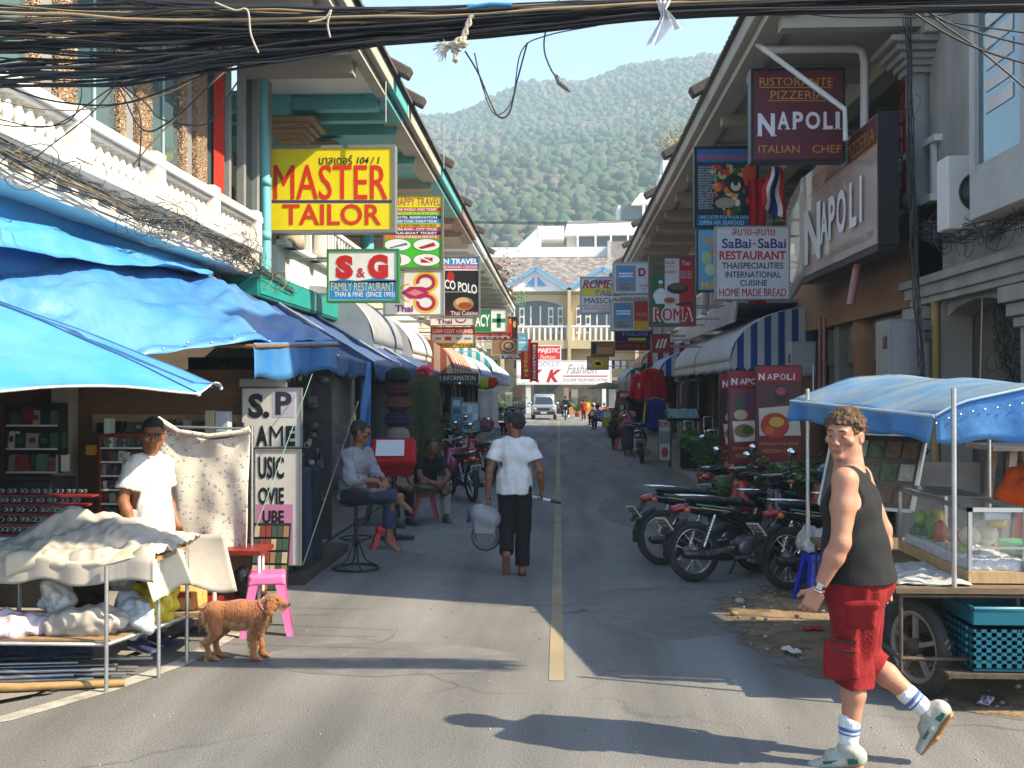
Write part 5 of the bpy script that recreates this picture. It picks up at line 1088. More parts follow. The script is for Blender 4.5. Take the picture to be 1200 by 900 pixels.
XS=3.8;ya,yb=PX(1028,285,XS).y,PX(943,320,XS).y;zt=PX(1028,133,XS).z;zb=PX(1028,285,XS).z
brz=M('bronze_sky_sheen',hx('cbb5a8'),.16,var=.12,vs=1.2,bump=.02,col2=hx('bca498'),spec=.9,coat=.8)  # bronze paled in its base colour to stand for the sky's reflection
t=thing('fascia_sign','long bronze and maroon NAPOLI fascia sign running along the orange front, with a black end','sign',(XS,(ya+yb)/2,zb))
MB().box((XS,ya,zb),(XS+.22,yb,zt)).build('panel',brz,t)
MB().box((XS-.0,ya-.05,zb-.02),(XS+.24,ya-.002,zt+.02)).build('end_panel',blackp,t)
MB().box((XS+.01,ya+.01,zb-.09),(XS+.24,yb,zb-.002)).build('soffit_panel',blackp,t)
b=MB();L_=2.4
b.grid(lambda u,v:(XS+.0+.28*(1-math.cos(u*1.35)),yb+L_*math.sin(u*1.35)*.9,zb-.35*u*0+(zt-.45*u-(zb))*v+(-.25*math.sin(math.pi*u)*(1-v))),12,6);b.build('curved_end',M('pale_sign_end',hx('dcd4cc'),.2,var=.12,vs=1,bump=0,coat=.6),t,solid=.06)
m=MB()
def fs(txt,y0,y1,z0,z1,col,bold=.02,dz=.004,mi=0):
 uv,fc=text_data(txt,bold,0);m.add([(XS-dz,y1+(y0-y1)*u,z0+(z1-z0)*v)for u,v in uv],[f for f in fc],mi)
zs=[('N',.72,1.0),('A',.60,.72),('P',.49,.59),('O',.34,.47),('L',.20,.29),('I',.13,.16)]
for ch,u0,u1 in zs:
 u0_,u1_=u0*.95+.02,u1*.95+.02;top=zb+(zt-zb)*(.60 if ch!='N' else .64);fs(ch,ya+(yb-ya)*u0_,ya+(yb-ya)*u1_,zb+(zt-zb)*(.22 if ch!='N' else .10),top,'',.03,.03)
m.build('lettering',M('grey_sign_letter',hx('f0ecee'),.4,var=.05,bump=0),t)
m=MB();fs('RISTORANTE  PIZZERIA',ya+.1,ya+(yb-ya)*.86,zb+(zt-zb)*.80,zb+(zt-zb)*.93,'',.0);fs('CUCINA ITALIANA - ITALIAN CHEF',ya+.15,ya+(yb-ya)*.6,zb+(zt-zb)*.06,zb+(zt-zb)*.12,'',-.005);m.build('small_lettering',M('gold_letter',hx('a8803a'),.4,var=.1,bump=0),t)
b=MB();b.quad((XS-.004,ya+.05,zb+(zt-zb)*.765),(XS-.004,yb-.3,zb+(zt-zb)*.765),(XS-.004,yb-.3,zb+(zt-zb)*.775),(XS-.004,ya+.05,zb+(zt-zb)*.775));b.build('gold_line',MATS['gold_letter'],t)
m=MB();m.quad((XS-.002,ya+.01,zb+(zt-zb)*.78),(XS-.002,yb-1.2,zb+(zt-zb)*.78),(XS-.002,yb-1.9,zt-.01),(XS-.002,ya+.01,zt-.01));m.build('maroon_band',paint('5a1822'),t)
t=thing('flag','Thai flag with red, white and blue stripes hanging between the food poster and fascia sign','flag',P(905,250,16.6));b=MB();a=P(908,191,16.6);
cs=[0,1,2,2,1,0]
def flg(u,v):
 x=a.x-.02+.02*math.sin(v*9)+(u-.3)*.34*(.55+.6*v)-.10*v;return(x,16.6+.07*math.sin(u*9+v*4),a.z-.05-v*.62-(u)*.22*v)
b.grid(flg,12,10,mf=lambda i,j:cs[i//2]);b.build('cloth',[cloth('c01c28'),cloth('e4e4e4'),cloth('20307a')],t,solid=.004);MB().tube([P(906,270,16.7),P(909,180,16.7)],.012,6).build('pole',blackp,t)
t=tag(MB().grid(lambda u,v:(3.02+u*.28+.02*math.sin(v*7),17.2+.03*math.sin(u*14),5.3-v*2.0),12,12).build('drape',cloth('b01820')),'long red cloth drape hanging behind the Thai flag','drape')
t=thing('lattice_screen','red lattice screen on the terrace behind the fascia sign, top right','screen',(4.4,14.9,4.3));rl=paint('a01814')
MB().box((4.5,14.2,4.3),(5.6,14.24,6.1)).build('backing',rl,t)
b=MB()
for k in range(9):b.bar((4.45,14.18,4.3+k*.22),(5.3,14.18,4.75+k*.22),.02,.02);b.bar((4.45,14.16,4.75+k*.22),(5.3,14.16,4.3+k*.22),.02,.02)
b.build('lattice',M('dark_red_lattice',(.12,.02,.02),.6),t)
t=thing('garland_sign','round green wrought ornament sign with small yellow flag in front of the yellow houses','sign',P(610,355,56));gm=M('green_metal',(.10,.28,.16),.6);b=MB();rx=Euler((R(90),0,0)).to_matrix()
b.torus(P(610,353,56),.24,.04,rx,18,6);b.torus(P(611,345,56),.14,.035,rx,16,6);b.torus(P(609,354,56),.10,.03,rx,12,5);b.build('ring',gm,t);MB().tube([P(612,362,56),P(611,340,56)],.03,6).build('rod',gm,t)
t=thing('urn_planter','white urn with red and yellow flowering plant on the left roof end','planter',P(592,345,57));MB().lathe([(.12,0),(.2,.1),(.14,.25),(.3,.6),(.34,.95),(.2,1.0),(.22,1.1)],P(592,340,57)-V((0,0,.9)),14).build('urn',stucco,t)
b=MB();rg=random.Random(3);c0=P(588,318,58)
for i in range(260):
 p=c0+V((rg.gauss(0,.45),rg.gauss(0,.3),rg.gauss(0,.42)));a=V((rg.uniform(-1,1),rg.uniform(-1,1),rg.uniform(-1,1)))*.14;c_=V((rg.uniform(-1,1),rg.uniform(-1,1),rg.uniform(-1,1)))*.14;b.add([p,p+a,p+c_],[(0,1,2)],rg.choice((0,0,1,2)))
b.build('flowers',[M('red_blossom',(.42,.06,.08),.7),M('yellow_blossom',(.45,.38,.08),.7),M('leaf_green',(.07,.13,.03),.7)],t,kind='stuff')
for(lab,x,y,Y)in(('thin television aerial with cross bars on the left roof',520,165,21),('tall thin rod aerial against the sky on the left roof',452,100,16)):
 a=P(x,y,Y);t=thing('aerial',lab,'aerial',a-V((0,0,.5)));b=MB()
 b.tube([a-V((.0,0,.55)),a+V((0,0,.35 if Y>20 else .9))],.012,5)
 b.build('mast',steel,t)
 if Y>20:MB().tube([a+V((-.35,0,.05)),a+V((.32,0,.0))],.010,5).build('boom',steel,t);b=MB();[b.tube([a+V((-.33+k*.1,0,-.12+.03)),a+V((-.33+k*.1,0,.2-.03))],.006,4)for k in range(0,7,3)];b.build('element',steel,t)
# ================================================================ TARPS, AWNINGS, CABLES
tarpb=M('blue_tarp',hx('2d74bf'),.45,col2=hx('5288b4'),vs=1.9,bump=.5,bs=9,spec=.6,big=.12)
tarpb2=M('light_blue_tarp',hx('358ad2'),.45,col2=hx('5a98c4'),vs=1.7,bump=.45,bs=9,spec=.6,big=.1)
tarpn=M('faded_navy_tarp',hx('3c64a0'),.5,col2=hx('4c5a78'),vs=1.5,bump=.25,bs=8,big=.2)
tarpd=M('dusty_blue_tarp',hx('3f82bc'),.5,col2=hx('8a9490'),vs=2.6,bump=.4,bs=9,stretch=(1,2.4,1),m2=.52,big=.2)
def tarp(parent,name,a,b_,c,d,mat,sag=.08,wr=.02,nu=26,nv=14,seed=0,solid=.006,scal=0,fold=0):
 a,b_,c,d=V(a),V(b_),V(c),V(d);nn=(b_-a).cross(d-a).normalized()
 if nn.z<0:nn=-nn
 def fn(u,v):
  p=(a*(1-u)+b_*u)*(1-v)+(d*(1-u)+c*u)*v
  h=-sag*4*u*(1-u)*(.25+.75*v)-sag*2*v*(1-v)
  h+=wr*(mn.noise(V((u*3.1+seed,v*4.3,seed)))+.6*mn.noise(V((u*7+seed,v*9,2+seed)))+.35*mn.noise(V((u*17+v*9+seed,v*6,5))))
  if fold:h+=fold*abs(math.sin(math.pi*(u*3+.3*v)))**.6
  p=p+nn*h
  if scal and v>.98:p.z-=scal*abs(math.sin(math.pi*u*5))
  return p
 b=MB();b.grid(fn,nu,nv);return b.build(name,mat,parent,solid=solid)
def valance(parent,a,c,h,mat,wr=.02,n=24,seed=1,zig=.03,name='valance'):
 a,c=V(a),V(c);nn=(c-a).cross(V((0,0,1))).normalized();b=MB()
 b.grid(lambda u,v:a+(c-a)*u+nn*(wr*math.sin(u*13+seed)*v+.02*math.sin(u*31+seed)*v)-V((0,0,v*(h+zig*math.sin(u*math.pi*6+seed)))),n,5);return b.build(name,mat,parent,solid=.005)
t=thing('tarpaulin','upper light blue tarp tied to the white wall under the balustrade, top left stall','tarpaulin',(-4.2,9,3))
tarp(t,'sheet',(-4.38,5.6,3.47),(-4.38,13.0,3.45),(-3.95,12.0,3.22),(-3.72,5.6,2.86),tarpb2,.05,.09,seed=2,fold=.03)
t=thing('tarpaulin','large creased sky-blue tarp sloping down over the front left stall','tarpaulin',(-3.5,9.5,2.6))
tarp(t,'sheet',(-4.1,5.9,3.06),(-4.25,12.6,3.26),(-2.60,12.4,2.50),(-2.66,9.2,2.34),tarpb,.05,.10,46,26,seed=5)if False else None
def bigt(u,v):
 top=V((-4.15,6.0,3.0))*(1-u)+V((-4.2,12.9,3.28))*u
 e=[V((-4.9,6.2,2.30)),V((-3.6,7.6,2.10)),V((-2.66,9.2,2.33)),V((-2.60,12.5,2.50))]
 s_=u*3;i=min(int(s_),2);f_=s_-i;low=e[i]*(1-f_)+e[i+1]*f_
 p=top*(1-v)+low*v
 w_=.13*(mn.noise(V((u*4,v*3,1)))+.5*mn.noise(V((u*9+v*3,v*6,4)))+.42*mn.noise(V((u*19+v*14,v*8,7)))+.5*(.5-abs(mn.noise(V((u*11+v*5,v*4-u*6,17))))*2.2)*.5)-.10*math.sin(math.pi*v)*(.6+.4*math.sin(u*11))+.05*max(0,math.sin(u*15+v*4))**3
 return p+V((0,-.25,1)).normalized()*w_*(1 if 0<v<1 else .35)
b=MB();b.grid(bigt,64,30);b.build('sheet',tarpb,t,solid=.006)
valance(t,(-2.66,9.2,2.33),(-2.60,12.5,2.50),.34,tarpb,.05,seed=3)
b=MB();[b.ball(bigt(.36+.045*i,.985)+V((0,0,.01)),.012,6)for i in range(14)];b.build('eyelets',steel,t,kind='stuff')
MB().tube([(-4.3,9.2,2.36),(-2.66,9.2,2.30)],.02,8).build('spar',wood,t);MB().tube([(-2.66,9.2,2.30),(-2.6,12.5,2.45)],.02,8).build('spar',wood,t)
t=tag(MB().obox(bigt(.12,.18)+V((.05,-.1,.06)),(.46,.06,.05),(0,.45,.75)).build('driftwood',M('weathered_wood',(.42,.34,.26),.8,var=.4,vs=9,stretch=(1,6,6))),'short weathered stick lying on the creased blue tarp','stick')
nts=[('faded navy tarp right behind the bright blue tarp, first of the row',tarpn),('faded navy tarp over the clothes stall beside the bar stool man',tarpn),('blue-grey tarp flap over the red lectern stall',tarpn),('greyish tarp over the hat display stall',tarpn)]
for i,(lab,m_)in enumerate(nts):
 y0=12.3+i*2.45;t=thing('tarpaulin',lab,'tarpaulin',(-3.4,y0+1,2.6),'navy tarps along the left row')
 z0=3.42-.02*i;tarp(t,'sheet',(-4.36,y0,z0+.02*(i%2)),(-4.36,y0+2.6,z0-.03),(-2.62+.04*i,y0+2.6,2.30),(-2.58,y0,2.34-.03*(i%2)),m_,.06,.05,26,14,seed=11+i)
 valance(t,(-2.58,y0,2.34-.03*(i%2)),(-2.62+.04*i,y0+2.6,2.30),.24,m_,.04,seed=i*2.1)
 tarp(t,'side_flap',(-4.3,y0+.02,z0-.02),(-2.6,y0+.02,2.33),(-2.62,y0+.06,2.08),(-3.9,y0+.1,2.6),m_,.0,.03,14,5,seed=i)
 MB().tube([(-4.3,y0+.02,z0-.03),(-2.56,y0+.02,2.31)],.018,6).build('spar',steel,t)
t=thing('canopy','teal metal box canopy projecting from the wall under the restaurant sign','canopy',(-4,15.5,3.1))
tm=M('teal_metal',hx('137a72'),.45,var=.25,vs=1.5,bump=.08);MB().box((-4.38,13.7,3.14),(-3.9,20.6,3.50)).build('box',tm,t,bevel=.02)
MB().box((-3.9,13.74,3.18),(-3.885,20.56,3.46)).build('front_panel',M('teal_panel',hx('1d938a'),.4,var=.15),t)
def umbrella():
 t=thing('umbrella','big sky-blue stall umbrella in the left foreground, its ribs ending in white-edged points','umbrella',(-4.05,6.45,0))
 cx,cy,R0,n=-4.05,6.45,1.98,8;zt,zr=2.62,1.93
 def f(u,v):
  a=u*2*math.pi;k=(u*n)%1;sc_=1-.065*math.sin(math.pi*k);r=v*R0*(sc_ if v>.5 else 1)
  z=zt-(zt-zr)*(v**1.25)-.05*math.sin(math.pi*k)*v*(1-v)*2+.012*mn.noise(V((math.cos(a)*v*4,math.sin(a)*v*4,0)))+(.05*math.sin(math.pi*k)if v>.97 else 0)
  tilt=(r*math.cos(a+.62))*(-.012)-(r*math.sin(a+.62))*(-.02)
  return(cx+r*math.cos(a+.62),cy+r*math.sin(a+.62),z+tilt)
 b=MB();b.grid(f,96,16);b.build('canopy',tarpb2,t,solid=.004)
 b=MB()
 for i in range(96):b.tube([f(i/96,1),f((i+1)/96,1)],.006,4,caps=False)
 b.build('hem',white,t)
 rib=None
 for k in range(n):MB().tube([V(f(k/n,v))-V((0,0,.012))for v in(.0,.3,.6,.85,1.)],.007,5).build('rib',blackp,t);MB().tube([V(f(k/n,v/12))+V((0,0,.004))for v in range(13)],.006,5).build('seam',M('seam_blue',hx('1c4a78'),.6),t);MB().ball(V(f(k/n,1.))+V((0,0,.0)),.016,8).build('rib_tip',white,t)
 MB().tube([(cx,cy,0),(cx,cy,zt+.08)],.022,8).build('pole',steel,t)
umbrella()
def barrel(side,y0,y1,lab,mats,nst,xo,zt,zb,cap=None,wx=None,corr=0,val=.14,capst=1,grp='barrel awnings over the shops'):
 s_=side;wx=wx or(4.4 if s_<0 else 4.6);t=thing('awning',lab,'awning',(s_*wx,(y0+y1)/2,zb),grp);n=nst*4
 def f(u,v):
  a=v*math.pi/2;x=wx-(wx-xo)*math.sin(a);z=zb+(zt-zb)*math.cos(a);r=1+(corr*abs(math.sin(math.pi*u*nst*2))*.02 if corr else 0)
  return(s_*x-(0 if not corr else s_*corr*.03*abs(math.sin(math.pi*u*nst*3))*math.sin(a)),y0+(y1-y0)*u,z+.012*mn.noise(V((u*9,v*5,y0)))+(corr*.02*abs(math.sin(math.pi*u*nst*3))*math.cos(a)if corr else 0))
 b=MB();b.grid(f,n*(3 if corr else 1),14,mf=lambda i,j:(i//(4*(3 if corr else 1)))%len(mats),sm=True);b.build('cover',mats,t,solid=.006)
 for ye_ in(y0+.0,y1-.0):
  b=MB();m=12
  for i in range(m):
   a,c=i/m,(i+1)/m;xa,xc=wx-(wx-xo)*a,wx-(wx-xo)*c
   za=zb+(zt-zb)*math.sqrt(max(0,1-a*a))-.004;zc=zb+(zt-zb)*math.sqrt(max(0,1-c*c))-.004
   b.poly([(s_*xa,ye_,zb),(s_*xc,ye_,zb),(s_*xc,ye_,zc),(s_*xa,ye_,za)],i%len(cap or mats))
   xm=(xa+xc)/2;b.poly([(s_*xa,ye_,zb),(s_*xc,ye_,zb),(s_*xc,ye_,zb-val*.6),(s_*xm,ye_,zb-val),(s_*xa,ye_,zb-val*.6)],i%len(cap or mats))
  b.build('end_cap',cap or mats,t,solid=.005)
 b=MB();k=nst
 for i in range(k*2):
  a,c=y0+(y1-y0)*i/(k*2),y0+(y1-y0)*(i+1)/(k*2);b.poly([(s_*xo,a,zb),(s_*xo,c,zb),(s_*xo,c,zb-val*.55),(s_*xo,(a+c)/2,zb-val),(s_*xo,a,zb-val*.55)],(i//2)%len(mats))
 b.build('valance',mats,t,solid=.005)
 b=MB();b.tube([(s_*xo,y0,zb),(s_*xo,y1,zb)],.015,5);[b.tube([(s_*wx,yy,zb),(s_*xo,yy,zb)],.015,5)for yy in(y0+.02,y1-.02)];b.build('frame',steel,t)
aw=lambda h,n=None:M('awning_'+h,hx(h),.7,var=.15,vs=3,bump=.15,bs=30,big=.1)
silver=M('silver_sheet',hx('a8aeb6'),.4,.35,var=.2,vs=4,bump=.1)
barrel(-1,18.6,22.0,'silver ribbed barrel awning above the navy tarps, left row',[silver],14,3.25,3.75,2.75,corr=1)
barrel(-1,22.1,25.4,'off-white ribbed barrel awning, next beyond the silver one',[aw('c0c2c4')],12,3.05,3.6,2.7,corr=1)
barrel(-1,25.6,31.0,'faded red and cream striped barrel awning with fringed edge, left row',[aw('a85a48'),aw('d8b8a0')],14,2.55,3.4,2.42,val=.3)
barrel(-1,31.2,34.2,'plain white barrel awning beyond the red striped one',[aw('d8d8d4')],8,2.55,3.3,2.4)
barrel(-1,34.4,40.0,'blue and white striped awning under the spiral picture sign',[aw('4a90c8'),aw('e8ecec')],16,2.5,3.3,2.35,val=.25)
barrel(-1,40.2,46.0,'turquoise and white striped awning, left row',[aw('3ab0b8'),aw('e8ecec')],12,2.5,3.7,2.5,val=.25)
barrel(-1,46.2,54.0,'furthest blue striped awning on the left row',[aw('4a80b8'),aw('e0e4e4')],16,2.45,3.4,2.4,val=.3)
barrel(1,19.6,24.6,'large curved silver awning with blue and white striped end, right row',[aw('bcc2c8')],18,3.12,3.42,2.46,cap=[aw('1d4fa0'),aw('d4dce4')],corr=.6,val=.2)
barrel(1,24.8,29.0,'second silver curved awning with striped end, beyond the large one',[aw('b4babf')],14,3.12,3.40,2.46,cap=[aw('1d4fa0'),aw('d4dce4')],corr=.6,val=.2)
barrel(1,29.2,33.4,'blue and white striped awning under the long panelled canopy',[aw('1d4fa0'),aw('d4dce4')],12,2.75,3.15,2.4)
barrel(1,33.6,37.6,'red and cream striped barrel awning, right row',[aw('a01c30'),aw('d0c8b4')],8,2.6,3.55,2.75)
barrel(1,40.0,46.0,'small blue and white awning at the far end of the right row',[aw('3a5a80'),aw('d8dcdc')],12,2.5,3.1,2.35)
t=thing('canopy','long pale canopy with vertical panel seams above the striped awnings, right row','canopy',(3.5,27,2.9));pm=M('pale_panel',hx('a8a0a4'),.6,var=.12,vs=2,bump=.05)
pn=None
for k in range(12):
 y0=20.2+k*.82;MB().add([(3.28,y0+.02,3.2),(3.28,y0+.80,3.2),(3.34,y0+.80,3.62),(3.34,y0+.02,3.62),(3.32,y0+.02,3.2),(3.32,y0+.80,3.2),(3.38,y0+.80,3.62),(3.38,y0+.02,3.62)],[(0,3,2,1),(4,5,6,7),(0,1,5,4),(1,2,6,5),(2,3,7,6),(3,0,4,7)]).build('panel',pm,t)
MB().box((3.36,20.2,3.56),(4.6,30.0,3.62)).build('top',pm,t)
# ---- the cable bundle over the street
cabm=M('cable_black',(.016,.016,.018),.5,var=.3,vs=20,bump=0);cabg=M('cable_grey',(.10,.10,.10),.6,var=.2,bump=0);cabt=M('cable_tan',(.26,.19,.10),.7,var=.2,bump=0)
ctr=[(-400,50,66),(0,46,50),(150,50,46),(300,42,32),(450,30,20),(600,23,17),(750,12,12),(900,5,11),(1050,0,13),(1200,-6,18),(1600,-25,30)]
def cc(x):
 for p,q in zip(ctr,ctr[1:]):
  if p[0]<=x<=q[0]:f_=(x-p[0])/(q[0]-p[0]);return p[1]+(q[1]-p[1])*f_,p[2]+(q[2]-p[2])*f_
 return ctr[-1][1:]
YC=6.05;t=thing('cable_bundle','thick sagging bundle of black cables strung right across the top of the picture','cables',P(600,23,YC))
rg=random.Random(21)
for i in range(88):
 a=rg.uniform(-1,1);ph=rg.uniform(0,9);r=rg.choice((.004,.005,.006,.008,.0095));m=cabm if rg.random()<.88 else(cabg if rg.random()<.6 else cabt);yo=rg.uniform(-.10,.10);pts=[]
 for k in range(34):
  x=-400+k*2000/33;c0,hw=cc(x);o=a+.45*mn.noise(V((x*.0035+ph,ph,0)))+.12*mn.noise(V((x*.012,ph,4)));o=max(-1.1,min(1.1,o));pts.append(P(x,c0+o*hw,YC+yo+.05*mn.noise(V((x*.005,ph,8)))))
 MB().tube(pts,r,5,caps=False).build('cable',m,t)
def wire(name,lab,pts,r,m,cat='wire',group=None,n=4,smooth=6):
 P_=[V(p)for p in pts];out=[]
 for i in range(len(P_)-1):
  p0,p1,p2,p3=P_[max(i-1,0)],P_[i],P_[i+1],P_[min(i+2,len(P_)-1)]
  for k in range(smooth):
   u=k/smooth;out.append(.5*((2*p1)+(p2-p0)*u+(2*p0-5*p1+4*p2-p3)*u*u+(3*p1-p0-3*p2+p3)*u**3))
 out.append(P_[-1]);b=MB().tube(out,r,n+1,caps=False);o=b.build(name,m);return tag(o,lab,cat,group)
def pw(l,Y=YC):return[P(x,y,Y)for x,y in l]
wire('wire','long black loop of cable dangling below the bundle against the sky',pw([(545,60),(560,85),(575,120),(585,137),(597,132),(606,95),(618,50)]),.005,cabm,'cable')
wire('wire','second loop of thin cable hanging beside the frayed rope',pw([(556,62),(565,100),(580,134),(600,118),(611,60),(640,42),(700,30)]),.004,cabg,'cable')
wire('wire','thin cable hanging down to a taped connector end over the hill',pw([(655,0),(640,35),(638,60),(646,82),(652,90)]),.005,cabg,'cable')
tag(MB().tube([P(651,88,YC),P(656,97,YC),P(664,103,YC),P(668,108,YC)],[.010,.018,.016,.004],8).build('cable_end',M('grey_tape',(.20,.20,.19),.7,var=.5,vs=90)),'grey taped cable end hanging from the bundle against the hill','cable end')
ropem=M('pale_rope',(.52,.46,.36),.9,var=.3,vs=60,bump=.6,bs=150)
t=thing('rope_knot','frayed pale rope knot tied round the cable bundle left of the sky gap','rope',P(540,60,YC-.06));b=MB()
for s_ in(0,math.pi):
 b.tube([P(553-k*1.3,18+k*3.4,YC-.13)+V((.010*math.cos(k*1.0+s_),0,.010*math.sin(k*1.0+s_)))for k in range(13)],.011,6)
b.build('strand',ropem,t);s=SDF(.006);s.ell(P(541,50,YC-.12),.035);s.ell(P(532,54,YC-.12),.026);s.ell(P(534,68,YC-.12),(.018,.018,.035));s.build('knot',ropem,t,disp=(.014,40))
b=MB();
for i in range(70):
 a=rg.uniform(1.9,4.6);L_=rg.uniform(10,26);b.tube([P(528,56,YC-.12),P(528+L_*.5*math.cos(a)-2,56-L_*.3*math.sin(a),YC-.13),P(528+L_*math.cos(a)*.9,58-L_*.55*math.sin(a)+rg.uniform(0,5),YC-.12)],.0016,3,caps=False)
b.build('frayed_ends',ropem,t,kind='stuff')
for lab,l in(('pale cord tied around the cables at far left of the bundle',[(252,3),(275,12),(290,12),(294,40),(303,62)]),('thin pale cord knotted around the cables above the balcony eave',[(362,26),(380,22),(388,12),(384,28),(387,44)])):wire('cord',lab,pw(l,YC-.14),.006,ropem,'cord')
t=tag(MB().grid(lambda u,v:P(778+(u-.5)*(6+34*abs(v-.35))+(-10 if u<.5 else 14)*max(0,v-.35),0+v*(52 if u<.5 else 34),YC-.13)+V((0,.02*math.sin(u*20+v*7),0)),14,12).build('plastic_bag',M('white_plastic_film',(.7,.7,.72),.4,var=.15,vs=15,bump=.3,alpha=.85)),'torn white plastic bag caught on the cables near the right of the sky','plastic bag')
t=tag(MB().tube([P(548,9,YC-.12),P(575,5,YC-.12),P(600,6,YC-.12)],.012,6).build('tape',M('blue_tape',(.03,.20,.42),.5)),'short strip of blue tape wrapped on the cable bundle','tape')
lw=[[(0,98),(60,118),(140,122),(220,95),(290,62),(330,40)],[(0,118),(50,128),(110,127),(200,108),(260,70),(310,45)],[(75,85),(130,92),(165,150),(195,145),(240,105),(280,60)],[(0,140),(60,148),(120,110),(170,75)],[(155,195),(185,160),(240,105),(300,55),(330,35)],[(0,176),(30,190),(60,170),(110,130),(150,80)],[(120,85),(150,110),(165,140),(163,195)],[(95,85),(94,120),(75,145),(20,148),(0,146)],[(130,90),(170,120),(190,140),(240,146),(262,120),(292,75)]]
for i,l in enumerate(lw):wire('wire',['lowest loose cable sweeping across the upper left windows','pale tan cable swinging across the upper left windows','cable dipping deep between the second and third pilasters','cable sagging to the rail at the far left','tan cable reaching up from the balustrade to the bundle','cable drooping below the rail at the left edge','black cable falling onto the balustrade beside the second post','cable curving left from the bundle to the picture edge','long cable drooping in front of the last left window'][i],pw(l,6.3+.1*i),.0045 if i%2 else .006,cabm if i not in(1,4)else cabt,'cable','loose cables in front of the left windows')
def tangle(name,lab,path,n,spread,loops,m_list,seed,r=(.003,.008)):
 rg=random.Random(seed);t=thing(name,lab,'cables',path[0]);P_=[V(p)for p in path]
 for i in range(n):
  o=V([rg.uniform(-1,1)*q for q in spread]);pts=[]
  for k in range(len(P_)*4-3):
   j=min(k//4,len(P_)-2);f_=k/4-j;p=P_[j]*(1-f_)+P_[j+1]*f_;pts.append(p+o+V([rg.gauss(0,.35)*q for q in spread]))
  MB().tube(pts,rg.uniform(*r),4,caps=False).build('cable',rg.choice(m_list),t)
 for i in range(loops):
  j=rg.uniform(0,len(P_)-1.01);p=P_[int(j)]*(1-j%1)+P_[int(j)+1]*(j%1)+V([rg.uniform(-1.3,1.3)*q for q in spread]);R0=rg.uniform(.05,.2);a0=rg.uniform(0,6);pts=[]
  ax=V((rg.uniform(.2,1),rg.uniform(-1,-.2),rg.uniform(-.4,.4))).normalized();u=ax.orthogonal().normalized();w_=ax.cross(u);el=rg.uniform(.5,1.2)
  for k in range(15):a=a0+k*.42;pts.append(p+u*math.cos(a)*R0*(1+.03*k)+w_*math.sin(a)*R0*el)
  MB().tube(pts,rg.uniform(.0025,.005),4,caps=False).build('loop',rg.choice(m_list),t)
tangle('cable_tangle','messy tangle of cables running along the white wall under the left balustrade',[(-3.85,6.5,3.62),(-3.82,9.5,3.50),(-3.83,10.8,3.62),(-3.82,12.6,3.60),(-3.85,13.4,3.50),(-3.9,15.4,3.35)],20,(.05,.08,.08),60,[cabm,cabg,cabg,cabt],5)
tangle('cable_coil','coil of black cable hanging at the corner by the blue pipe',[PX(265,300,-4.0),PX(280,285,-4.0),PX(285,305,-4.0)],4,(.02,.1,.08),26,[cabm,cabg],8)
tangle('cable_tangle','tangle of cables over the cornice of the corner building, right edge',[PX(1050,272,4.35),PX(1100,275,4.3),PX(1150,268,4.25),PX(1215,245,4.2),PX(1300,230,4.2)],24,(.05,.08,.10),60,[cabm,cabg,cabg],9)
tangle('cable_riser','vertical bundle of black cables running down the grey wall past the fascia sign',[P(1064,5,13.0),P(1066,150,13.0),P(1070,260,12.9),P(1074,360,12.8),P(1080,440,12.7),P(1110,500,12.5)],12,(.035,.03,.02),5,[cabm,cabm,cabg],10)
tangle('cable_tangle','drooping mass of dark cables hanging inside the arched opening, right edge',[(5.0,12.3,3.0),(5.0,12.2,2.5),(5.05,12.1,2.1),(5.1,12.0,1.6)],14,(.06,.22,.1),22,[cabm,cabm,cabg],12)
wire('wire','long white cord hanging straight down in the arched opening',[P(1152,305,12),P(1150,400,12),P(1148,470,12)],.01,M('pale_cord',(.5,.5,.48),.8),'cord')
for i,l in enumerate([[(1060,8),(1110,40),(1160,62),(1240,85)],[(1070,4),(1120,30),(1200,52),(1260,60)],[(1075,0),(1100,25),(1150,60),(1215,115)],[(880,0),(960,18),(1060,20),(1130,14),(1240,-6)],[(1050,-4),(1090,20),(1140,30),(1230,42)]]):wire('wire',['black cable dropping gently to the right edge over the window bay','second black cable just above it over the window bay','steep thin cable crossing the window bay downwards','long slack cable hugging the bundle at top right','fourth cable sagging over the top of the window bay'][i],pw(l,6.6+.3*i),.007,cabm,'cable','cables fanning over the right wall')
for i in range(3):wire('power_line',['upper far power line over the white roof','lowest far power line over the white roof','slanting far power line over the white roof'][i],[(-8,62-i,P(600,259+i*2,62).z),(0,62-i,P(600,263+i*2,62).z),(9,62-i,P(600,257+i*2,62).z)],.02,cabm,'power line','far power lines')
wire('rope','thin green cord running from the blue tarp down past the music board',[P(366,438,10.2),P(300,618,9.6)],.004,M('green_cord',(.20,.38,.28),.8),'rope');wire('rope','pale rope slanting down from the navy tarp beside the bar stool man',[P(420,470,11.5),P(403,520,11.4),P(355,662,10.6)],.006,ropem,'rope')
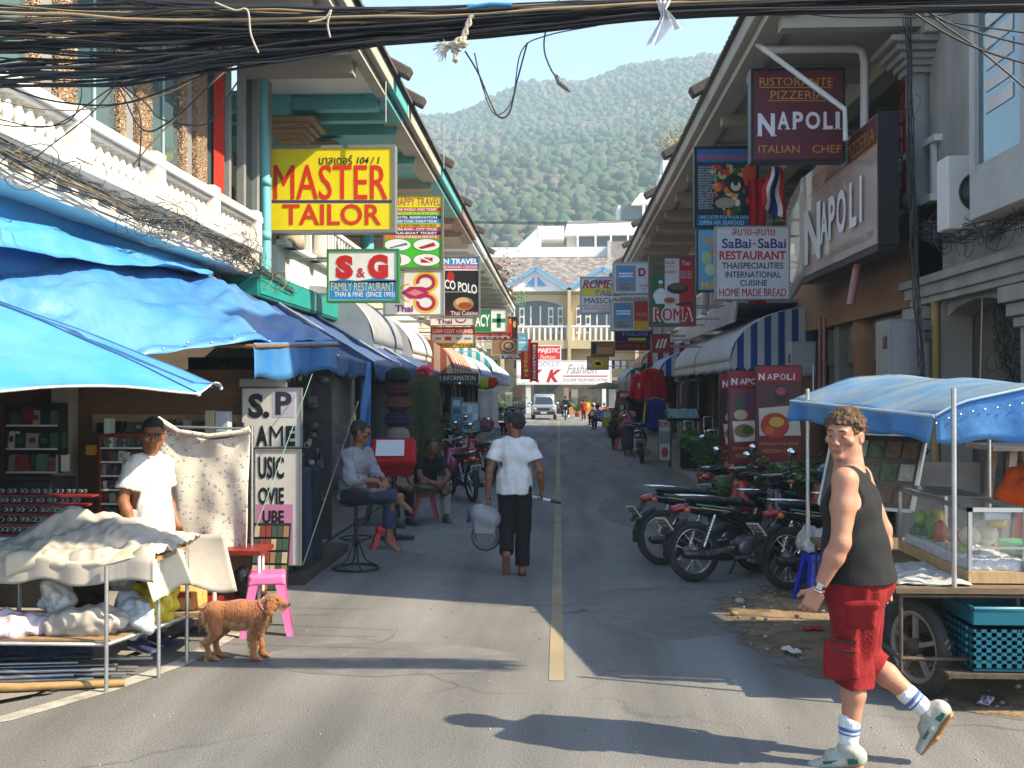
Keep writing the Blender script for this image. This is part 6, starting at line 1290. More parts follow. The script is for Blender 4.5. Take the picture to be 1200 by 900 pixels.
# ================================================================ MOTORBIKES
def bike_proto():
 t=thing('motorbike','x','motorbike',(0,0,0))
 body=M('bike_black',(.012,.013,.016),.22,var=.1,bump=0,coat=.6);red_l=M('red_lens',(.30,.01,.01),.15,var=0,bump=0,spec=.8);amb=M('amber_lens',(.45,.12,.01),.15,var=0,bump=0);seatm=M('seat_vinyl',(.014,.014,.015),.5,var=.2,bump=.2,bs=150)
 eng=M('cast_alloy',(.25,.25,.25),.45,.8,var=.3,bump=.2);dk=M('dark_steel',(.05,.05,.05),.5,.6,var=.3,bump=.05)
 ry=Euler((R(90),0,0)).to_matrix()
 for x in(-.60,.63):
  w_=MB().lathe([(.035,-.05),(.055,-.03),(.05,0),(.055,.03),(.035,.05)],(x,0,.285),14,rot=ry).build('wheel',eng,t)
  MB().torus((x,0,.285),.248,.037,ry,40,10,flat=1.05).build('tyre',rubber,w_)
  b=MB().torus((x,0,.285),.212,.013,ry,40,6,flat=1.5);b.build('rim',chrome,w_)
  b=MB()
  for k in range(18):
   a=k*2*math.pi/18;s_=.022 if k%2 else-.022;a2=a+(.5 if k%4<2 else-.5)
   b.bar((x+.045*math.cos(a2),s_,.285+.045*math.sin(a2)),(x+.208*math.cos(a),0,.285+.208*math.sin(a)),.0035)
  b.build('spokes',chrome,w_,kind='stuff')
 s=SDF(.011)
 s.cap((-.66,0,.70),(-.25,0,.63),(.045,.045),(.105,.075),(0,1,0),k=.04)
 s.cap((-.25,0,.62),(-.02,0,.55),(.10,.07),(.07,.06),(0,1,0),k=.04)
 s.cap((-.02,0,.53),(.20,0,.42),(.065,.055),(.060,.06),(0,1,0),k=.04)
 s.build('side_cowl',body,t)
 s=SDF(.011)
 for y in(-1,1):s.cap((.30,y*.10,.34),(.40,y*.13,.58),(.022,.05),(.022,.075),(0,1,0),k=.03);s.cap((.40,y*.13,.58),(.40,y*.06,.80),(.022,.075),(.03,.05),(0,1,0),k=.03)
 s.cap((.24,0,.43),(.38,0,.78),(.09,.045),(.075,.05),(0,1,0),k=.05);s.build('leg_shield',body,t)
 s=SDF(.010);s.cap((.40,0,.90),(.52,0,.86),(.085,.062),(.062,.050),(0,1,0),k=.03);s.cap((.38,-.16,.955),(.38,.16,.955),.032,k=.04);s.build('handlebar_cowl',body,t)
 MB().ball((.545,0,.865),(.03,.065,.045),12).build('headlight',M('headlight_glass',(.6,.62,.64),.05,var=0,bump=0,spec=.9),t)
 s=SDF(.010);s.cap((-.60,0,.770),(-.10,0,.735),(.085,.030),(.115,.038),(0,1,0),k=.03);s.cap((-.10,0,.735),(.08,0,.69),(.115,.038),(.065,.03),(0,1,0),k=.04);s.build('seat',seatm,t)
 s=SDF(.009)
 for k in range(6):a=R(35+22*k);a2=R(35+22*(k+1));s.cap((.63+.30*math.cos(a),0,.285+.30*math.sin(a)),(.63+.30*math.cos(a2),0,.285+.30*math.sin(a2)),(.055,.012),(.055,.012),(0,1,0),k=.01)
 s.build('front_mudguard',body,t)
 s=SDF(.009)
 for k in range(4):a=R(105+20*k);a2=R(105+20*(k+1));s.cap((-.60+.31*math.cos(a),0,.285+.31*math.sin(a)),(-.60+.31*math.cos(a2),0,.285+.31*math.sin(a2)),(.062,.014),(.058,.012),(0,1,0),k=.01)
 s.cap((-.78,0,.66),(-.93,0,.47),(.065,.012),(.055,.010),(0,1,0),k=.02);s.build('rear_mudguard',M('matt_black',(.02,.02,.02),.6),t)
 s=SDF(.009);s.cap((-.72,0,.70),(-.80,0,.69),(.085,.040),(.050,.030),(0,1,0),k=.02);s.build('tail_light',red_l,t)
 for y in(-1,1):MB().ball((-.72,y*.105,.675),(.035,.03,.028),10).build('rear_indicator',amb,t)
 for y in(-1,1):MB().ball((.50,y*.125,.90),(.03,.035,.022),10).build('front_indicator',amb,t)
 pr=Euler((0,R(-38),0)).to_matrix();pc=V((-.915,0,.56));b=MB();b.obox(pc,(.008,.18,.145),pr);pl=b.build('number_plate',M('plate_white',(.62,.61,.56),.5),t)
 b=MB();uv,fc=text_data('418',.02,0);uv2,fc2=text_data('ขกร',.02,0)
 for(u_,f_,z0,z1)in((uv,fc,-.06,-.005),(uv2,fc2,.012,.058)):b.add([pc+pr@V((-.006,.065-.13*u,z0+(z1-z0)*v))for u,v in u_],f_)
 b.build('plate_lettering',M('plate_ink',(.03,.03,.04),.6),pl);b=MB();b.add([pc+pr@V((-.0055,y,z))for y,z in((.085,-.004),(-.085,-.004),(-.085,.012),(.085,.012))],[(0,1,2,3)]);b.build('plate_stripe',paint('b02020'),pl)
 s=SDF(.010);s.ell((.02,0,.33),(.15,.10,.085),k=.03);s.cap((.10,0,.36),(.27,0,.40),.065,k=.03);s.ell((-.05,-.08,.29),(.10,.05,.075),k=.02);s.ell((-.05,.08,.29),(.10,.045,.075),k=.02);s.build('engine',eng,t)
 b=MB()
 for k in range(6):b.obox((.13+k*.025,0,.375+k*.006),(.008,.17,.15),(0,.2,0))
 b.build('cooling_fins',dk,t,kind='stuff')
 for y in(-1,1):
  MB().tube([(-.60,y*.075,.285),(-.12,y*.075,.32)],.017,8).build('swingarm',dk,t)
  MB().tube([(.63,y*.075,.285),(.50,y*.075,.60)],[.022,.018],8).build('fork',chrome,t)
  so_=MB().tube([(-.56,y*.12,.33),(-.42,y*.12,.62)],.014,8).build('shock_absorber',chrome,t);b=MB();p0,p1=V((-.545,y*.12,.37)),V((-.43,y*.12,.60));u=(p1-p0).orthogonal().normalized();w_=(p1-p0).normalized().cross(u)
  b.tube([p0+(p1-p0)*(k/56)+(u*math.cos(k*.9)+w_*math.sin(k*.9))*.026 for k in range(57)],.005,5);b.build('spring',chrome,so_)
  MB().tube([(.37,y*.15,.965),(.33,y*.30,1.0),(.30,y*.35,.995)],.011,6).build('handlebar',dk,t);MB().tube([(.32,y*.31,1.0),(.27,y*.40,.985)],.018,8).build('grip',blackp,t);MB().tube([(.36,y*.27,.99),(.34,y*.39,.975)],.006,5).build('lever',chrome,t)
  ms=MB().tube([(.35,y*.26,1.0),(.37,y*.30,1.10),(.35,y*.33,1.16)],.006,6).build('mirror_stem',dk,t);MB().ball((.35,y*.35,1.185),(.022,.062,.038),14).build('mirror',blackp,ms);MB().lathe([(.0,0),(.9,.0),(1,.002)],(0,0,0),14).build('mirror_glass',M('mirror_glass',(.8,.82,.84),.02,1.,var=0,bump=0),ms)
  g=bpy.data.objects[ms.children[-1].name];g.location=(.327,y*.35,1.186);g.rotation_euler=(0,R(-90),0);g.scale=(.034,.056,1)
  MB().tube([(-.05,y*.12,.26),(.02,y*.21,.255)],.011,6).build('footpeg',rubber,t)
 b=MB();b.tube([(-.28,-.10,.76),(-.45,-.115,.80),(-.66,-.10,.815),(-.76,-.03,.82),(-.76,.03,.82),(-.66,.10,.815),(-.45,.115,.80),(-.28,.10,.76)],.012,8);b.build('grab_rail',chrome,t)
 MB().tube([(.10,-.10,.28),(.0,-.13,.20),(-.25,-.135,.21)],.018,8).build('exhaust_pipe',chrome,t);MB().tube([(-.25,-.135,.21),(-.32,-.14,.225),(-.78,-.15,.275),(-.82,-.15,.28)],[.025,.042,.045,.030],12).build('silencer',M('satin_silencer',(.10,.10,.10),.3,.8),t)
 b=MB();b.obox((-.42,-.19,.29),(.32,.008,.05),(0,-.1,0));b.build('heat_shield',chrome,t,bevel=.003)
 b=MB();b.obox((-.35,.10,.30),(.46,.02,.09),(0,-.07,0));b.build('chain_case',dk,t,bevel=.01)
 MB().tube([(.0,.10,.25),(-.04,.22,.03),(-.08,.23,.012)],.010,6).build('side_stand',dk,t)
 b=MB();
 for y in(-1,1):b.add([(-.60,y*.088,.735),(-.20,y*.122,.675),(-.20,y*.124,.660),(-.60,y*.090,.722)],[(0,1,2,3)],0);b.add([(-.55,y*.088,.70),(-.25,y*.124,.648),(-.25,y*.124,.641),(-.55,y*.089,.693)],[(0,1,2,3)],1)
 b.build('side_stripe',[M('stripe_teal',(.05,.22,.24),.3),M('stripe_yellow',(.55,.40,.03),.3)],t)
 return t
BP=bike_proto()
red_b=M('bike_red',(.30,.012,.015),.22,var=.1,bump=0,coat=.6);blu_b=M('bike_blue',(.02,.05,.20),.22,var=.1,bump=0,coat=.6);sil_b=M('bike_silver',(.35,.36,.38),.25,.4,var=.1,bump=0,coat=.5);pink_b=M('bike_magenta',(.30,.03,.10),.25,var=.1,bump=0,coat=.5);green_b=M('bike_green',(.10,.22,.04),.3,var=.1,bump=0)
spots=[(1.93,11.05,27,None,'black motorbike with teal side stripe, nearest full side view in the right-hand group'),
 (1.72,12.05,24,dict(leg_shield=red_b),'black motorbike with round red tail light poking out furthest left of the right-hand group'),
 (2.78,10.62,25,None,'black motorbike with its spoked rear wheel beside the blue stool'),
 (2.62,11.75,33,dict(leg_shield=red_b,front_mudguard=red_b),'motorbike with red front shield between the two nearest black ones'),
 (2.42,15.4,66,dict(side_cowl=blu_b,leg_shield=red_b,handlebar_cowl=blu_b),'blue and red motorbike parked in front of the palms facing away'),
 (3.35,11.35,28,dict(handlebar_cowl=sil_b),'motorbike with silver handlebar cowl mostly hidden behind the man in the vest'),
 (2.22,28.6,84,None,'black motorbike with bright number plate parked beside the woman in pink'),
 (-1.72,18.9,112,dict(side_cowl=pink_b,leg_shield=pink_b),'magenta motorbike with white plate nearest on the left kerb'),
 (-1.62,22.4,112,dict(side_cowl=red_b,leg_shield=red_b),'red motorbike second on the left kerb behind the magenta one'),
 (-2.35,24.5,105,dict(side_cowl=red_b),'dark red motorbike parked tight to the left shops behind the second one'),
 (-2.1,50,100,dict(side_cowl=red_b,leg_shield=red_b),'red motorbike first of the far row left of the silver car'),
 (-2.5,52,100,dict(side_cowl=pink_b),'pinkish motorbike in the far row left of the silver car'),
 (-1.9,54.5,95,None,'black motorbike with pale wheel in the far row nearest the car'),(-2.6,57,95,dict(side_cowl=blu_b),'blue motorbike last of the far row on the left'),
 (2.3,47,80,dict(side_cowl=red_b),'red motorbike far up on the right by the seated people'),(2.5,52,80,None,'black motorbike furthest up on the right side')]
for i,(x,y,a,sw,lab)in enumerate(spots):
 if i==0:BP.location=(x,y,0);BP.rotation_euler=(R(-4),0,R(a));BP['label']=lab;BP['group']='parked motorbikes';o=BP
 else:o=copy_tree(BP,None,lab,(x,y,0),R(a),sw)
 o.rotation_euler=Euler((R(-5),0,0)).to_matrix().to_euler()if False else(R(-5)*1,0,R(a));o.scale=(1.06,)*3
 if y>40:o.rotation_euler=(0,0,R(a))
tag(MB().ball((2.98,11.9,1.0),(.14,.14,.13),20).build('helmet',M('helmet_blue',(.02,.05,.16),.15,coat=.8,bump=0)),'shiny dark blue helmet resting on a motorbike behind the front pair','helmet')
# ================================================================ FOOD CART
t=thing('food_cart','fruit cart with arched blue tarp roof, glass case and spoked wheel, right foreground','food cart',(2.8,7.2,0))
TZ=1.80;A=V((1.90,8.85,1.83));B=V((2.29,6.62,1.76));Cc=V((3.75,6.45,1.80));Dd=V((3.45,8.7,1.86))
def roof(u,v):
 l=A*(1-u)+B*u;r=Dd*(1-u)+Cc*u;p=l*(1-v)+r*v;p.z+=.20*math.sin(math.pi*min(v*1.02,1))**.9-.03*u*math.sin(math.pi*v)+.02*mn.noise(V((u*6,v*5,0)))-.02*abs(math.sin(math.pi*u*2));return p
b=MB();b.grid(roof,30,24);b.build('canopy',tarpd,t,solid=.006)
vm=tarpb;valance(t,A,B,.155,vm,.02,40,2,.012);
b=MB();b.grid(lambda u,v:(roof(1,u)*(1-v)+(B*(1-u)+Cc*u-V((0,0,.16+.015*math.sin(u*25))))*v)+V((.0,-.012-.02*v+.01*math.sin(u*30)*v,0)),40,6);b.build('valance',vm,t,solid=.005)
b=MB();b.tube([roof(1,k/16)+V((0,-.02,.004))for k in range(17)],.009,5);b.tube([A,B],.012,5);b.build('canopy_hem',M('light_hem',(.45,.60,.72),.6),t)
ey=None
for k in range(22):
 p=roof(1,k/21)*.72+(B*(1-k/21)+Cc*(k/21)-V((0,0,.15)))*.28+V((0,-.03,0));b=MB();
 if ey is None:ey=MB().lathe([(.007,0),(.007,.004)],(0,0,0),8,rot=Euler((R(90),0,0)).to_matrix()).build('eyelet',chrome,t,local=True);ey.location=p-t.location
 else:part('eyelet',ey,t,p-t.location)
pm_=steel;px_=P(1118,600,6.52)
for(x,y)in((px_.x,6.52),(1.98,8.6),(3.6,6.5),(3.4,8.6)):MB().tube([(x,y,.735),(x,y,1.93)],.016,8).build('pole',pm_,t)
MB().box((2.02,6.50,.70),(3.7,8.7,.735)).build('deck',M('greasy_wood',(.20,.14,.08),.8,var=.5,vs=7,stretch=(1,6,6)),t)
b=MB();
for z in(.68,.30):b.tube([(2.06,6.54,z),(3.66,6.54,z),(3.66,8.66,z),(2.06,8.66,z),(2.06,6.54,z)],.014,6)
for(x,y)in((2.06,6.54),(3.66,6.54),(2.06,8.66),(3.66,8.66),(2.75,6.54),(3.2,6.54)):b.tube([(x,y,.22),(x,y,.70)],.013,6)
b.tube([(2.06,6.54,.66),(2.06,7.6,.32)],.01,6);b.build('frame',dk_:=M('rusty_frame',(.10,.07,.05),.7,var=.5,vs=20),t)
x0,x1,y0,y1,z0,z1=2.50,2.83,6.62,7.95,.745,1.19
MB().box((x0-.01,y0-.01,z0),(x1+.01,y1+.01,z0+.07)).build('case_base',M('pale_plywood',(.50,.34,.16),.7,var=.25,vs=6,stretch=(6,6,1)),t)
cs_=MB();b=MB()
for(x,y)in((x0,y0),(x1,y0),(x0,y1),(x1,y1)):b.box((x-.011,y-.011,z0+.07),(x+.011,y+.011,z1))
for(x,y,X_,Y_)in((x0,y0,x1,y0),(x0,y1,x1,y1),(x0,y0,x0,y1),(x1,y0,x1,y1)):
 b.box((x-.014,y-.014,z1-.012),(X_+.014,Y_+.014,z1+.014))
cf=b.build('case_frame',alu,t)
for nm,q in(('pane',((x0+.012,y0-.002,z0+.07),(x1-.012,y0+.002,z1-.013))),('pane',((x0-.002,y0+.012,z0+.07),(x0+.002,y1-.012,z1-.013))),('pane',((x1-.002,y0+.012,z0+.07),(x1+.002,y1-.012,z1-.013)))):MB().box(*q).build(nm,M('case_glass',(.75,.8,.8),.04,var=0,bump=0,alpha=.07,spec=.6),t)
MB().obox(((x0+x1)/2,7.5,z1+.03),(.36,.75,.006),(0,.04,0)).build('lid',M('dusty_lid',(.16,.17,.17),.25,var=.3,bump=.05),t);MB().box((x0+.02,y0-.03,z0+.21),(3.6,y0-.012,z0+.225)).build('front_rail',chrome,t)
def lump(name,lab,cat,sd,mat,parent=None,disp=None,group=None,**k):o=sd.build(name,mat,parent,disp=disp,**k);return tag(o,lab,cat,group)
s=SDF(.012);s.box(((x0+x1)/2,7.25,z0+.10),(.145,.60,.02),rad=.02)
for i in range(30):s.ell((rnd.uniform(x0+.05,x1-.05),rnd.uniform(y0+.05,y1-.05),z0+.125),rnd.uniform(.02,.045),k=.01)
lump('ice','bed of crushed ice in the bottom of the glass case','ice',s,M('crushed_ice',(.72,.76,.78),.15,var=.1,vs=60,bump=.8,bs=90,trans=.25),disp=(.01,30),kind='stuff')
coc=M('peeled_coconut',(.60,.50,.36),.7,col2=(.42,.33,.22),vs=9,bump=.3)
for i,(px,py,r,lab)in enumerate(((1131,628,12,'small peeled coconut at the left of the glass case front'),(1153,625,15.5,'large peeled coconut in the middle of the glass case front'),(1120,640,9,'peeled coconut half hidden by the case corner'))):
 p=P(px,py,6.85+.1*i);q=r*6.85/1250;p.x=max(p.x,x0+q+.02);tag(MB().ball(p-V((0,0,0)),(q,q,q*.96),20).build('coconut',coc),lab,'coconut','coconuts in the glass case')
MB().box((x0+.02,y0+.02,z0+.245),(x1-.02,y0+.50,z0+.25)).build('glass_shelf',M('case_glass'),t)
tag(MB().tube([(2.66,6.8,1.13),(2.80,6.78,1.135)],.024,12).build('jar',M('white_plastic',(.68,.68,.64),.4)),'white plastic jar lying on its side on top of the coconuts','jar')
tag(MB().lathe([(.05,0),(.055,.0),(.055,.05),(.05,.05)],(2.76,6.85,1.06),16).build('lid',M('yellow_lid',(.55,.42,.08),.5)),'yellow plastic lid behind the white jar','lid')
fr=[('papaya','long green papaya in the glass case',(2.60,7.55,.95),(.05,.05,.10),(.12,.22,.03)),('mango','bright green mango leaning in the glass case',(2.58,7.72,1.0),(.05,.06,.05),(.25,.42,.05)),('watermelon','dark green watermelon in the glass case',(2.62,7.78,.90),(.10,.09,.08),(.05,.12,.03)),('watermelon_slice','pink watermelon slice standing in the glass case',(2.60,7.05,.93),(.07,.03,.065),(.55,.10,.12)),('guava','pale pink fruit beside the watermelon slice',(2.62,7.2,.95),(.06,.06,.05),(.55,.30,.26)),('chilli_bag','bag of orange red fruit pieces standing at the back of the glass case',(2.60,7.4,.93),(.05,.05,.09),(.42,.10,.04)),('pineapple','yellow pineapple piece at the far end of the glass case',(2.66,7.62,.98),(.05,.05,.10),(.55,.38,.06)),('papaya','short pale green papaya near the ice at the front',(2.58,6.92,.90),(.045,.07,.04),(.35,.42,.12))]
for i,(nm,lab,c,r,col)in enumerate(fr):s=SDF(.007);s.ell(c,r,k=.01);s.ell((c[0],c[1]+.01,c[2]+r[2]*.6),tuple(q*.55 for q in r),k=.03);lump(nm,lab,'fruit',s,M('fruit_%d'%i,col,.4,var=.35,vs=18,bump=.1),disp=(.004,20))
wc=V((2.25,6.85,.30));wy_=Matrix.Rotation(R(20),3,'Z');rx_=wy_@Euler((0,R(90),0)).to_matrix();wob=MB().lathe([(.05,-.05),(.06,0),(.05,.05)],wc,16,rot=rx_).build('wheel',dk_,t)
MB().torus(wc,.262,.042,rx_,44,10).build('tyre',rubber,wob);MB().torus(wc,.215,.022,rx_,44,8).build('rim',cw:=M('dusty_alloy',(.34,.30,.25),.6,.4,var=.3,vs=20),wob)
b=MB()
for k in range(5):a=k*2*math.pi/5+.3;b.bar(wc+wy_@V((0,.03*math.cos(a),.03*math.sin(a))),wc+wy_@V((0,.20*math.cos(a),.20*math.sin(a))),.03,.035,up=(1,0,0))
b.build('spokes',cw,wob,bevel=.006)
s=SDF(.012);s.ell((2.38,7.0,.42),(.10,.12,.10));s.cap((2.4,6.7,.36),(2.4,7.5,.36),.04);s.cap((2.32,7.2,.2),(2.34,7.2,.5),.03);s.box((2.5,7.3,.48),(.1,.16,.08));lump('gearbox','','',s,dk_,t,disp=(.015,15))
for k in('label','category'):
 for o in t.children:
  if k in o:del o[k]
MB().obox((2.24,8.1,1.30),(.03,.62,.52),(0,R(12),R(-14))).build('price_board_frame',alu,t)if False else None
pb=thing('picture_board','framed board with faded dish pictures leaning under the cart roof behind the man','sign',(2.35,8.2,.75));a,c=V((2.06,8.55,1.02)),V((2.62,8.05,1.02));up=V((.14,.10,.56));b=MB();b.add([a,c,c+up,a+up,a+V((.02,.02,0)),c+V((.02,.02,0)),c+up+V((.02,.02,0)),a+up+V((.02,.02,0))],[(0,1,2,3),(7,6,5,4),(0,4,5,1),(1,5,6,2),(2,6,7,3),(3,7,4,0)]);b.build('board',M('dark_board',(.06,.055,.05),.3,var=.3),pb)
b=MB();[b.bar(p_,q_,.025,.025)for p_,q_ in((a,c),(c,c+up),(c+up,a+up),(a+up,a))];b.build('frame',alu,pb);nn=(c-a).cross(up).normalized();nn=nn if nn.y<0 else-nn;b=MB();rg=random.Random(6)
for i in range(5):
 for j in range(3):
  o_=a+(c-a)*(.08+.18*i)+up*(.08+.3*j)+nn*.006;b.add([o_,o_+(c-a)*.15,o_+(c-a)*.15+up*.22,o_+up*.22],[(0,1,2,3)],rg.randrange(3))
b.build('print',[M('pr_a',(.50,.48,.42),.5,var=.5,vs=25,bump=0),M('pr_b',(.22,.12,.07),.5,var=.6,vs=25,bump=0),M('pr_c',(.12,.16,.08),.5,var=.6,vs=25,bump=0)],pb)
def crumple(name,lab,cx,cy,cz,w_,d_,h_,mat,seed,cat,rot=0.):
 b=MB();n=22
 def f(u,v):
  x,y=(u-.5)*w_,(v-.5)*d_;e=max(abs(u-.5),abs(v-.5))*2;z=h_*(.5+.9*mn.noise(V((u*3+seed,v*3,seed)))+.5*mn.noise(V((u*8+seed,v*8,3))))*(1-e**5*.7);z=max(z,.003);r=1+.12*mn.noise(V((u*5,v*5,seed+9)))
  return(cx+(x*math.cos(rot)-y*math.sin(rot))*r,cy+(x*math.sin(rot)+y*math.cos(rot))*r,cz+z)
 b.grid(f,n,n);return tag(b.build(name,mat,solid=.004),lab,cat)
news=M('newspaper',(.52,.50,.45),.85,col2=(.20,.20,.20),vs=28,bump=.1,m2=.44,stretch=(1,3,1))
crumple('newspaper','newspaper spread over the corner of the cart deck beside the man',2.27,6.95,.737,.44,.80,.05,news,3,'newspaper')
crumple('newspaper','crumpled newspaper bundle on the blue stool',2.36,9.75,.46,.40,.34,.28,news,8,'newspaper')
def crate(lab,x0,x1,y0,y1,z0,z1,col):
 m=M('crate_'+col,hx(col),.45,var=.15,vs=4,bump=.05);t=thing('crate',lab,'crate',((x0+x1)/2,(y0+y1)/2,z0));th=.012
 MB().box((x0,y0,z0),(x1,y1,z0+th)).build('base',m,t);MB().tube([(x0,y0,z1),(x1,y0,z1),(x1,y1,z1),(x0,y1,z1),(x0,y0,z1)],.014,6).build('rim',m,t)
 def side(ax,fixed,lo,hi):
  b=MB();n=max(4,int((hi-lo)/.055));rows=5
  def bx(a,c,za,zb):
   if ax=='x':b.box((fixed-th/2,a,za),(fixed+th/2,c,zb))
   else:b.box((a,fixed-th/2,za),(c,fixed+th/2,zb))
  H=z1-z0
  for k in range(rows+1):
   za=z0+.02+k*(H*.62)/rows;bx(lo,hi,za,za+.026)
  bx(lo,hi,z0+.02+H*.62,z1)
  for k in range(n+1):a=lo+(hi-lo)*k/n-.015;bx(max(a,lo),min(a+.030,hi),z0+.02+.001,z0+.02+H*.62)
  b.build('side',m,t)
 side('x',x0,y0,y1);side('x',x1,y0,y1);side('y',y0,x0,x1);side('y',y1,x0,x1);return t
crate('big teal plastic crate with slotted sides on the low shelf at the right edge',2.46,3.05,6.46,6.95,.25,.62,'0f6478')
crate('second teal crate half hidden under the cart behind the wheel',2.36,2.8,7.5,8.1,.30,.66,'146e80')
crate('small maroon plastic basket on the deck at the right edge',2.88,3.12,6.62,6.9,.74,.84,'a03850')
MB().box((2.3,6.42,.215),(3.7,8.2,.24)).build('low_shelf',dk_,t)
tag(MB().lathe([(.10,0),(.115,.055),(.12,.075),(.11,.08),(.03,.085)],(2.98,7.1,.86),22).build('tub',M('green_plastic',(.05,.34,.12),.35)),'round green plastic tub behind the glass case','tub')
tag(MB().ball((2.99,6.75,.86),(.03,.03,.025),12).build('tomato',M('tomato_red',(.5,.05,.03),.3)),'red tomato in the small maroon basket','tomato')
def stool(nm,lab,x,y,w_,h_,col,rot=0.,grp=None):
 m=M('stool_'+col,hx(col),.38,var=.08,vs=4,bump=.03);t=thing(nm,lab,'stool',(x,y,0),grp);a=w_/2
 s=SDF(.009);s.box((0,0,h_-.015),(a-.03,a-.03,.004),rad=.014,k=.01)
 for sx in(-1,1):
  for sy in(-1,1):s.cap((sx*(a-.03),sy*(a-.03),h_-.02),(sx*(a-.02),sy*(a-.02),h_-.07),.018,.018,k=.02)
 for ax_ in(0,1):
  for sg in(-1,1):
   q=[0,0,h_-.045];q[ax_]=sg*(a-.012);hb=[a-.03,a-.03,.028];hb[ax_]=.004;s.box(q,hb,rad=.005,k=.008)
 so_=s.build('seat',m,t,local=True)
 for sx in(-1,1):
  for sy in(-1,1):
   b=MB();q0=V((sx*(a-.018),sy*(a-.018),h_-.05));q1=V((sx*(a+.055),sy*(a+.055),.0));
   for(dx,dy)in((.075,.008),(.008,.075)):
    ox,oy=-sx*(dx-.006)/2,-sy*(dy-.006)/2;A_=[q0+V((ox+ux*dx/2,oy+uy*dy/2,0))for ux,uy in((-1,-1),(1,-1),(1,1),(-1,1))];f_=.72;B_=[q1+V((ox*f_+ux*dx/2*f_,oy*f_+uy*dy/2*f_,0))for ux,uy in((-1,-1),(1,-1),(1,1),(-1,1))]
    b.add(B_+A_,[(0,3,2,1),(4,5,6,7),(0,1,5,4),(1,2,6,5),(2,3,7,6),(3,0,4,7)])
   b.build('leg',m,t,local=True)
 t.rotation_euler=(0,0,rot);return t
stool('stool','tall pink plastic stool standing behind the dog',-2.32,8.4,.30,.47,'d8689c',.25)
stool('stool','blue plastic stool with newspaper on it beside the motorbikes',2.33,9.72,.25,.46,'1c3cc8',.2)
stool('stool','small red plastic stool on the ground under the lectern',-2.12,12.9,.22,.26,'c01820',.2)
stool('stool','red plastic stool by the parasol stand at the far right',1.98,34.0,.3,.42,'d01c24',0);stool('stool','second red plastic stool just beyond the first, far right',2.05,35.2,.3,.42,'c81c24',0)
stool('stool','pale green plastic stool in front of the menu board, right side',2.25,31.5,.32,.42,'6aa890',.1);stool('stool','red stool the man in the black shirt is sitting on',-1.98,15.75,.28,.42,'b01820',.1)
for i,(px,py,col,lab)in enumerate(((952,742,'b03038','scrap of red rag on the dirt by the stool'),(1155,828,'b0a0b8','crumpled pale plastic scrap on the dirt, lower right'),(927,768,'c8c4b8','small white paper scrap on the dirt'))):
 g=G(px,py);crumple('litter',lab,g.x,g.y,.03,.16,.07,.03,cloth(col),i+2,'litter',i)
b=thing('trestle','rough wooden trestle table behind the cart at the right edge','trestle',(3.9,9.2,0));MB().box((3.55,8.9,1.42),(4.5,9.5,1.46)).build('top',M('weathered_wood'),b)
for k,(p_,q_)in enumerate((((3.75,9.0,1.42),(3.6,9.0,0)),((4.0,9.0,1.42),(4.3,9.0,0)),((3.75,9.4,1.42),(3.6,9.4,0)),((4.0,9.4,1.42),(4.3,9.4,0)))):MB().bar(p_,q_,.06,.06).build('leg',M('weathered_wood'),b)
tag(MB().box((2.9,9.3,0),(3.6,9.34,1.3)).build('corrugated_sheet',M('old_metal_sheet',(.22,.22,.21),.6,.5,var=.4,vs=3)),'old grey metal sheet standing behind the cart','metal sheet')
og=(3.40,7.7)
human('person','man in orange shirt with a dark shoulder strap cut off by the right edge',(og[0],og[1],0),R(150),dict(wristR=(.30,.1,.95),elbowR=(.28,0,1.1)),1.66,.012,SK_BR,'short',HAIRB,top=dict(mat=cloth('d8551c','orange_shirt'),sleeve=.7,hem=.85),bottom=dict(mat=cloth('2a2c34','dark_trousers')),shoes=dict(kind='sandal',mat=blackp))
# ================================================================ PLANTS
leafm=[M('palm_leaf',(.08,.17,.03),.5,var=.4,vs=5,bump=0),M('palm_leaf_light',(.16,.28,.05),.5,var=.3,vs=5,bump=0),M('palm_leaf_dark',(.03,.075,.02),.55,var=.4,vs=5,bump=0)]
def palm(lab,x,y,z0,H,n,seed,spread=.8,pot=True,nm='potted_palm'):
 rg=random.Random(seed);t=thing(nm,lab,'plant',(x,y,z0));o=V((x,y,z0))
 if pot:MB().lathe([(.14,0),(.19,.28),(.21,.3),(.19,.32)],o,16).build('pot',M('terracotta',(.30,.13,.07),.8),t)
 for i in range(n):
  a=rg.uniform(0,6.28);L_=H*rg.uniform(.55,1.);sp=spread*rg.uniform(.35,1);up=rg.uniform(.75,1.);base=o+V((rg.uniform(-.06,.06),rg.uniform(-.06,.06),.3 if pot else 0));pts=[]
  for k in range(9):u=k/8;pts.append(base+V((math.cos(a)*sp*u**1.5*L_*.8,math.sin(a)*sp*u**1.5*L_*.8,L_*up*(u-.32*u**3))))
  b=MB();b.tube(pts,[.006]*5+[.004]*4,4,caps=False,m=2)
  for k in range(2,9):
   d=(pts[k]-pts[k-1]).normalized();sd=d.cross(V((0,0,1))).normalized();
   for s_ in(-1,1):
    for q in(0,.5):
     p=pts[k-1]+(pts[k]-pts[k-1])*q;ll=(.20+.12*math.sin(math.pi*k/9))*rg.uniform(.7,1.1);e=p+(sd*s_*.75+d*.65-V((0,0,.35))).normalized()*ll;w_=d*.016;md_=(p+e)/2+V((0,0,.02))
     b.add([p,md_+w_,e,md_-w_],[(0,1,2,3)],rg.choice((0,0,1,2)))
  b.build('frond',leafm,t)
 return t
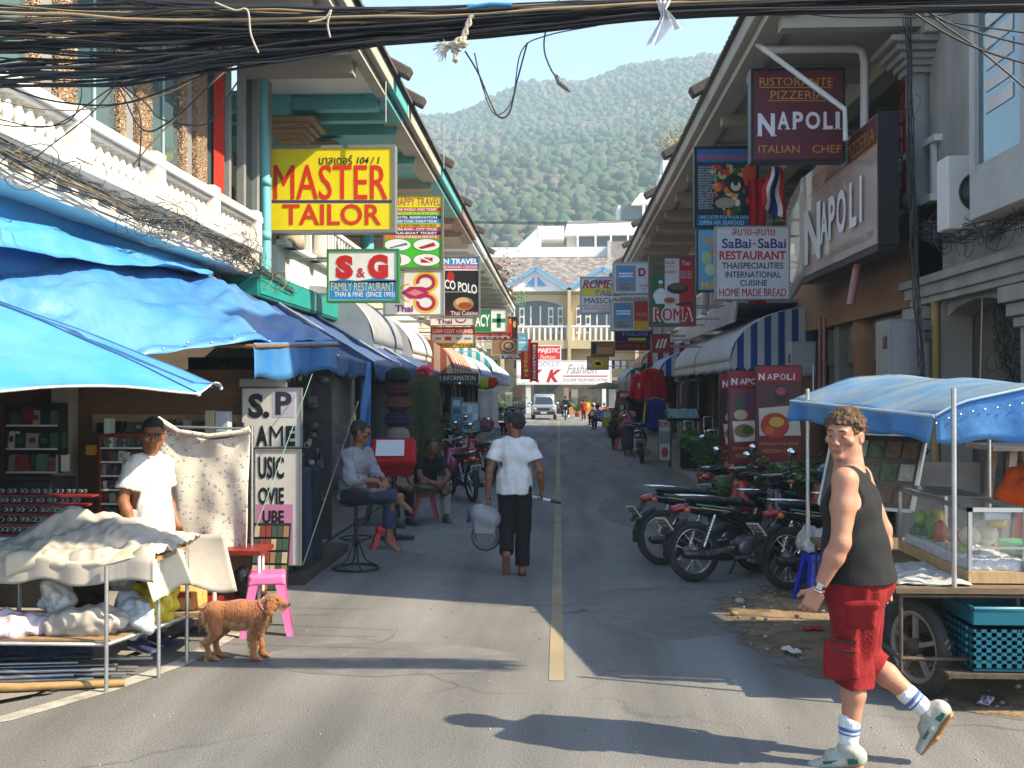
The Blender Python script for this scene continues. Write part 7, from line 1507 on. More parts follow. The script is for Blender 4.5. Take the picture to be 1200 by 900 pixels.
for a in(('dark potted palm nearest behind the maroon menu boards',2.75,14.3,.1,1.1,13,1),('potted palm in front of the right-hand menu board',3.15,13.2,.0,1.15,14,2),('tall potted palm behind the man in the vest',3.6,12.9,0,1.35,14,3),('potted palm left of the maroon menu boards by the blue and red motorbike',2.75,17.2,.1,1.8,15,4),('tall potted palm overhanging the kerb behind the motorbikes',2.5,16.3,.0,1.9,16,21),('potted palm at the kerb between the suitcases and the first palm',2.7,19.6,.1,1.6,15,22),('potted palm rising just behind the nearest motorbikes',2.85,12.75,.0,1.6,15,23),('potted palm beside the suitcases',2.95,18.3,.1,1.35,14,5),('low potted palm under the left menu board',2.35,14.0,0,.75,12,6),('potted palm between the menu boards and the cart',3.3,11.9,0,1.2,13,7)):palm(*a)
for a in(('green plant beside the tour information stall, left row',-2.6,25.5,0,1.7,15,8),('leafy plant behind the left motorbikes',-2.9,28.5,0,1.5,13,9),('bright palm at the far left before the junction',-3.0,62,0,3.0,15,10),('second bright palm at the far left before the junction',-3.6,66,0,3.4,15,12),('hanging green plant over the red jackets, right row',2.75,33.0,2.3,.7,12,13,1.2,False),('bushy plant beside the yellow board at the junction',1.3,76,0,1.4,15,14)):palm(*a)
t=thing('roof_tree','yellowish small tree rising behind the right roof against the hill','tree',P(800,190,70)-V((0,0,8)));c0=P(800,168,70);b=MB();b.tube([t.location,c0-V((0,0,.6))],[.25,.1],6);b.build('trunk',wood,t);b=MB();rg=random.Random(8)
for k in range(6):e=c0+V((rg.gauss(0,.6),rg.gauss(0,.5),rg.gauss(0,.4)));b.tube([c0-V((0,0,.8)),e],.04,4)
b.build('branches',wood,t);b=MB()
for i in range(1100):
 p=c0+V((rg.gauss(0,.85),rg.gauss(0,.7),rg.gauss(0,.55)));a=V((rg.uniform(-1,1),rg.uniform(-1,1),rg.uniform(-1,1)))*.14;c_=V((rg.uniform(-1,1),rg.uniform(-1,1),rg.uniform(-1,1)))*.14;b.add([p,p+a,p+c_],[(0,1,2)],rg.choice((0,0,1)))
b.build('crown',[M('autumn_leaf',(.40,.30,.08),.7,bump=0),M('olive_leaf',(.16,.20,.06),.7,bump=0)],t,kind='stuff')
# ================================================================ LEFT STALLS
def lab_tag(o,lab,cat,group=None,kind=None):return tag(o,lab,cat,group,kind)
ply=M('brown_plywood',(.17,.085,.04),.7,var=.35,vs=3,bump=.1,stretch=(1,1,5));plyl=M('tan_board',(.34,.22,.11),.75,var=.3,vs=4,bump=.15,stretch=(5,1,1))
t=thing('stall_partition','brown plywood cross wall at the back of the front left stall','partition',(-4.4,10.3,0));MB().box((-6.5,10.3,0),(-2.98,10.36,2.12)).build('panel',ply,t);MB().box((-4.55,10.22,1.50),(-2.98,10.3,1.68)).build('header_board',plyl,t)
MB().box((-4.85,10.0,0),(-4.68,10.2,2.4)).build('post',M('old_cream_post',(.32,.28,.21),.8,var=.3),t)
def goods_row(x0,x1,y,z,h,wr,cols,seed,name,lab,d=.08,gap=.006):
 rg=random.Random(seed);b=MB();x=x0;ms=[M('goods_'+c,hx(c),.4,var=.2,vs=30,bump=0)for c in cols]
 while x<x1:
  w_=rg.uniform(*wr);hh=h*rg.uniform(.7,1.);b.obox((x+w_/2,y+d/2+rg.uniform(-.01,.01),z+hh/2),(w_,d,hh),(0,rg.uniform(-.12,.12),rg.uniform(-.2,.2)),rg.randrange(len(ms)));
  if rg.random()<.5:b.obox((x+w_/2,y-.004,z+hh*.55),(w_*.6,.004,hh*.35),None,rg.randrange(len(ms)))
  x+=w_+gap
 return b,ms
mixc=['26282c','8a8a84','c8c4b8','5a4632','303a4a','7a2a24','3a5a44']
def rack(lab,x0,x1,y,z0,z1,n,cols,seed,frame,glab,d=.18,wr=(.03,.06)):
 t=thing('shelf_rack',lab,'shelf',((x0+x1)/2,y,z0));MB().box((x0,y+d,z0),(x1,y+d+.015,z1)).build('back_panel',frame,t)
 for x in(x0,x1-.02):MB().box((x,y,z0),(x+.02,y+d,z1)).build('side',frame,t)
 B=MB();MS=None
 for k in range(n):
  z=z0+(z1-z0)*k/n;MB().box((x0+.021,y-.005,z),(x1-.021,y+d,z+.012)).build('shelf',frame,t);MB().box((x0+.021,y-.012,z-.002),(x1-.021,y-.0055,z+.014)).build('shelf_edge',M('shelf_edge_white',(.6,.6,.58),.5),t)
  b,MS=goods_row(x0+.03,x1-.04,y+.02,z+.013,(z1-z0)/n*.78,wr,cols,seed+k,'','');B.v_off=len(B.v);off=len(B.v);B.v+=b.v;B.f+=[tuple(i+off for i in f)for f in b.f];B.m+=b.m;B.s+=b.s
 lab_tag(B.build('merchandise',MS),glab,'merchandise',None,'stuff');return t
redf=M('red_shelf',(.22,.02,.02),.5,var=.15)
rack('tall red shelf rack with many rows of small goods behind the stall keeper',-4.32,-3.45,9.85,.45,1.50,8,mixc,3,redf,'rows of small boxed goods filling the red rack')
rack('dark wall shelf with framed clocks and discs beside the old cream post',-5.15,-4.62,9.7,1.15,1.80,3,mixc,13,blackp,'small clocks, frames and discs on the dark wall shelf',.14,(.05,.12))
b,ms=goods_row(-4.45,-3.05,10.1,1.515,.12,(.05,.09),['1a1a1c','303034','8a8a80','201c18'],31,'','');lab_tag(b.build('merchandise',ms),'row of black boxes on the plywood header board','merchandise',None,'stuff');MB().box((-4.5,10.05,1.49),(-2.98,10.3,1.505)).build('shelf',blackp,bpy.data.objects['stall_partition'])
for i,(x0,y0,x1,y1,c,lab)in enumerate(((242,481,253,508,'a8a078','pale gold perfume box standing on the shelf above the hanging cloth'),(254,482,269,506,'a8b4bc','silver stacked case beside the gold perfume box'),(103,521,116,533,'c88a20','orange carton on top of the red rack'),(124,490,131,508,'b8c8b4','white and teal carton on the header board'))):
 a,c_=P(x0,y0,10.0),P(x1,y1,10.0);tag(MB().box((a.x,9.95,c_.z),(c_.x,10.08,a.z)).build('carton',paint(c),bevel=.006),lab,'box')
t=thing('television','big dark old television set standing under the wall shelf','television',(-4.75,9.3,.35));MB().box((-5.05,9.25,.35),(-4.48,9.75,1.12)).build('cabinet',blackp,t,bevel=.02);MB().box((-4.98,9.235,.45),(-4.55,9.249,1.05)).build('screen',M('crt_glass',(.03,.045,.045),.08,var=0,bump=0),t);MB().box((-5.1,9.2,0),(-4.4,9.8,.34)).build('stand',blackp,t)
for i in range(4):
 z=.80+i*.19;t=thing('disc_player',['lowest silver player in the stack at the left edge','second silver player from the bottom at the left edge','third silver player in the stack at the left edge','topmost dark player in the stack at the left edge'][i],'player',(-5.1,8.7,z),'stacked players');MB().box((-5.5,8.6,z),(-4.95,9.0,z+.15)).build('case',M('dull_silver',(.22,.23,.24),.4,.5,var=.2)if i<3 else blackp,t,bevel=.008);MB().box((-5.45,8.592,z+.05),(-5.0,8.599,z+.10)).build('display',blackp,t)
tag(MB().box((-5.6,8.55,.0),(-4.9,9.05,.79)).build('cabinet',ply),'brown wooden cabinet under the stacked players','cabinet')
tag(MB().grid(lambda u,v:(-5.7+u*.75,8.5+.03*math.sin(u*14),2.0-v*.36),12,4).build('green_sheet',M('green_sheet_cloth',(.05,.32,.20),.7)),'small green plastic sheet hung at the left edge under the umbrella','sheet')
t=thing('display_tray','red-edged display tray table crowded with sunglasses at the left edge','table',(-4.6,8.0,.8))
for k in range(5):
 MB().box((-5.6,7.72+k*.12,.84+k*.06),(-3.65,7.73+k*.12+.11,.855+k*.06)).build('tier',redf,t)
MB().box((-5.7,7.66,.74),(-3.6,8.35,.835)).build('table_top',white,t)
for x in(-5.5,-4.0):MB().tube([(x,7.75,0),(x,7.75,.74)],.016,6).build('leg',steel,t)
b=MB()
for k in range(5):
 for j in range(20):
  x=-5.55+j*.095;y,z=7.76+k*.12,.885+k*.06;rx_2=Euler((R(70),0,0)).to_matrix()
  for s_ in(-1,1):b.ball((x+s_*.019,y,z),(.017,.004,.014),8,1 if(j*7+k)%3 else 0);b.torus((x+s_*.019,y,z),.017,.0028,rx_2,8,4,2)
lab_tag(b.build('sunglasses',[M('lens_dark',(.012,.012,.015),.08,bump=0),M('lens_grey',(.08,.085,.09),.08,bump=0),chrome]),'rows of sunglasses laid out on the red tiered tray','sunglasses',None,'stuff')
# ---- covered front tables
canvas=M('grey_canvas',(.50,.46,.40),.95,col2=(.36,.33,.29),vs=4,bump=.15,bs=200,big=.1);cream_c=M('cream_canvas',(.62,.55,.42),.9,var=.2,vs=3,bump=.12,bs=200)
t=thing('market_table','steel-legged trestle table with a plank shelf, covered in canvas, left foreground','table',(-3.8,7.1,0))
MB().box((-5.4,6.72,.79),(-2.64,7.5,.82)).build('table_top',plyl,t)
for(x,y,zz)in((-2.87,6.66,.80),(-2.67,7.02,.80),(-2.62,7.42,.80),(-4.6,6.7,.80),(-3.6,7.5,.80)):MB().tube([(x,y,0),(x,y,zz)],.014,8).build('leg',steel,t)
b=MB();b.tube([(-5.4,6.68,.30),(-2.87,6.68,.30),(-2.62,7.42,.32)],.014,8);b.tube([(-5.4,6.76,.77),(-2.87,6.76,.77),(-2.64,7.42,.77)],.012,6);b.build('frame_rail',steel,t)
for k in range(6):MB().poly([(-5.4,6.70+k*.12,.318),(-2.86+k*.038,6.70+k*.12,.318),(-2.86+k*.038+.035,6.70+k*.12+.112,.318),(-5.4,6.70+k*.12+.112,.318)]).build('plank',plyl,t,solid=.012)
def cl1(u,v):
 x=-3.72+u*1.14+.06*math.sin(v*9)*(1-u);y=6.58+v*1.02
 z=.835+.21*math.exp(-((x+3.42)/.24)**2-((y-7.3)/.26)**2)+.16*math.exp(-((x+3.0)/.28)**2-((y-7.25)/.26)**2)
 z+=.05*mn.noise(V((x*2.6,y*3.5,1)))+.03*mn.noise(V((x*6+y*3,y*7,2)))+.07*(.5-abs(mn.noise(V((x*3.2-y*2,y*4,8)))))**2*2+.035*(.5-abs(mn.noise(V((x*8+y*5,y*9-x*3,5)))))*1.2+.008*mn.noise(V((x*25,y*22,1)));z=max(z,.83)
 if y<6.72:z=.83-(6.72-y)*1.0+.02*math.sin(x*11)-.03*mn.noise(V((x*4,0,3)));y=6.70-.03*abs(mn.noise(V((x*5,0,0))))
 return(x,y,z)
tag(MB().grid(cl1,110,54).build('canvas_cover',canvas,solid=.007),'heap of rumpled grey canvas thrown over the front table','cloth')
def cl2(u,v):
 x=-3.55+u*1.12;y=6.64+v*.86+.1*u;z=.855+.03*mn.noise(V((x*4,y*4,9)))+.025*math.sin(u*9+v*5)
 if x>-2.68:k=x+2.68;z=.845-k*1.15+.02*math.sin(v*13);x=-2.68+k*.32+.03*math.sin(v*11)
 if y<6.72 and x<-2.7:z-=(6.72-y)*1.6;y=6.69
 if y>7.45:z-=(y-7.45)*.3
 return(x,y,z)
tag(MB().grid(cl2,50,36).build('canvas_cover',cream_c,solid=.007),'cream canvas hanging over the right corner of the front table','cloth')
def flap(u,v):
 a,c=V((-3.3,7.55,.86)),V((-2.42,7.62,.88));p=a*(1-u)+c*u;return p+V((.06*v*u,.10*math.sin(u*7)*v+.06*v,-v*(.30+.12*u)+.03*math.sin(u*12)*v))
tag(MB().grid(flap,30,12).build('canvas_flap',canvas,solid=.006),'stiff canvas flap with frayed edge hanging behind the table corner','cloth')
def sack(lab,c,r,mat,seed,nm='bag',cat='bag',amp=.06,fr=5):
 s=SDF(.014);rg=random.Random(seed)
 for i in range(6):s.ell((c[0]+rg.uniform(-.5,.5)*r[0],c[1]+rg.uniform(-.5,.5)*r[1],c[2]+r[2]*rg.uniform(.3,.7)),(r[0]*rg.uniform(.4,.75),r[1]*rg.uniform(.5,.8),r[2]*rg.uniform(.35,.6)),k=.05)
 o=s.build(nm,mat,disp=(amp,fr));return tag(o,lab,cat)
plas=lambda c,n:M('plastic_bag_'+n,hx(c),.28,var=.12,vs=14,bump=.7,bs=22,spec=.6)
sack('rolled beige sacking lying on the lower shelf',(-3.12,6.92,.33),(.30,.15,.15),canvas,4,'sack','sack',.035,9);sack('shiny pale pink plastic bag at the left end of the lower shelf',(-3.62,6.82,.33),(.30,.13,.12),plas('c8b8c4','pink'),5,amp=.05,fr=7)
sack('white knotted plastic bag standing on the lower shelf',(-3.40,7.05,.33),(.11,.10,.26),plas('d8d4d0','white'),6,amp=.06,fr=8);sack('bright yellow plastic bag on the lower shelf by the table leg',(-2.86,7.15,.33),(.14,.10,.22),plas('c8ac20','yellow'),7,amp=.06,fr=11)
sack('clear grey plastic bag hanging over the edge of the lower shelf',(-2.85,7.0,.30),(.16,.10,.24),plas('a8b0b4','grey'),8,amp=.06,fr=9);sack('second yellow plastic bag right of the first',(-2.78,7.32,.33),(.12,.12,.30),plas('c8b428','yellow2'),9,amp=.06,fr=8)
sack('white bag tied to the table frame above the yellow bags',(-3.05,7.35,.55),(.09,.08,.22),plas('d8d4d0','white'),19,amp=.05,fr=9);sack('brown furry cushion pushed under the front table',(-3.35,7.42,.35),(.14,.10,.34),cloth('3a2418'),10,'cushion','cushion',.05,8)
sack('dark plastic sack on the ground under the front table',(-4.1,7.2,.0),(.35,.25,.26),plas('303438','dark'),12,amp=.06,fr=6);sack('navy jeans pile on the ground under the table',(-3.6,7.3,.0),(.3,.2,.2),cloth('1e2a44'),14,'jeans_pile','clothes',.05,6)
t=thing('pole_bundle','bundle of steel tubes and bamboo poles lying on the ground under the front table','poles',(-3.6,6.8,0))
bam=M('bamboo',(.42,.26,.10),.6,var=.3,vs=6,stretch=(1,8,8));rg=random.Random(2)
for i in range(11):
 y=6.62+i*.055;z=.03+.03*(i%3);MB().tube([(-5.2,y-.25+rg.uniform(-.05,.05),z+.02),(-2.75-rg.uniform(0,.5),y+.12+rg.uniform(-.08,.1),z)],.013 if i%4 else .02,7).build('pole',steel if i%4 else M('pole_black',(.03,.03,.03),.5),t)
MB().tube([(-5.2,6.42,.045),(-4.3,6.5,.045),(-3.4,6.62,.04),(-2.8,6.78,.03)],[.045,.035,.026,.022],10).build('bamboo',bam,t)
t=thing('cloth_stand','low red-framed stand on white tube legs behind the front table','stand',(-2.8,8.5,0));redw=paint('7a2418')
MB().box((-3.25,8.35,.61),(-2.36,8.75,.645)).build('top',redw,t)
for(x,y)in((-2.62,8.02),(-2.38,8.38),(-3.2,8.4),(-2.44,8.7)):MB().tube([(x,y,0),(x,y,.64)],.015,7).build('leg',white,t)
MB().box((-3.3,8.1,.24),(-2.4,8.7,.27)).build('shelf',redw,t);MB().tube([(-3.27,8.66,.64),(-3.27,8.66,1.66)],.015,6).build('upright',steel,t);MB().tube([(-2.52,8.66,.64),(-2.52,8.66,1.62)],.015,6).build('upright',steel,t);MB().tube([(-3.27,8.66,1.62),(-2.52,8.66,1.60)],.012,6).build('crossbar',steel,t)
def printed():
 m=M('printed_cotton',(.62,.56,.46),.9,var=.08,vs=6,bump=.2,bs=120);tt=m.node_tree;n=tt.nodes;L=tt.links;bb=n['Principled BSDF'];src=bb.inputs['Base Color'].links[0].from_socket;tc=[x for x in n if x.type=='TEX_COORD'][0]
 vo=n.new('ShaderNodeTexVoronoi');vo.inputs['Scale'].default_value=20;vo.distance='CHEBYCHEV';L.new(tc.outputs['Object'],vo.inputs[0]);r1=n.new('ShaderNodeValToRGB');r1.color_ramp.elements[0].position=.26;r1.color_ramp.elements[0].color=(1,1,1,1);r1.color_ramp.elements[1].position=.32;r1.color_ramp.elements[1].color=(0,0,0,1);L.new(vo.outputs['Distance'],r1.inputs[0])
 nz=n.new('ShaderNodeTexNoise');nz.inputs['Scale'].default_value=65;L.new(tc.outputs['Object'],nz.inputs[0]);r2=n.new('ShaderNodeValToRGB');r2.color_ramp.elements[0].position=.5;r2.color_ramp.elements[1].position=.56;L.new(nz.outputs[0],r2.inputs[0]);mu=n.new('ShaderNodeMath');mu.operation='MULTIPLY';L.new(r1.outputs[0],mu.inputs[0]);L.new(r2.outputs[0],mu.inputs[1])
 mx=n.new('ShaderNodeMix');mx.data_type='RGBA';L.new(mu.outputs[0],mx.inputs[0]);L.new(src,mx.inputs[6]);mx.inputs[7].default_value=(.22,.26,.32,1);L.new(mx.outputs[2],bb.inputs['Base Color']);return m
def hc(u,v):
 x=-3.25+u*.74-.02*v;top=1.66-.10*math.sin(math.pi*u)-.08*u;z=top-v*(top-.64+.03*math.sin(u*9));return(x+.008*math.sin(u*9)*v,8.58+.014*math.sin(u*17)*(.3+.7*v)+.04*mn.noise(V((u*4,v*3,2)))-.03*v,z)
tag(MB().grid(hc,60,50).build('hanging_cloth',printed(),solid=.004),'pale cotton sheet with small blue print hanging beside the stall keeper','cloth');tag(MB().tube([(-3.27,8.56,1.68),(-3.09,8.55,1.58),(-2.84,8.55,1.545),(-2.59,8.56,1.575),(-2.51,8.57,1.60)],[.03,.022,.02,.022,.03],8).build('rolled_hem',printed(),bevel=0),'bunched top hem of the printed cotton sheet','cloth')
a,c=P(191,693,7.75),P(230,727,7.75);t=thing('cardboard_box','yellow and red printed cardboard carton on the low shelf behind the dog','box',(a.x,7.8,c.z));MB().box((a.x,7.7,.31),(c.x,8.0,a.z)).build('carton',M('printed_carton',hx('d8b060'),.8,col2=hx('c87848'),vs=16,m2=.5),t,bevel=.006);MB().box((a.x+.02,7.694,.40),(c.x-.02,7.699,.44)).build('printed_band',paint('b83820'),t)
tag(MB().box((-3.0,7.62,.27),(-2.5,8.0,.305)).build('plank',plyl),'plank lying across the low stand behind the dog','plank');tag(MB().obox((-2.83,8.55,.42),(.26,.02,.30),(0,0,.2)).build('cardboard_sheet',M('cardboard',(.36,.22,.11),.85)),'brown cardboard sheet propped on the low red shelf','cardboard');tag(MB().obox((-3.08,8.45,.42),(.22,.02,.28),(0,0,-.2)).build('cardboard_sheet',M('cardboard')),'second brown cardboard sheet left of the first','cardboard');sack('black plastic bag between the stand legs',(-2.55,8.5,.27),(.08,.08,.2),plas('202024','black'),33)
# ---- SP GAME boards
bd='c8c4bc'
s=Sign('game_sign','white board with black S.P GAME lettering over the music board, left stalls',(284,455,353,524),10.2,face=bd,frame='8a8882',thick=.04,rim=.01)
s.text('S.',291,461,316,490,'181818',.05);s.rect(319,458,345,489,'b0aab4');s.text('P',323,459,342,486,'2a2834',.03);s.text('G',284,499,298,523,'141414',.05);s.text('A',300,499,314,523,'141414',.05);s.text('M',316,499,332,523,'141414',.0);s.text('E',335,499,346,523,'141414',.05);s.done()
s=Sign('music_sign','tall board listing music, movie, cube, boy in black, lower half pink',(299,527,352,662),10.1,face=bd,frame='8a8882',thick=.04,rim=.01)
s.rect(300,591,343,661,'b87a9c');s.text('MUSIC',286,535,332,561,'181818',.01)if False else None
for w_,y0,y1,x0 in(('USIC',535,561,303),('OVIE',571,591,303),('UBE',598,613,308),('BOY',618,634,304),('CE',640,656,318)):s.text(w_,x0,y0,333,y1,'181818',.03)
s.done()
s=Sign('poster_board','pale board with small black marks above the S.P GAME board',(281,444,335,453),10.25,face='b8b4a8',frame='8a8882',thick=.03,rim=.01);s.done()
t=thing('disc_rack','slanted rack of film cases leaning against the music board','rack',(-2.7,9.6,0));b=MB();cols=[paint(c)for c in('6a7a8a','8a6a4a','a89a80','3a4a3a','7a3a30')];MB().obox((-2.66,9.75,.38),(.34,.03,.62),(R(-14),0,0)).build('board',blackp,t);rt=Euler((R(-14),0,0)).to_matrix()
for i in range(5):
 for j in range(6):MB().obox(V((-2.66,9.75,.38))+rt@V((-.135+j*.054,-.022,-.25+i*.12)),(.046,.012,.10),rt).build('case',rg.choice(cols),t)
def hang(nm,lab,x,y,ztop,w_,h_,mat,cat='clothes',rot=0.,seed=0,group=None,split=False):
 def f(u,v):xx=(u-.5)*w_*(1+.12*v);p=V((xx*math.cos(rot),xx*math.sin(rot),0));return(x+p.x,y+p.y+.025*math.sin(u*12+seed)*(.3+v),ztop-v*h_+.015*math.sin(u*8+seed))
 return tag(MB().grid(f,16,12).build(nm,mat,solid=.03 if not split else .03),lab,cat,group)
jn=[cloth('1c2838','dark_denim'),cloth('222e42','denim_b'),cloth('141c28','denim_c')]
for i in range(3):hang('jeans',['nearest pair of dark jeans hanging beside the music board','second pair of jeans hanging just behind the first','third pair of jeans hanging nearest the bar stool'][i],-2.70+.03*i,10.5+.3*i,1.12,.26,1.0,jn[i],rot=R(25),seed=i,group='hanging jeans')
t=thing('goods_panel','dark mesh panel crowded with belts, bags and bra cups behind the bar stool man','display panel',(-3.2,12.0,1));MB().box((-4.3,12.2,.2),(-2.62,12.24,2.3)).build('panel',M('dark_cloth_panel',(.045,.042,.045),.8,var=.4,vs=5),t)
rg=random.Random(17);b=MB();cs2=[paint(c)for c in('3a3a40','5a5a60','8a8890','2a1c18','4a4238','a8a4a0')]
for i in range(90):
 x,z=rg.uniform(-4.2,-2.68),rg.uniform(.4,2.2);k=rg.randrange(3)
 if k==0:b.ball((x,12.16,z),(rg.uniform(.04,.09),.03,rg.uniform(.03,.06)),8,rg.randrange(6))
 elif k==1:b.torus((x,12.17,z),rg.uniform(.03,.07),.006,Euler((R(90),0,0)).to_matrix(),14,4,rg.randrange(6))
 else:b.obox((x,12.17,z),(rg.uniform(.02,.14),.02,rg.uniform(.05,.25)),(0,rg.uniform(-.3,.3),0),rg.randrange(6))
lab_tag(b.build('accessories',cs2),'jumble of dark bags, belts and trinkets pinned on the panel','merchandise',None,'stuff')
t=thing('goods_panel','side wall of the clothes stall hung with rows of shiny sunglasses and belts','display panel',(-2.95,11,1));MB().box((-3.0,10.6,.1),(-2.96,12.1,2.3)).build('panel',M('dark_cloth_panel'),t);b=MB()
for i in range(120):
 y,z=rg.uniform(10.65,12.05),.3+rg.randrange(9)*.22+rg.uniform(-.02,.02);b.ball((-2.93,y,z),(.02,rg.uniform(.02,.06),rg.uniform(.02,.05)),8,rg.randrange(6))if rg.random()<.6 else b.obox((-2.93,y,z),(.02,rg.uniform(.03,.12),rg.uniform(.05,.16)),None,rg.randrange(6))
lab_tag(b.build('accessories',cs2),'rows of small dark and silver accessories on the side panel','merchandise',None,'stuff')
tag(MB().box((-4.4,10.4,0),(-2.5,12.6,.10)).build('platform',M('dark_planks',(.05,.04,.03),.8)),'low dark plank platform under the clothes stall','platform')
t=tag(MB().grid(lambda u,v:(-2.68+u*.14,14.3+.03*math.sin(v*9+u*6),2.3-v*1.35),6,16).build('tarp_strip',tarpb,solid=.006),'narrow bright blue tarp strip hanging vertically behind the red lectern','tarpaulin')
t=tag(MB().grid(lambda u,v:(-3.6+u*.9,14.0+.03*math.sin(u*9),2.25-v*1.6),12,10).build('plastic_curtain',M('smoky_plastic',(.14,.14,.14),.18,var=.4,vs=3,bump=.4,bs=12,alpha=.75),solid=.003),'smoky clear plastic curtain left of the blue tarp strip','curtain')
for i,(z,c,r,lab)in enumerate(((2.12,'18281a',.19,'dark green'),(1.93,'4a1820',.20,'maroon'),(1.73,'5a3a30',.19,'brown'),(1.50,'302040',.20,'purple'),(1.28,'8a8274',.17,'pale beige'))):
 t=thing('hat',lab+' round hat in the vertical string of hats by the tarp strip','hat',(-2.32,15.3,z),'string of hats');MB().ball((-2.32,15.3,z),(r,.1,.13),16).build('crown',cloth(c),t);MB().torus((-2.32,15.3,z-.04),r*.95,.02,None,20,6).build('brim',cloth(c),t)
hang('sarong','green and yellow printed sarong hanging beside the string of hats',-2.25,17.2,2.15,.62,1.6,M('green_yellow_print',hx('20301c'),.8,col2=hx('4a4c20'),vs=8,m2=.5),seed=3);hang('sarong','grey patterned sarong hanging behind the green and yellow one',-2.9,16.8,2.2,.6,1.7,cloth('4a4a48'),seed=4);hang('sarong','dark red cloth hanging at the end of the navy tarps',-2.55,19.5,2.1,.3,1.5,cloth('5a1418'),seed=5)
MB_=SDF(.02);MB_.ell((-2.28,17.9,2.25),(.13,.08,.08));MB_.ell((-2.18,17.9,2.2),.07);tag(MB_.build('plastic_bag',plas('d83848','redbag'),disp=(.04,12)),'bright red plastic bag tied under the tip of the last navy tarp','plastic bag')
t=thing('lectern','red padded lectern with white paper list on a black pole stand','stand',(-2.18,13.6,0));cz=1.12;lr=Euler((R(38),0,R(6))).to_matrix();o=V((-2.12,13.6,cz))
s=SDF(.014);s.box((0,0,0),(.25,.19,.02),rad=.04);s.box((0,-.17,-.10),(.22,.01,.10),rad=.04);lv=s.build('cushion',cloth('a80f18'),t,disp=(.012,9),local=True);lv.location=o-t.location;lv.rotation_euler=(R(38),0,R(6))
pp=MB().quad((-.22,-.16,.082),(.14,-.16,.082),(.14,.15,.082),(-.22,.15,.082)).build('paper',M('paper_list',(.62,.62,.62),.8,col2=(.40,.40,.42),vs=26,m2=.42,stretch=(1,6,1)),lv,local=True)
MB().tube([(-2.12,13.62,.03),(-2.12,13.62,1.05)],.03,8).build('pole',blackp,t);MB().box((-2.35,13.55,0),(-1.86,13.68,.05)).build('foot',blackp,t);MB().box((-2.18,13.4,0),(-2.06,13.84,.045)).build('foot',blackp,t)
bs=thing('bar_stool','black wire-based bar stool under the seated man','stool',(-2.17,11.35,0));o=V((-2.17,11.35,0));MB().lathe([(.0,.70),(.17,.70),(.19,.73),(.18,.77),(0,.78)],o,22).build('seat',blackp,bs);MB().tube([o+V((0,0,.25)),o+V((0,0,.70))],.022,8).build('post',blackp,bs);MB().torus(o+V((0,0,.02)),.24,.014,None,28,6).build('base_ring',blackp,bs);MB().torus(o+V((0,0,.34)),.17,.010,None,24,6).build('foot_ring',blackp,bs)
for k in range(4):a=k*math.pi/2+.4;MB().tube([o+V((math.cos(a)*.24,math.sin(a)*.24,.02)),o+V((math.cos(a)*.10,math.sin(a)*.10,.10)),o+V((math.cos(a)*.03,math.sin(a)*.03,.28)),o+V((math.cos(a)*.17,math.sin(a)*.17,.34))],.010,6).build('leg',blackp,bs)
# ================================================================ MORE PEOPLE
JS=dict(pelvis=(0,0,.86),waist=(0,.02,.99),chest=(0,.06,1.18),neck=(0,.09,1.35),head=(0,.13,1.51),shoulderL=(-.175,.08,1.28),shoulderR=(.175,.08,1.28),hipL=(-.09,.03,.84),hipR=(.09,.03,.84),kneeL=(-.12,.44,.80),ankleL=(-.09,.44,.38),kneeR=(.17,.42,.88),ankleR=(-.16,.54,.82),elbowL=(-.24,.14,1.03),elbowR=(.24,.16,1.03),wristL=(-.10,.38,.99),wristR=(.06,.40,1.0))
t,Q,q,rm=human('person','man in pale shirt, jeans and sunglasses sitting cross-legged on the black bar stool',(-2.22,11.35,-.02),R(-118),JS,1.72,.0095,SK_DK,'short',HAIRB,yaw=R(28),pitch=R(-10),top=dict(mat=cloth('7c8088','pale_shirt'),sleeve=1.45,e=.012,disp=(.018,9)),bottom=dict(mat=cloth('26344a','blue_jeans'),len=1.75,e=.015,flare=.015),shoes=dict(kind='sandal',mat=M('brown_sandal')),seated=True,feet=dict(R=(-.3,.5,-.5)),curl=(.7,.7),hands=dict(L=((.6,.4,-.5),(0,.3,1),(0,1,0)),R=((-.6,.4,-.6),(0,.3,1),(0,1,0))))
shades(t,q)
JL=dict(pelvis=(0,0,.52),waist=(0,.03,.64),chest=(0,.13,.83),neck=(0,.22,.98),head=(0,.29,1.12),shoulderL=(-.18,.20,.92),shoulderR=(.18,.20,.92),hipL=(-.09,.02,.50),hipR=(.09,.02,.50),kneeL=(-.16,.43,.52),ankleL=(-.16,.43,.09),kneeR=(.17,.43,.52),ankleR=(.17,.46,.09),elbowL=(-.23,.36,.69),elbowR=(.23,.36,.69),wristL=(-.07,.55,.60),wristR=(.08,.56,.58))
human('person','man in black t-shirt and pale trousers sitting by the left kerb, leaning forward',(-1.98,15.7,0),R(-150),{**JL,'kneeR':(.2,.42,.6),'ankleR':(-.06,.46,.58)},1.70,.0115,SK_DK,'short',HAIRB,pitch=R(8),yaw=R(10),top=dict(mat=cloth('0e0e10','black_tee'),sleeve=.6,e=.016),bottom=dict(mat=cloth('9a968c','pale_trousers'),len=1.9,e=.016,flare=.015),shoes=dict(mat=M('brown_shoe',(.08,.045,.03),.6),sole=blackp),seated=True)
human('person','man in grey shirt and dark trousers sitting half hidden behind the red lectern',(-2.55,15.2,0),R(-125),JL,1.68,.0115,SK_DK,'short',HAIRB,pitch=R(14),top=dict(mat=cloth('8a8c8e','grey_shirt'),sleeve=.8,e=.016),bottom=dict(mat=cloth('101014','near_black'),len=1.9,e=.016,flare=.01),shoes=dict(mat=blackp,sole=blackp),seated=True)
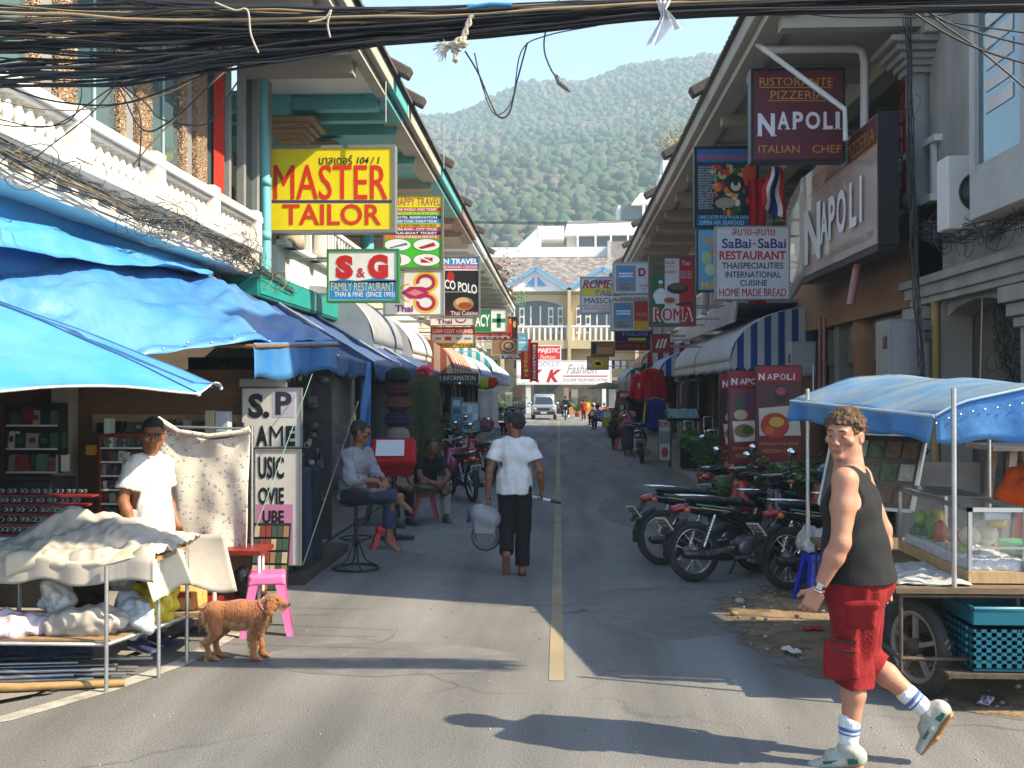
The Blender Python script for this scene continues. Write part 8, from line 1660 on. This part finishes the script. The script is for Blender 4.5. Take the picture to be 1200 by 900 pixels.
stool('stool','dark stool under the man in the grey shirt',-2.6,15.25,.28,.42,'3a1418',.1)
human('person','woman in pink top and grey knee-length skirt standing with hands at her face, right side',(2.0,31.0,0),R(165),dict(elbowL=(-.25,.10,1.15),elbowR=(.25,.10,1.15),wristL=(-.10,.25,1.36),wristR=(.10,.25,1.36)),1.58,.018,SK_DK,'short',HAIRB,face=False,top=dict(mat=cloth('c88098','pink_top'),sleeve=.5),bottom=dict(mat=cloth('3a3e48','grey_skirt'),len=1.35,skirt=.1,e=.03),shoes=dict(kind='sandal',mat=blackp))
human('person','man in black jacket and olive trousers sitting on the pale green stool, right side',(1.75,34.0,0),R(-20),JL,1.68,.018,SK_DK,'short',HAIRB,face=False,top=dict(mat=cloth('0e0e10','black_tee'),sleeve=1.5),bottom=dict(mat=cloth('3a3830','olive_trousers'),len=1.9),seated=True)
human('person','person in light blue shirt bending by the far right stalls',(2.1,52,0),R(60),JL,1.7,.03,SK_DK,'short',HAIRB,face=False,top=dict(mat=cloth('6a98d0','blue_shirt'),sleeve=.8),bottom=dict(mat=cloth('26344a','blue_jeans'),len=1.9),seated=True)
human('person','person in grey sitting with a pale cap by the far right stalls',(2.1,58,0),R(60),JL,1.7,.03,SK_DK,'cap',M('pale_cap',(.5,.48,.44),.8),face=False,top=dict(mat=cloth('6a6e78','slate_shirt'),sleeve=.8),bottom=dict(mat=cloth('101014','near_black'),len=1.9),seated=True)
human('person','small person in red walking near the junction',(1.55,67,0),R(0),None,1.35,.03,SK_DK,'short',HAIRB,face=False,top=dict(mat=cloth('a82018','red_tee'),sleeve=.6,hem=.7),bottom=dict(mat=cloth('6a1410','dark_red_trousers')),shoes=None)
human('person','rider in dark clothes on a motorbike coming down the street from the junction',(.42,68.2,.18),R(178),{**JL,'pelvis':(0,0,.62),'hipL':(-.1,0,.62),'hipR':(.1,0,.62),'wristL':(-.3,.5,.85),'wristR':(.3,.5,.85),'ankleL':(-.2,.3,.15),'ankleR':(.2,.3,.15),'chest':(0,.1,.95),'neck':(0,.14,1.12),'head':(0,.17,1.28),'shoulderL':(-.18,.13,1.05),'shoulderR':(.18,.13,1.05),'waist':(0,.03,.76)},1.72,.03,SK_DK,'cap',blackp,face=False,top=dict(mat=cloth('14161c','dark_jacket'),sleeve=1.6),bottom=dict(mat=cloth('101014','near_black')),shoes=dict(mat=white,sole=white),seated=True)
o=copy_tree(BP,None,'dark motorbike being ridden towards us near the silver car',(.42,68,0),R(-92));o.rotation_euler=(0,0,R(-92))
human('person','person in teal shirt sitting by the far left motorbikes',(-2.7,45,0),R(-60),JL,1.68,.03,SK_DK,'short',HAIRB,face=False,top=dict(mat=cloth('5aa898','teal_shirt'),sleeve=.8),bottom=dict(mat=cloth('101014','near_black')),seated=True)
# ================================================================ RIGHT SIDE GOODS
def banner(lab,bx,Y,extra):
 s=Sign('menu_banner',lab,bx,Y,face='6e1420',frame='3a2a24',thick=.03,rim=.012,cat='banner',group='maroon menu banners');extra(s,*bx);return s.done()
def dish(s,x0,y0,x1,y1,k):
 s.rect(x0+.5,y0+.5,x1-.5,y0+18,'98202c');s.text('N',x0+3,y0+9,x0+10,y0+17,'e4dcdc',.04)
 for i,ch in enumerate('APOLI'):s.text(ch,x0+13+i*(x1-x0-15)/5,y0+9.5,x0+13+i*(x1-x0-15)/5+(6.2 if ch!='I' else 1.6),y0+16.5,'e4dcdc',.01)
 s.rect(x0+.5,y0+22,x1-.5,y0+80,['5a2a34','7a3a48','4a2028'][k])
 if k==0:s.ell(x0+29,y0+34,8,11,'38181c',3);s.ell(x0+29,y0+30,6,5,'9a4a50',4);s.poly([(x0+3,y0+50),(x1-4,y0+46),(x1-1,y0+82),(x0+4,y0+82)],'c8bca8',3);s.ell(x0+22,y0+70,17,15,'b03018',4);s.ell(x0+24,y0+66,9,6,'d8a040',5);s.ell(x0+16,y0+76,6,5,'d06020',5)
 else:s.ell(x0+12,y0+40,5,10,'3a5a30',3);s.rect(x0+20,y0+26,x0+24,y0+46,'26406a',3);s.ell(x0+14,y0+52,8,6,'c8b48c',4);s.poly([(x0+4,y0+60),(x1-3,y0+58),(x1-1,y0+82),(x0+7,y0+84)],'d8d4c4',4);s.ell(x0+18,y0+71,12,8,'8a6a3a',5);s.ell(x0+22,y0+70,6,5,'3a5a20',6)
 s.rect(x0+.5,y0+84,x1-.5,y1-.5,'7a121c');s.text('SPECIALITA DI PESCE',x0+4,y0+90,x1-4,y0+93,'c8a040',.0,l=5);s.text('PIZZERIA CASA',x0+8,y0+98,x1-8,y0+102,'c8a040',.0,l=5)
banner('front maroon NAPOLI menu banner with pizza picture, nearest of three',(886,428.5,939.5,546),13.75,lambda s,*b:dish(s,*b,0));banner('middle maroon NAPOLI menu banner with white platter picture',(854,434,901,543),14.2,lambda s,*b:dish(s,*b,1));banner('rearmost maroon NAPOLI menu banner, only its left edge showing',(843.5,437,885,540),14.7,lambda s,*b:dish(s,*b,2))
MB().tube([P(941,428,13.8),P(953,427,13.8),P(953,470,13.8)],.012,6).build('banner_frame',steel,bpy.data.objects['menu_banner'])
def jacket(lab,x,y,z,col,trim=None,w_=.5,h_=.72,rot=0.,sz=1.,seed=0,grp=None):
 t=thing('jacket',lab,'jacket',(x,y,z),grp);m=cloth(col);s=SDF(.022)
 s.cap((0,0,-.06),(0,0,-h_+.1),(w_*.42,.09),(w_*.40,.12),(1,0,0),k=.04)
 for q in(-1,1):s.cap((q*w_*.36,0,-.04),(q*w_*.56,.02,-h_*.78),.085,.075,k=.04)
 s.cap((-.09,0,.0),(.09,0,.0),.06,k=.04);s.build('body',m,t,disp=(.03,6),local=True)
 if trim:
  for q in(-1,1):MB().tube([(q*w_*.50,-.09,-.06),(q*w_*.60,-.07,-h_*.75)],.03,6).build('sleeve_stripe',paint(trim),t,local=True)
 MB().tube([(-.2,0,.03),(0,0,.10),(.2,0,.03)],.008,5).build('hanger',steel,t,local=True);t.rotation_euler=(0,0,rot);t.scale=(sz,)*3
jacket('left red racing jacket with white badge hanging over the right stalls',2.32,30.5,2.32,'b80f1c',None,.48,.72,sz=1.0,grp='red jackets');o_=MB().box((2.24,30.36,1.98),(2.38,30.385,2.12)).build('badge',white,bpy.data.objects['jacket'])
jacket('big red jacket hanging right beside the left one',2.55,29.2,2.45,'b00c1a',None,.6,.95,grp='red jackets');jacket('third dark red jacket hanging behind the big one',2.95,30.5,2.4,'7a0c14',None,.6,.9,grp='red jackets')
jacket('blue racing jacket with yellow sleeve stripes on display above the parked motorbike',2.56,28.3,1.63,'1c2a78','c8b030',.56,.8);jacket('black jacket hanging beside the menu board',2.2,31.6,1.7,'0c0c10',None,.5,.85);jacket('brown long garment hanging behind the menu board, right side',2.15,36.0,1.85,'4a4438',None,.42,1.0)
s=Sign('menu_board','green and red photo menu board standing behind the woman in pink',(725,459,745,503.5),32.5,face='2f7a44',frame='a82030',thick=.08,rim=.05);s.rect(725.4,459.5,744.6,466,'a01c28');s.rect(727,461,743,464.8,'e0dcd8',2);s.text('MENU',729,461.6,741,464.2,'802028',.02,l=5)
for i in range(4):
 s.rect(727,468+i*7,733,473+i*7,['6a4a3a','b8d0d8','3a2a24','8ab0a0'][i],2);s.rect(735,469+i*7,743.5,472+i*7,'b8d4b8',2)
s.rect(726,496,744,500,'c8a850',2);s.done()
s=Sign('pavement_sign','white ROMA pavement sign with red lettering beside the suitcases',(772,491.5,786,540),25.0,face='c8c4c0',frame='5a4a40',thick=.06,rim=.02);s.text('ROMA',773,494,785,501,'b01820',.04);s.rect(773,505,785,520,'8a8a84');s.ell(779,530,4,6,'b02818',2);s.done()
def suitcase(lab,x,y,col,h_=.62,w_=.40):
 t=thing('suitcase',lab,'suitcase',(x,y,.115),'suitcases on the right kerb');m=cloth(col);MB().box((x-w_/2,y-.12,.155),(x+w_/2,y+.12,.155+h_)).build('shell',m,t,bevel=.03);MB().box((x-w_/2+.05,y-.145,.2),(x+w_/2-.05,y-.122,.12+h_*.6)).build('pocket',m,t,bevel=.01)
 b=MB().tube([(x-.1,y+.05,.155+h_),(x-.1,y+.05,.5+h_),(x+.1,y+.05,.5+h_),(x+.1,y+.05,.155+h_)],.010,6).build('pull_handle',chrome,t)
 for q in(-1,1):MB().ball((x+q*(w_/2-.06),y,.138),(.02,.02,.02),8).build('castor',blackp,t)
suitcase('tall black suitcase nearest the ROMA pavement sign',2.93,24.2,'141418',.72);suitcase('dark suitcase with red trim right of the black one',3.2,22.8,'401018',.56);suitcase('navy suitcase at the front of the suitcase row',3.1,21.6,'14182c',.62);suitcase('grey suitcase at the back of the suitcase row',3.45,24.8,'2c2c30',.8)
t=thing('display_case','tilted glass-topped display case standing on black legs above the suitcases','display case',(2.9,25.2,.1));MB().obox((2.9,25.2,1.33),(.78,.5,.06),(R(28),0,0)).build('top',blackp,t);MB().obox((2.9,25.17,1.37),(.70,.44,.01),(R(28),0,0)).build('pane',M('pale_print_glass',hx('9ab8b8'),.12,var=.5,vs=9,col2=hx('5a7a80'),bump=0),t);
for(x,y)in((2.6,25.0),(3.2,25.0),(2.6,25.4),(3.2,25.4)):MB().bar((x,y,.115),(x,y,1.3),.035).build('leg',blackp,t)
gcols=['2a2c34','7a1c20','1e3a6a','b8b4a8','4a5a3a','8a6a3a','5a2a4a','303030','c8a050','2a5a6a']
rg=random.Random(77)
def clothes_rack(lab,x,y0,y1,ztop,seed,side,grp):
 rg=random.Random(seed);t=thing('clothes_rack',lab,'clothes rack',(x,(y0+y1)/2,.1),grp);MB().tube([(x,y0,.1),(x,y0,ztop+.03),(x,y1,ztop+.03),(x,y1,.1)],.016,6).build('rail',steel,t)
 n=int((y1-y0)/.2);me=None
 for k in range(n):
  y=y0+.1+k*(y1-y0-.2)/max(n-1,1);
  if me is None:me=MB().grid(lambda u,v:((u-.5)*.52*(1 if v>.12 else .75),.035*math.sin(u*9)*v,-v*.8),8,6).build('garment',cloth(gcols[0]),t,solid=.04,local=True);me.location=V((x,y,ztop))-t.location;src=me
  else:
   c=src.copy();c.data=src.data.copy();C.objects.link(c);c.parent=t;c.location=V((x,y,ztop))-t.location;c.data.materials[0]=cloth(rg.choice(gcols));c.scale=(1,1,rg.uniform(.7,1.3));
  bpy.data.objects[me.name]
 return t
wl=['first','second','third','fourth','fifth','sixth','seventh']
for i,y in enumerate((20.5,24.5,29.5,34.5,40.0,46.0)):clothes_rack('%s rack of mixed garments under the left awnings, counting from the blue tarp strip'%wl[i],-3.3+.1*(i%2),y,y+2.8,2.1,i,-1,'garment racks on the left')
for i,y in enumerate((27.0,31.8,36.5,41.5,47.0,52.0)):clothes_rack('%s rack of dark garments under the right awnings, counting from the pavement sign'%wl[i],3.5+.1*(i%2),y,y+2.8,2.15,20+i,1,'garment racks on the right')
def counter(lab,x0,x1,y0,y1,h_,col,seed,glab):
 t=thing('shop_counter',lab,'counter',((x0+x1)/2,(y0+y1)/2,.1));MB().box((x0,y0,.1),(x1,y1,h_)).build('body',cloth(col,'counter_'+col,sheen=0),t);MB().box((x0-.03,y0-.03,h_),(x1+.03,y1+.03,h_+.04)).build('top',plyl,t);rg=random.Random(seed);b=MB();ms=[paint(c)for c in gcols]
 for i in range(60):w_=rg.uniform(.06,.2);b.obox((rg.uniform(x0,x1),rg.uniform(y0,y1),h_+.04+w_*.5),(w_,w_,w_*rg.uniform(.6,1.4)),(0,0,rg.uniform(0,3)),rg.randrange(len(ms)))
 lab_tag(b.build('merchandise',ms),glab,'merchandise',None,'stuff')
counter('low brown counter with goods inside the first left shop bay',-4.6,-3.6,21.5,24.5,.8,'5a4632',1,'pile of mixed goods on the counter of the first left bay');counter('white counter with goods in the second left shop bay',-4.5,-3.4,27.5,30.0,.9,'b0aca4',2,'mixed goods on the white counter, left');counter('dark counter in the striped awning shop, right',3.9,4.9,21.0,25.0,.9,'3a2a20',3,'mixed goods on the dark counter, right');counter('red counter under the far left awnings',-4.2,-3.1,36.0,39.0,.9,'8a2a20',4,'mixed goods on the red counter, left');counter('pale counter under the far right awnings',2.95,3.6,43.5,47.0,.9,'a8a090',5,'mixed goods on the pale counter, right')
for i,(Y,x0,x1,c,lab)in enumerate(((19.9,3.0,3.0,'',''),)):pass
s=Sign('tour_sign','dark green fascia reading TOUR INFORMATION under the red striped awning',(500,438,560,447.5),25.2,face='141c18',frame='2a3028',thick=.1,rim=.02,wallx=-4.4);s.text('TOUR INFORMATION',502,440,557,446,'b8c4b4',.02);s.done()
s=Sign('poster_stand','tall white display stand covered in pale blue posters by the left motorbikes',(541,472,561,527),25.5,face='c8d0d4',frame='8a9298',thick=.3,rim=.03)
for i in range(5):
 for j in range(3):s.rect(542.5+j*6,475+i*10,547.5+j*6,483+i*10,['6ab8d8','3a88b8','e4e8e8','b83a3a','a8d0d8'][(i*3+j*2)%5],2)
s.done()
s=Sign('poster_stand','second blue and white poster stand behind the first, left row',(529,466,541,512),28.0,face='7ab0c8',frame='8a9298',thick=.3,rim=.03)
for i in range(4):s.rect(531,469+i*10,539,476+i*10,['e4e8e8','3a78a8','a8d0d8','e4e8e8'][i],2)
s.done()
hang('dress','long white dress hanging out over the left kerb',-2.0,30.0,1.95,.55,1.15,cloth('d8d4cc'),'dress',seed=2);hang('shirt','small yellow-green shirt hanging above the white dress',-2.1,29.8,2.25,.22,.28,cloth('a8b820'),seed=1);hang('shirt','small blue and red shirt hanging beside the yellow-green one',-1.85,29.8,2.27,.22,.26,cloth('b82828'),seed=6);sack('pink and brown bag hanging under the white dress',(-2.05,29.5,.75),(.24,.15,.3),cloth('8a4a5a'),21)
hang('shirt','white shirts hanging under the far right awning',2.35,38,2.2,.5,.6,cloth('b8b4b0'),seed=6)
s=Sign('poster_board','yellow and white notice on the stand by the red stools, far right',(706,481,716,500),40.0,face='c8b020',frame='8a8070',thick=.1,rim=.04);s.rect(707,482,715.5,489,'e0dcdc');s.done()
t=thing('parasol','small beige parasol over the far right stall','parasol',(2.0,45,0));MB().lathe([(.0,2.25),(.3,2.2),(.85,2.0),(.84,1.97),(0,2.1)],(2.0,45,0),16).build('canopy',cloth('8a7a5a'),t);MB().tube([(2.0,45,0),(2.0,45,2.2)],.02,6).build('pole',wood,t)
# ================================================================ FAR END
def car():
 x,y=-.98,69.0;t=thing('parked_car','silver people carrier with red stripes facing us at the far end of the street','car',(x,y,0));sv=M('silver_car_paint',(.50,.50,.50),.25,.6,var=.05,bump=0,coat=.6);gls=darkglass
 s=SDF(.04);s.box((0,1.9,.62),(.70,1.8,.20),rad=.12,k=.03);s.cap((0,.95,.85),(0,1.3,1.35),(.66,.3),(.60,.25),(1,0,0),k=.1);s.box((0,2.5,1.18),(.56,1.15,.35),rad=.12,k=.08);s.box((0,.35,.70),(.66,.35,.14),rad=.12,k=.08);s.build('body',sv,t,local=True)
 MB().add([(-.60,.86,.98),(.60,.86,.98),(.52,1.16,1.42),(-.52,1.16,1.42)],[(0,1,2,3)]).build('windscreen',gls,t,local=True,solid=.02)
 t.children[-1].location=(0,-.20,.02)
 for s_ in(-1,1):
  MB().ball((s_*.60,-.08,.72),(.14,.06,.09),12).build('headlight',M('headlight_glass'),t,local=True);w_=MB().lathe([(.2,-.1),(.31,-.1),(.31,.1),(.2,.1)],(s_*.72,.75,.31),20,rot=Euler((0,R(90),0)).to_matrix()).build('wheel',rubber,t,local=True);MB().lathe([(.18,-.105),(.18,.105)],(s_*.72,.75,.31),16,rot=Euler((0,R(90),0)).to_matrix()).build('rim',chrome,w_,local=True)
  MB().lathe([(.2,-.1),(.31,-.1),(.31,.1),(.2,.1)],(s_*.72,3.3,.31),20,rot=Euler((0,R(90),0)).to_matrix()).build('wheel',rubber,t,local=True);MB().ball((s_*.88,.95,1.05),(.10,.06,.07),10).build('wing_mirror',sv,t,local=True)
 MB().box((-.38,-.14,.60),(.38,-.11,.74)).build('grille',blackp,t,local=True);MB().box((-.70,-.17,.36),(.70,-.10,.46)).build('bumper',blackp,t,local=True);MB().box((-.2,-.19,.40),(.2,-.171,.50)).build('number_plate',white,t,local=True)
car()
YB=86.5
t=thing('shopfront','row of glazed shop bays with white pillars under the wide fashion sign','shopfront',(0,YB+1,0));rg=random.Random(12)
for k in range(9):
 x=-12+k*3.1;MB().box((x,YB+.6,0),(x+.4,YB+1.0,2.9)).build('pillar',whm if k%2 else M('pale_brown_pillar',(.4,.32,.25),.8),t);MB().box((x+.4,YB+1.6,.3),(x+3.1,YB+1.65,2.7)).build('pane',M('shop_glass_far',(.06,.08,.09),.2,var=.8,vs=1.2,col2=(.18,.17,.15),bump=0),t)
 for j in range(3):MB().box((x+.6+j*.8,YB+1.45,.4),(x+1.15+j*.8,YB+1.55,rg.uniform(.9,2.2))).build('display',paint(rg.choice(['8a6a3a','c8c0b0','6a3a2a','3a5a6a','d8a050','a8a8a0'])),t)
MB().box((-12,YB+.4,2.7),(16,YB+.9,2.95)).build('soffit',M('tan_soffit',(.45,.30,.15),.7),t)
tag(MB().box((.6,YB-1.5,0),(4.2,YB-.9,.55)).build('planter_wall',M('orange_planter',(.62,.26,.08),.8)),'low orange planter wall at the end of the street','wall')
s=Sign('yellow_board','small yellow signboard standing on the orange planter wall',(680,471.5,692,477.5),84.5,face='e8d020',frame='c8a020',thick=.1,rim=.05);s.done()
# ================================================================ HAZE
MB().box((-700,-60,-1.2),(700,1060,268)).build('haze',blackp,kind='stuff')
hz=bpy.data.objects['haze'];hz.data.materials.clear()
hm=bpy.data.materials.new('haze_air');hm.use_nodes=True;t_=hm.node_tree
for n_ in list(t_.nodes):
 if n_.type=='BSDF_PRINCIPLED':t_.nodes.remove(n_)
pv=t_.nodes.new('ShaderNodeVolumePrincipled');pv.inputs['Color'].default_value=(.62,.83,1.0,1);pv.inputs['Density'].default_value=.00095;pv.inputs['Anisotropy'].default_value=0
t_.links.new(pv.outputs[0],[n_ for n_ in t_.nodes if n_.type=='OUTPUT_MATERIAL'][0].inputs['Volume']);hz.data.materials.append(hm)
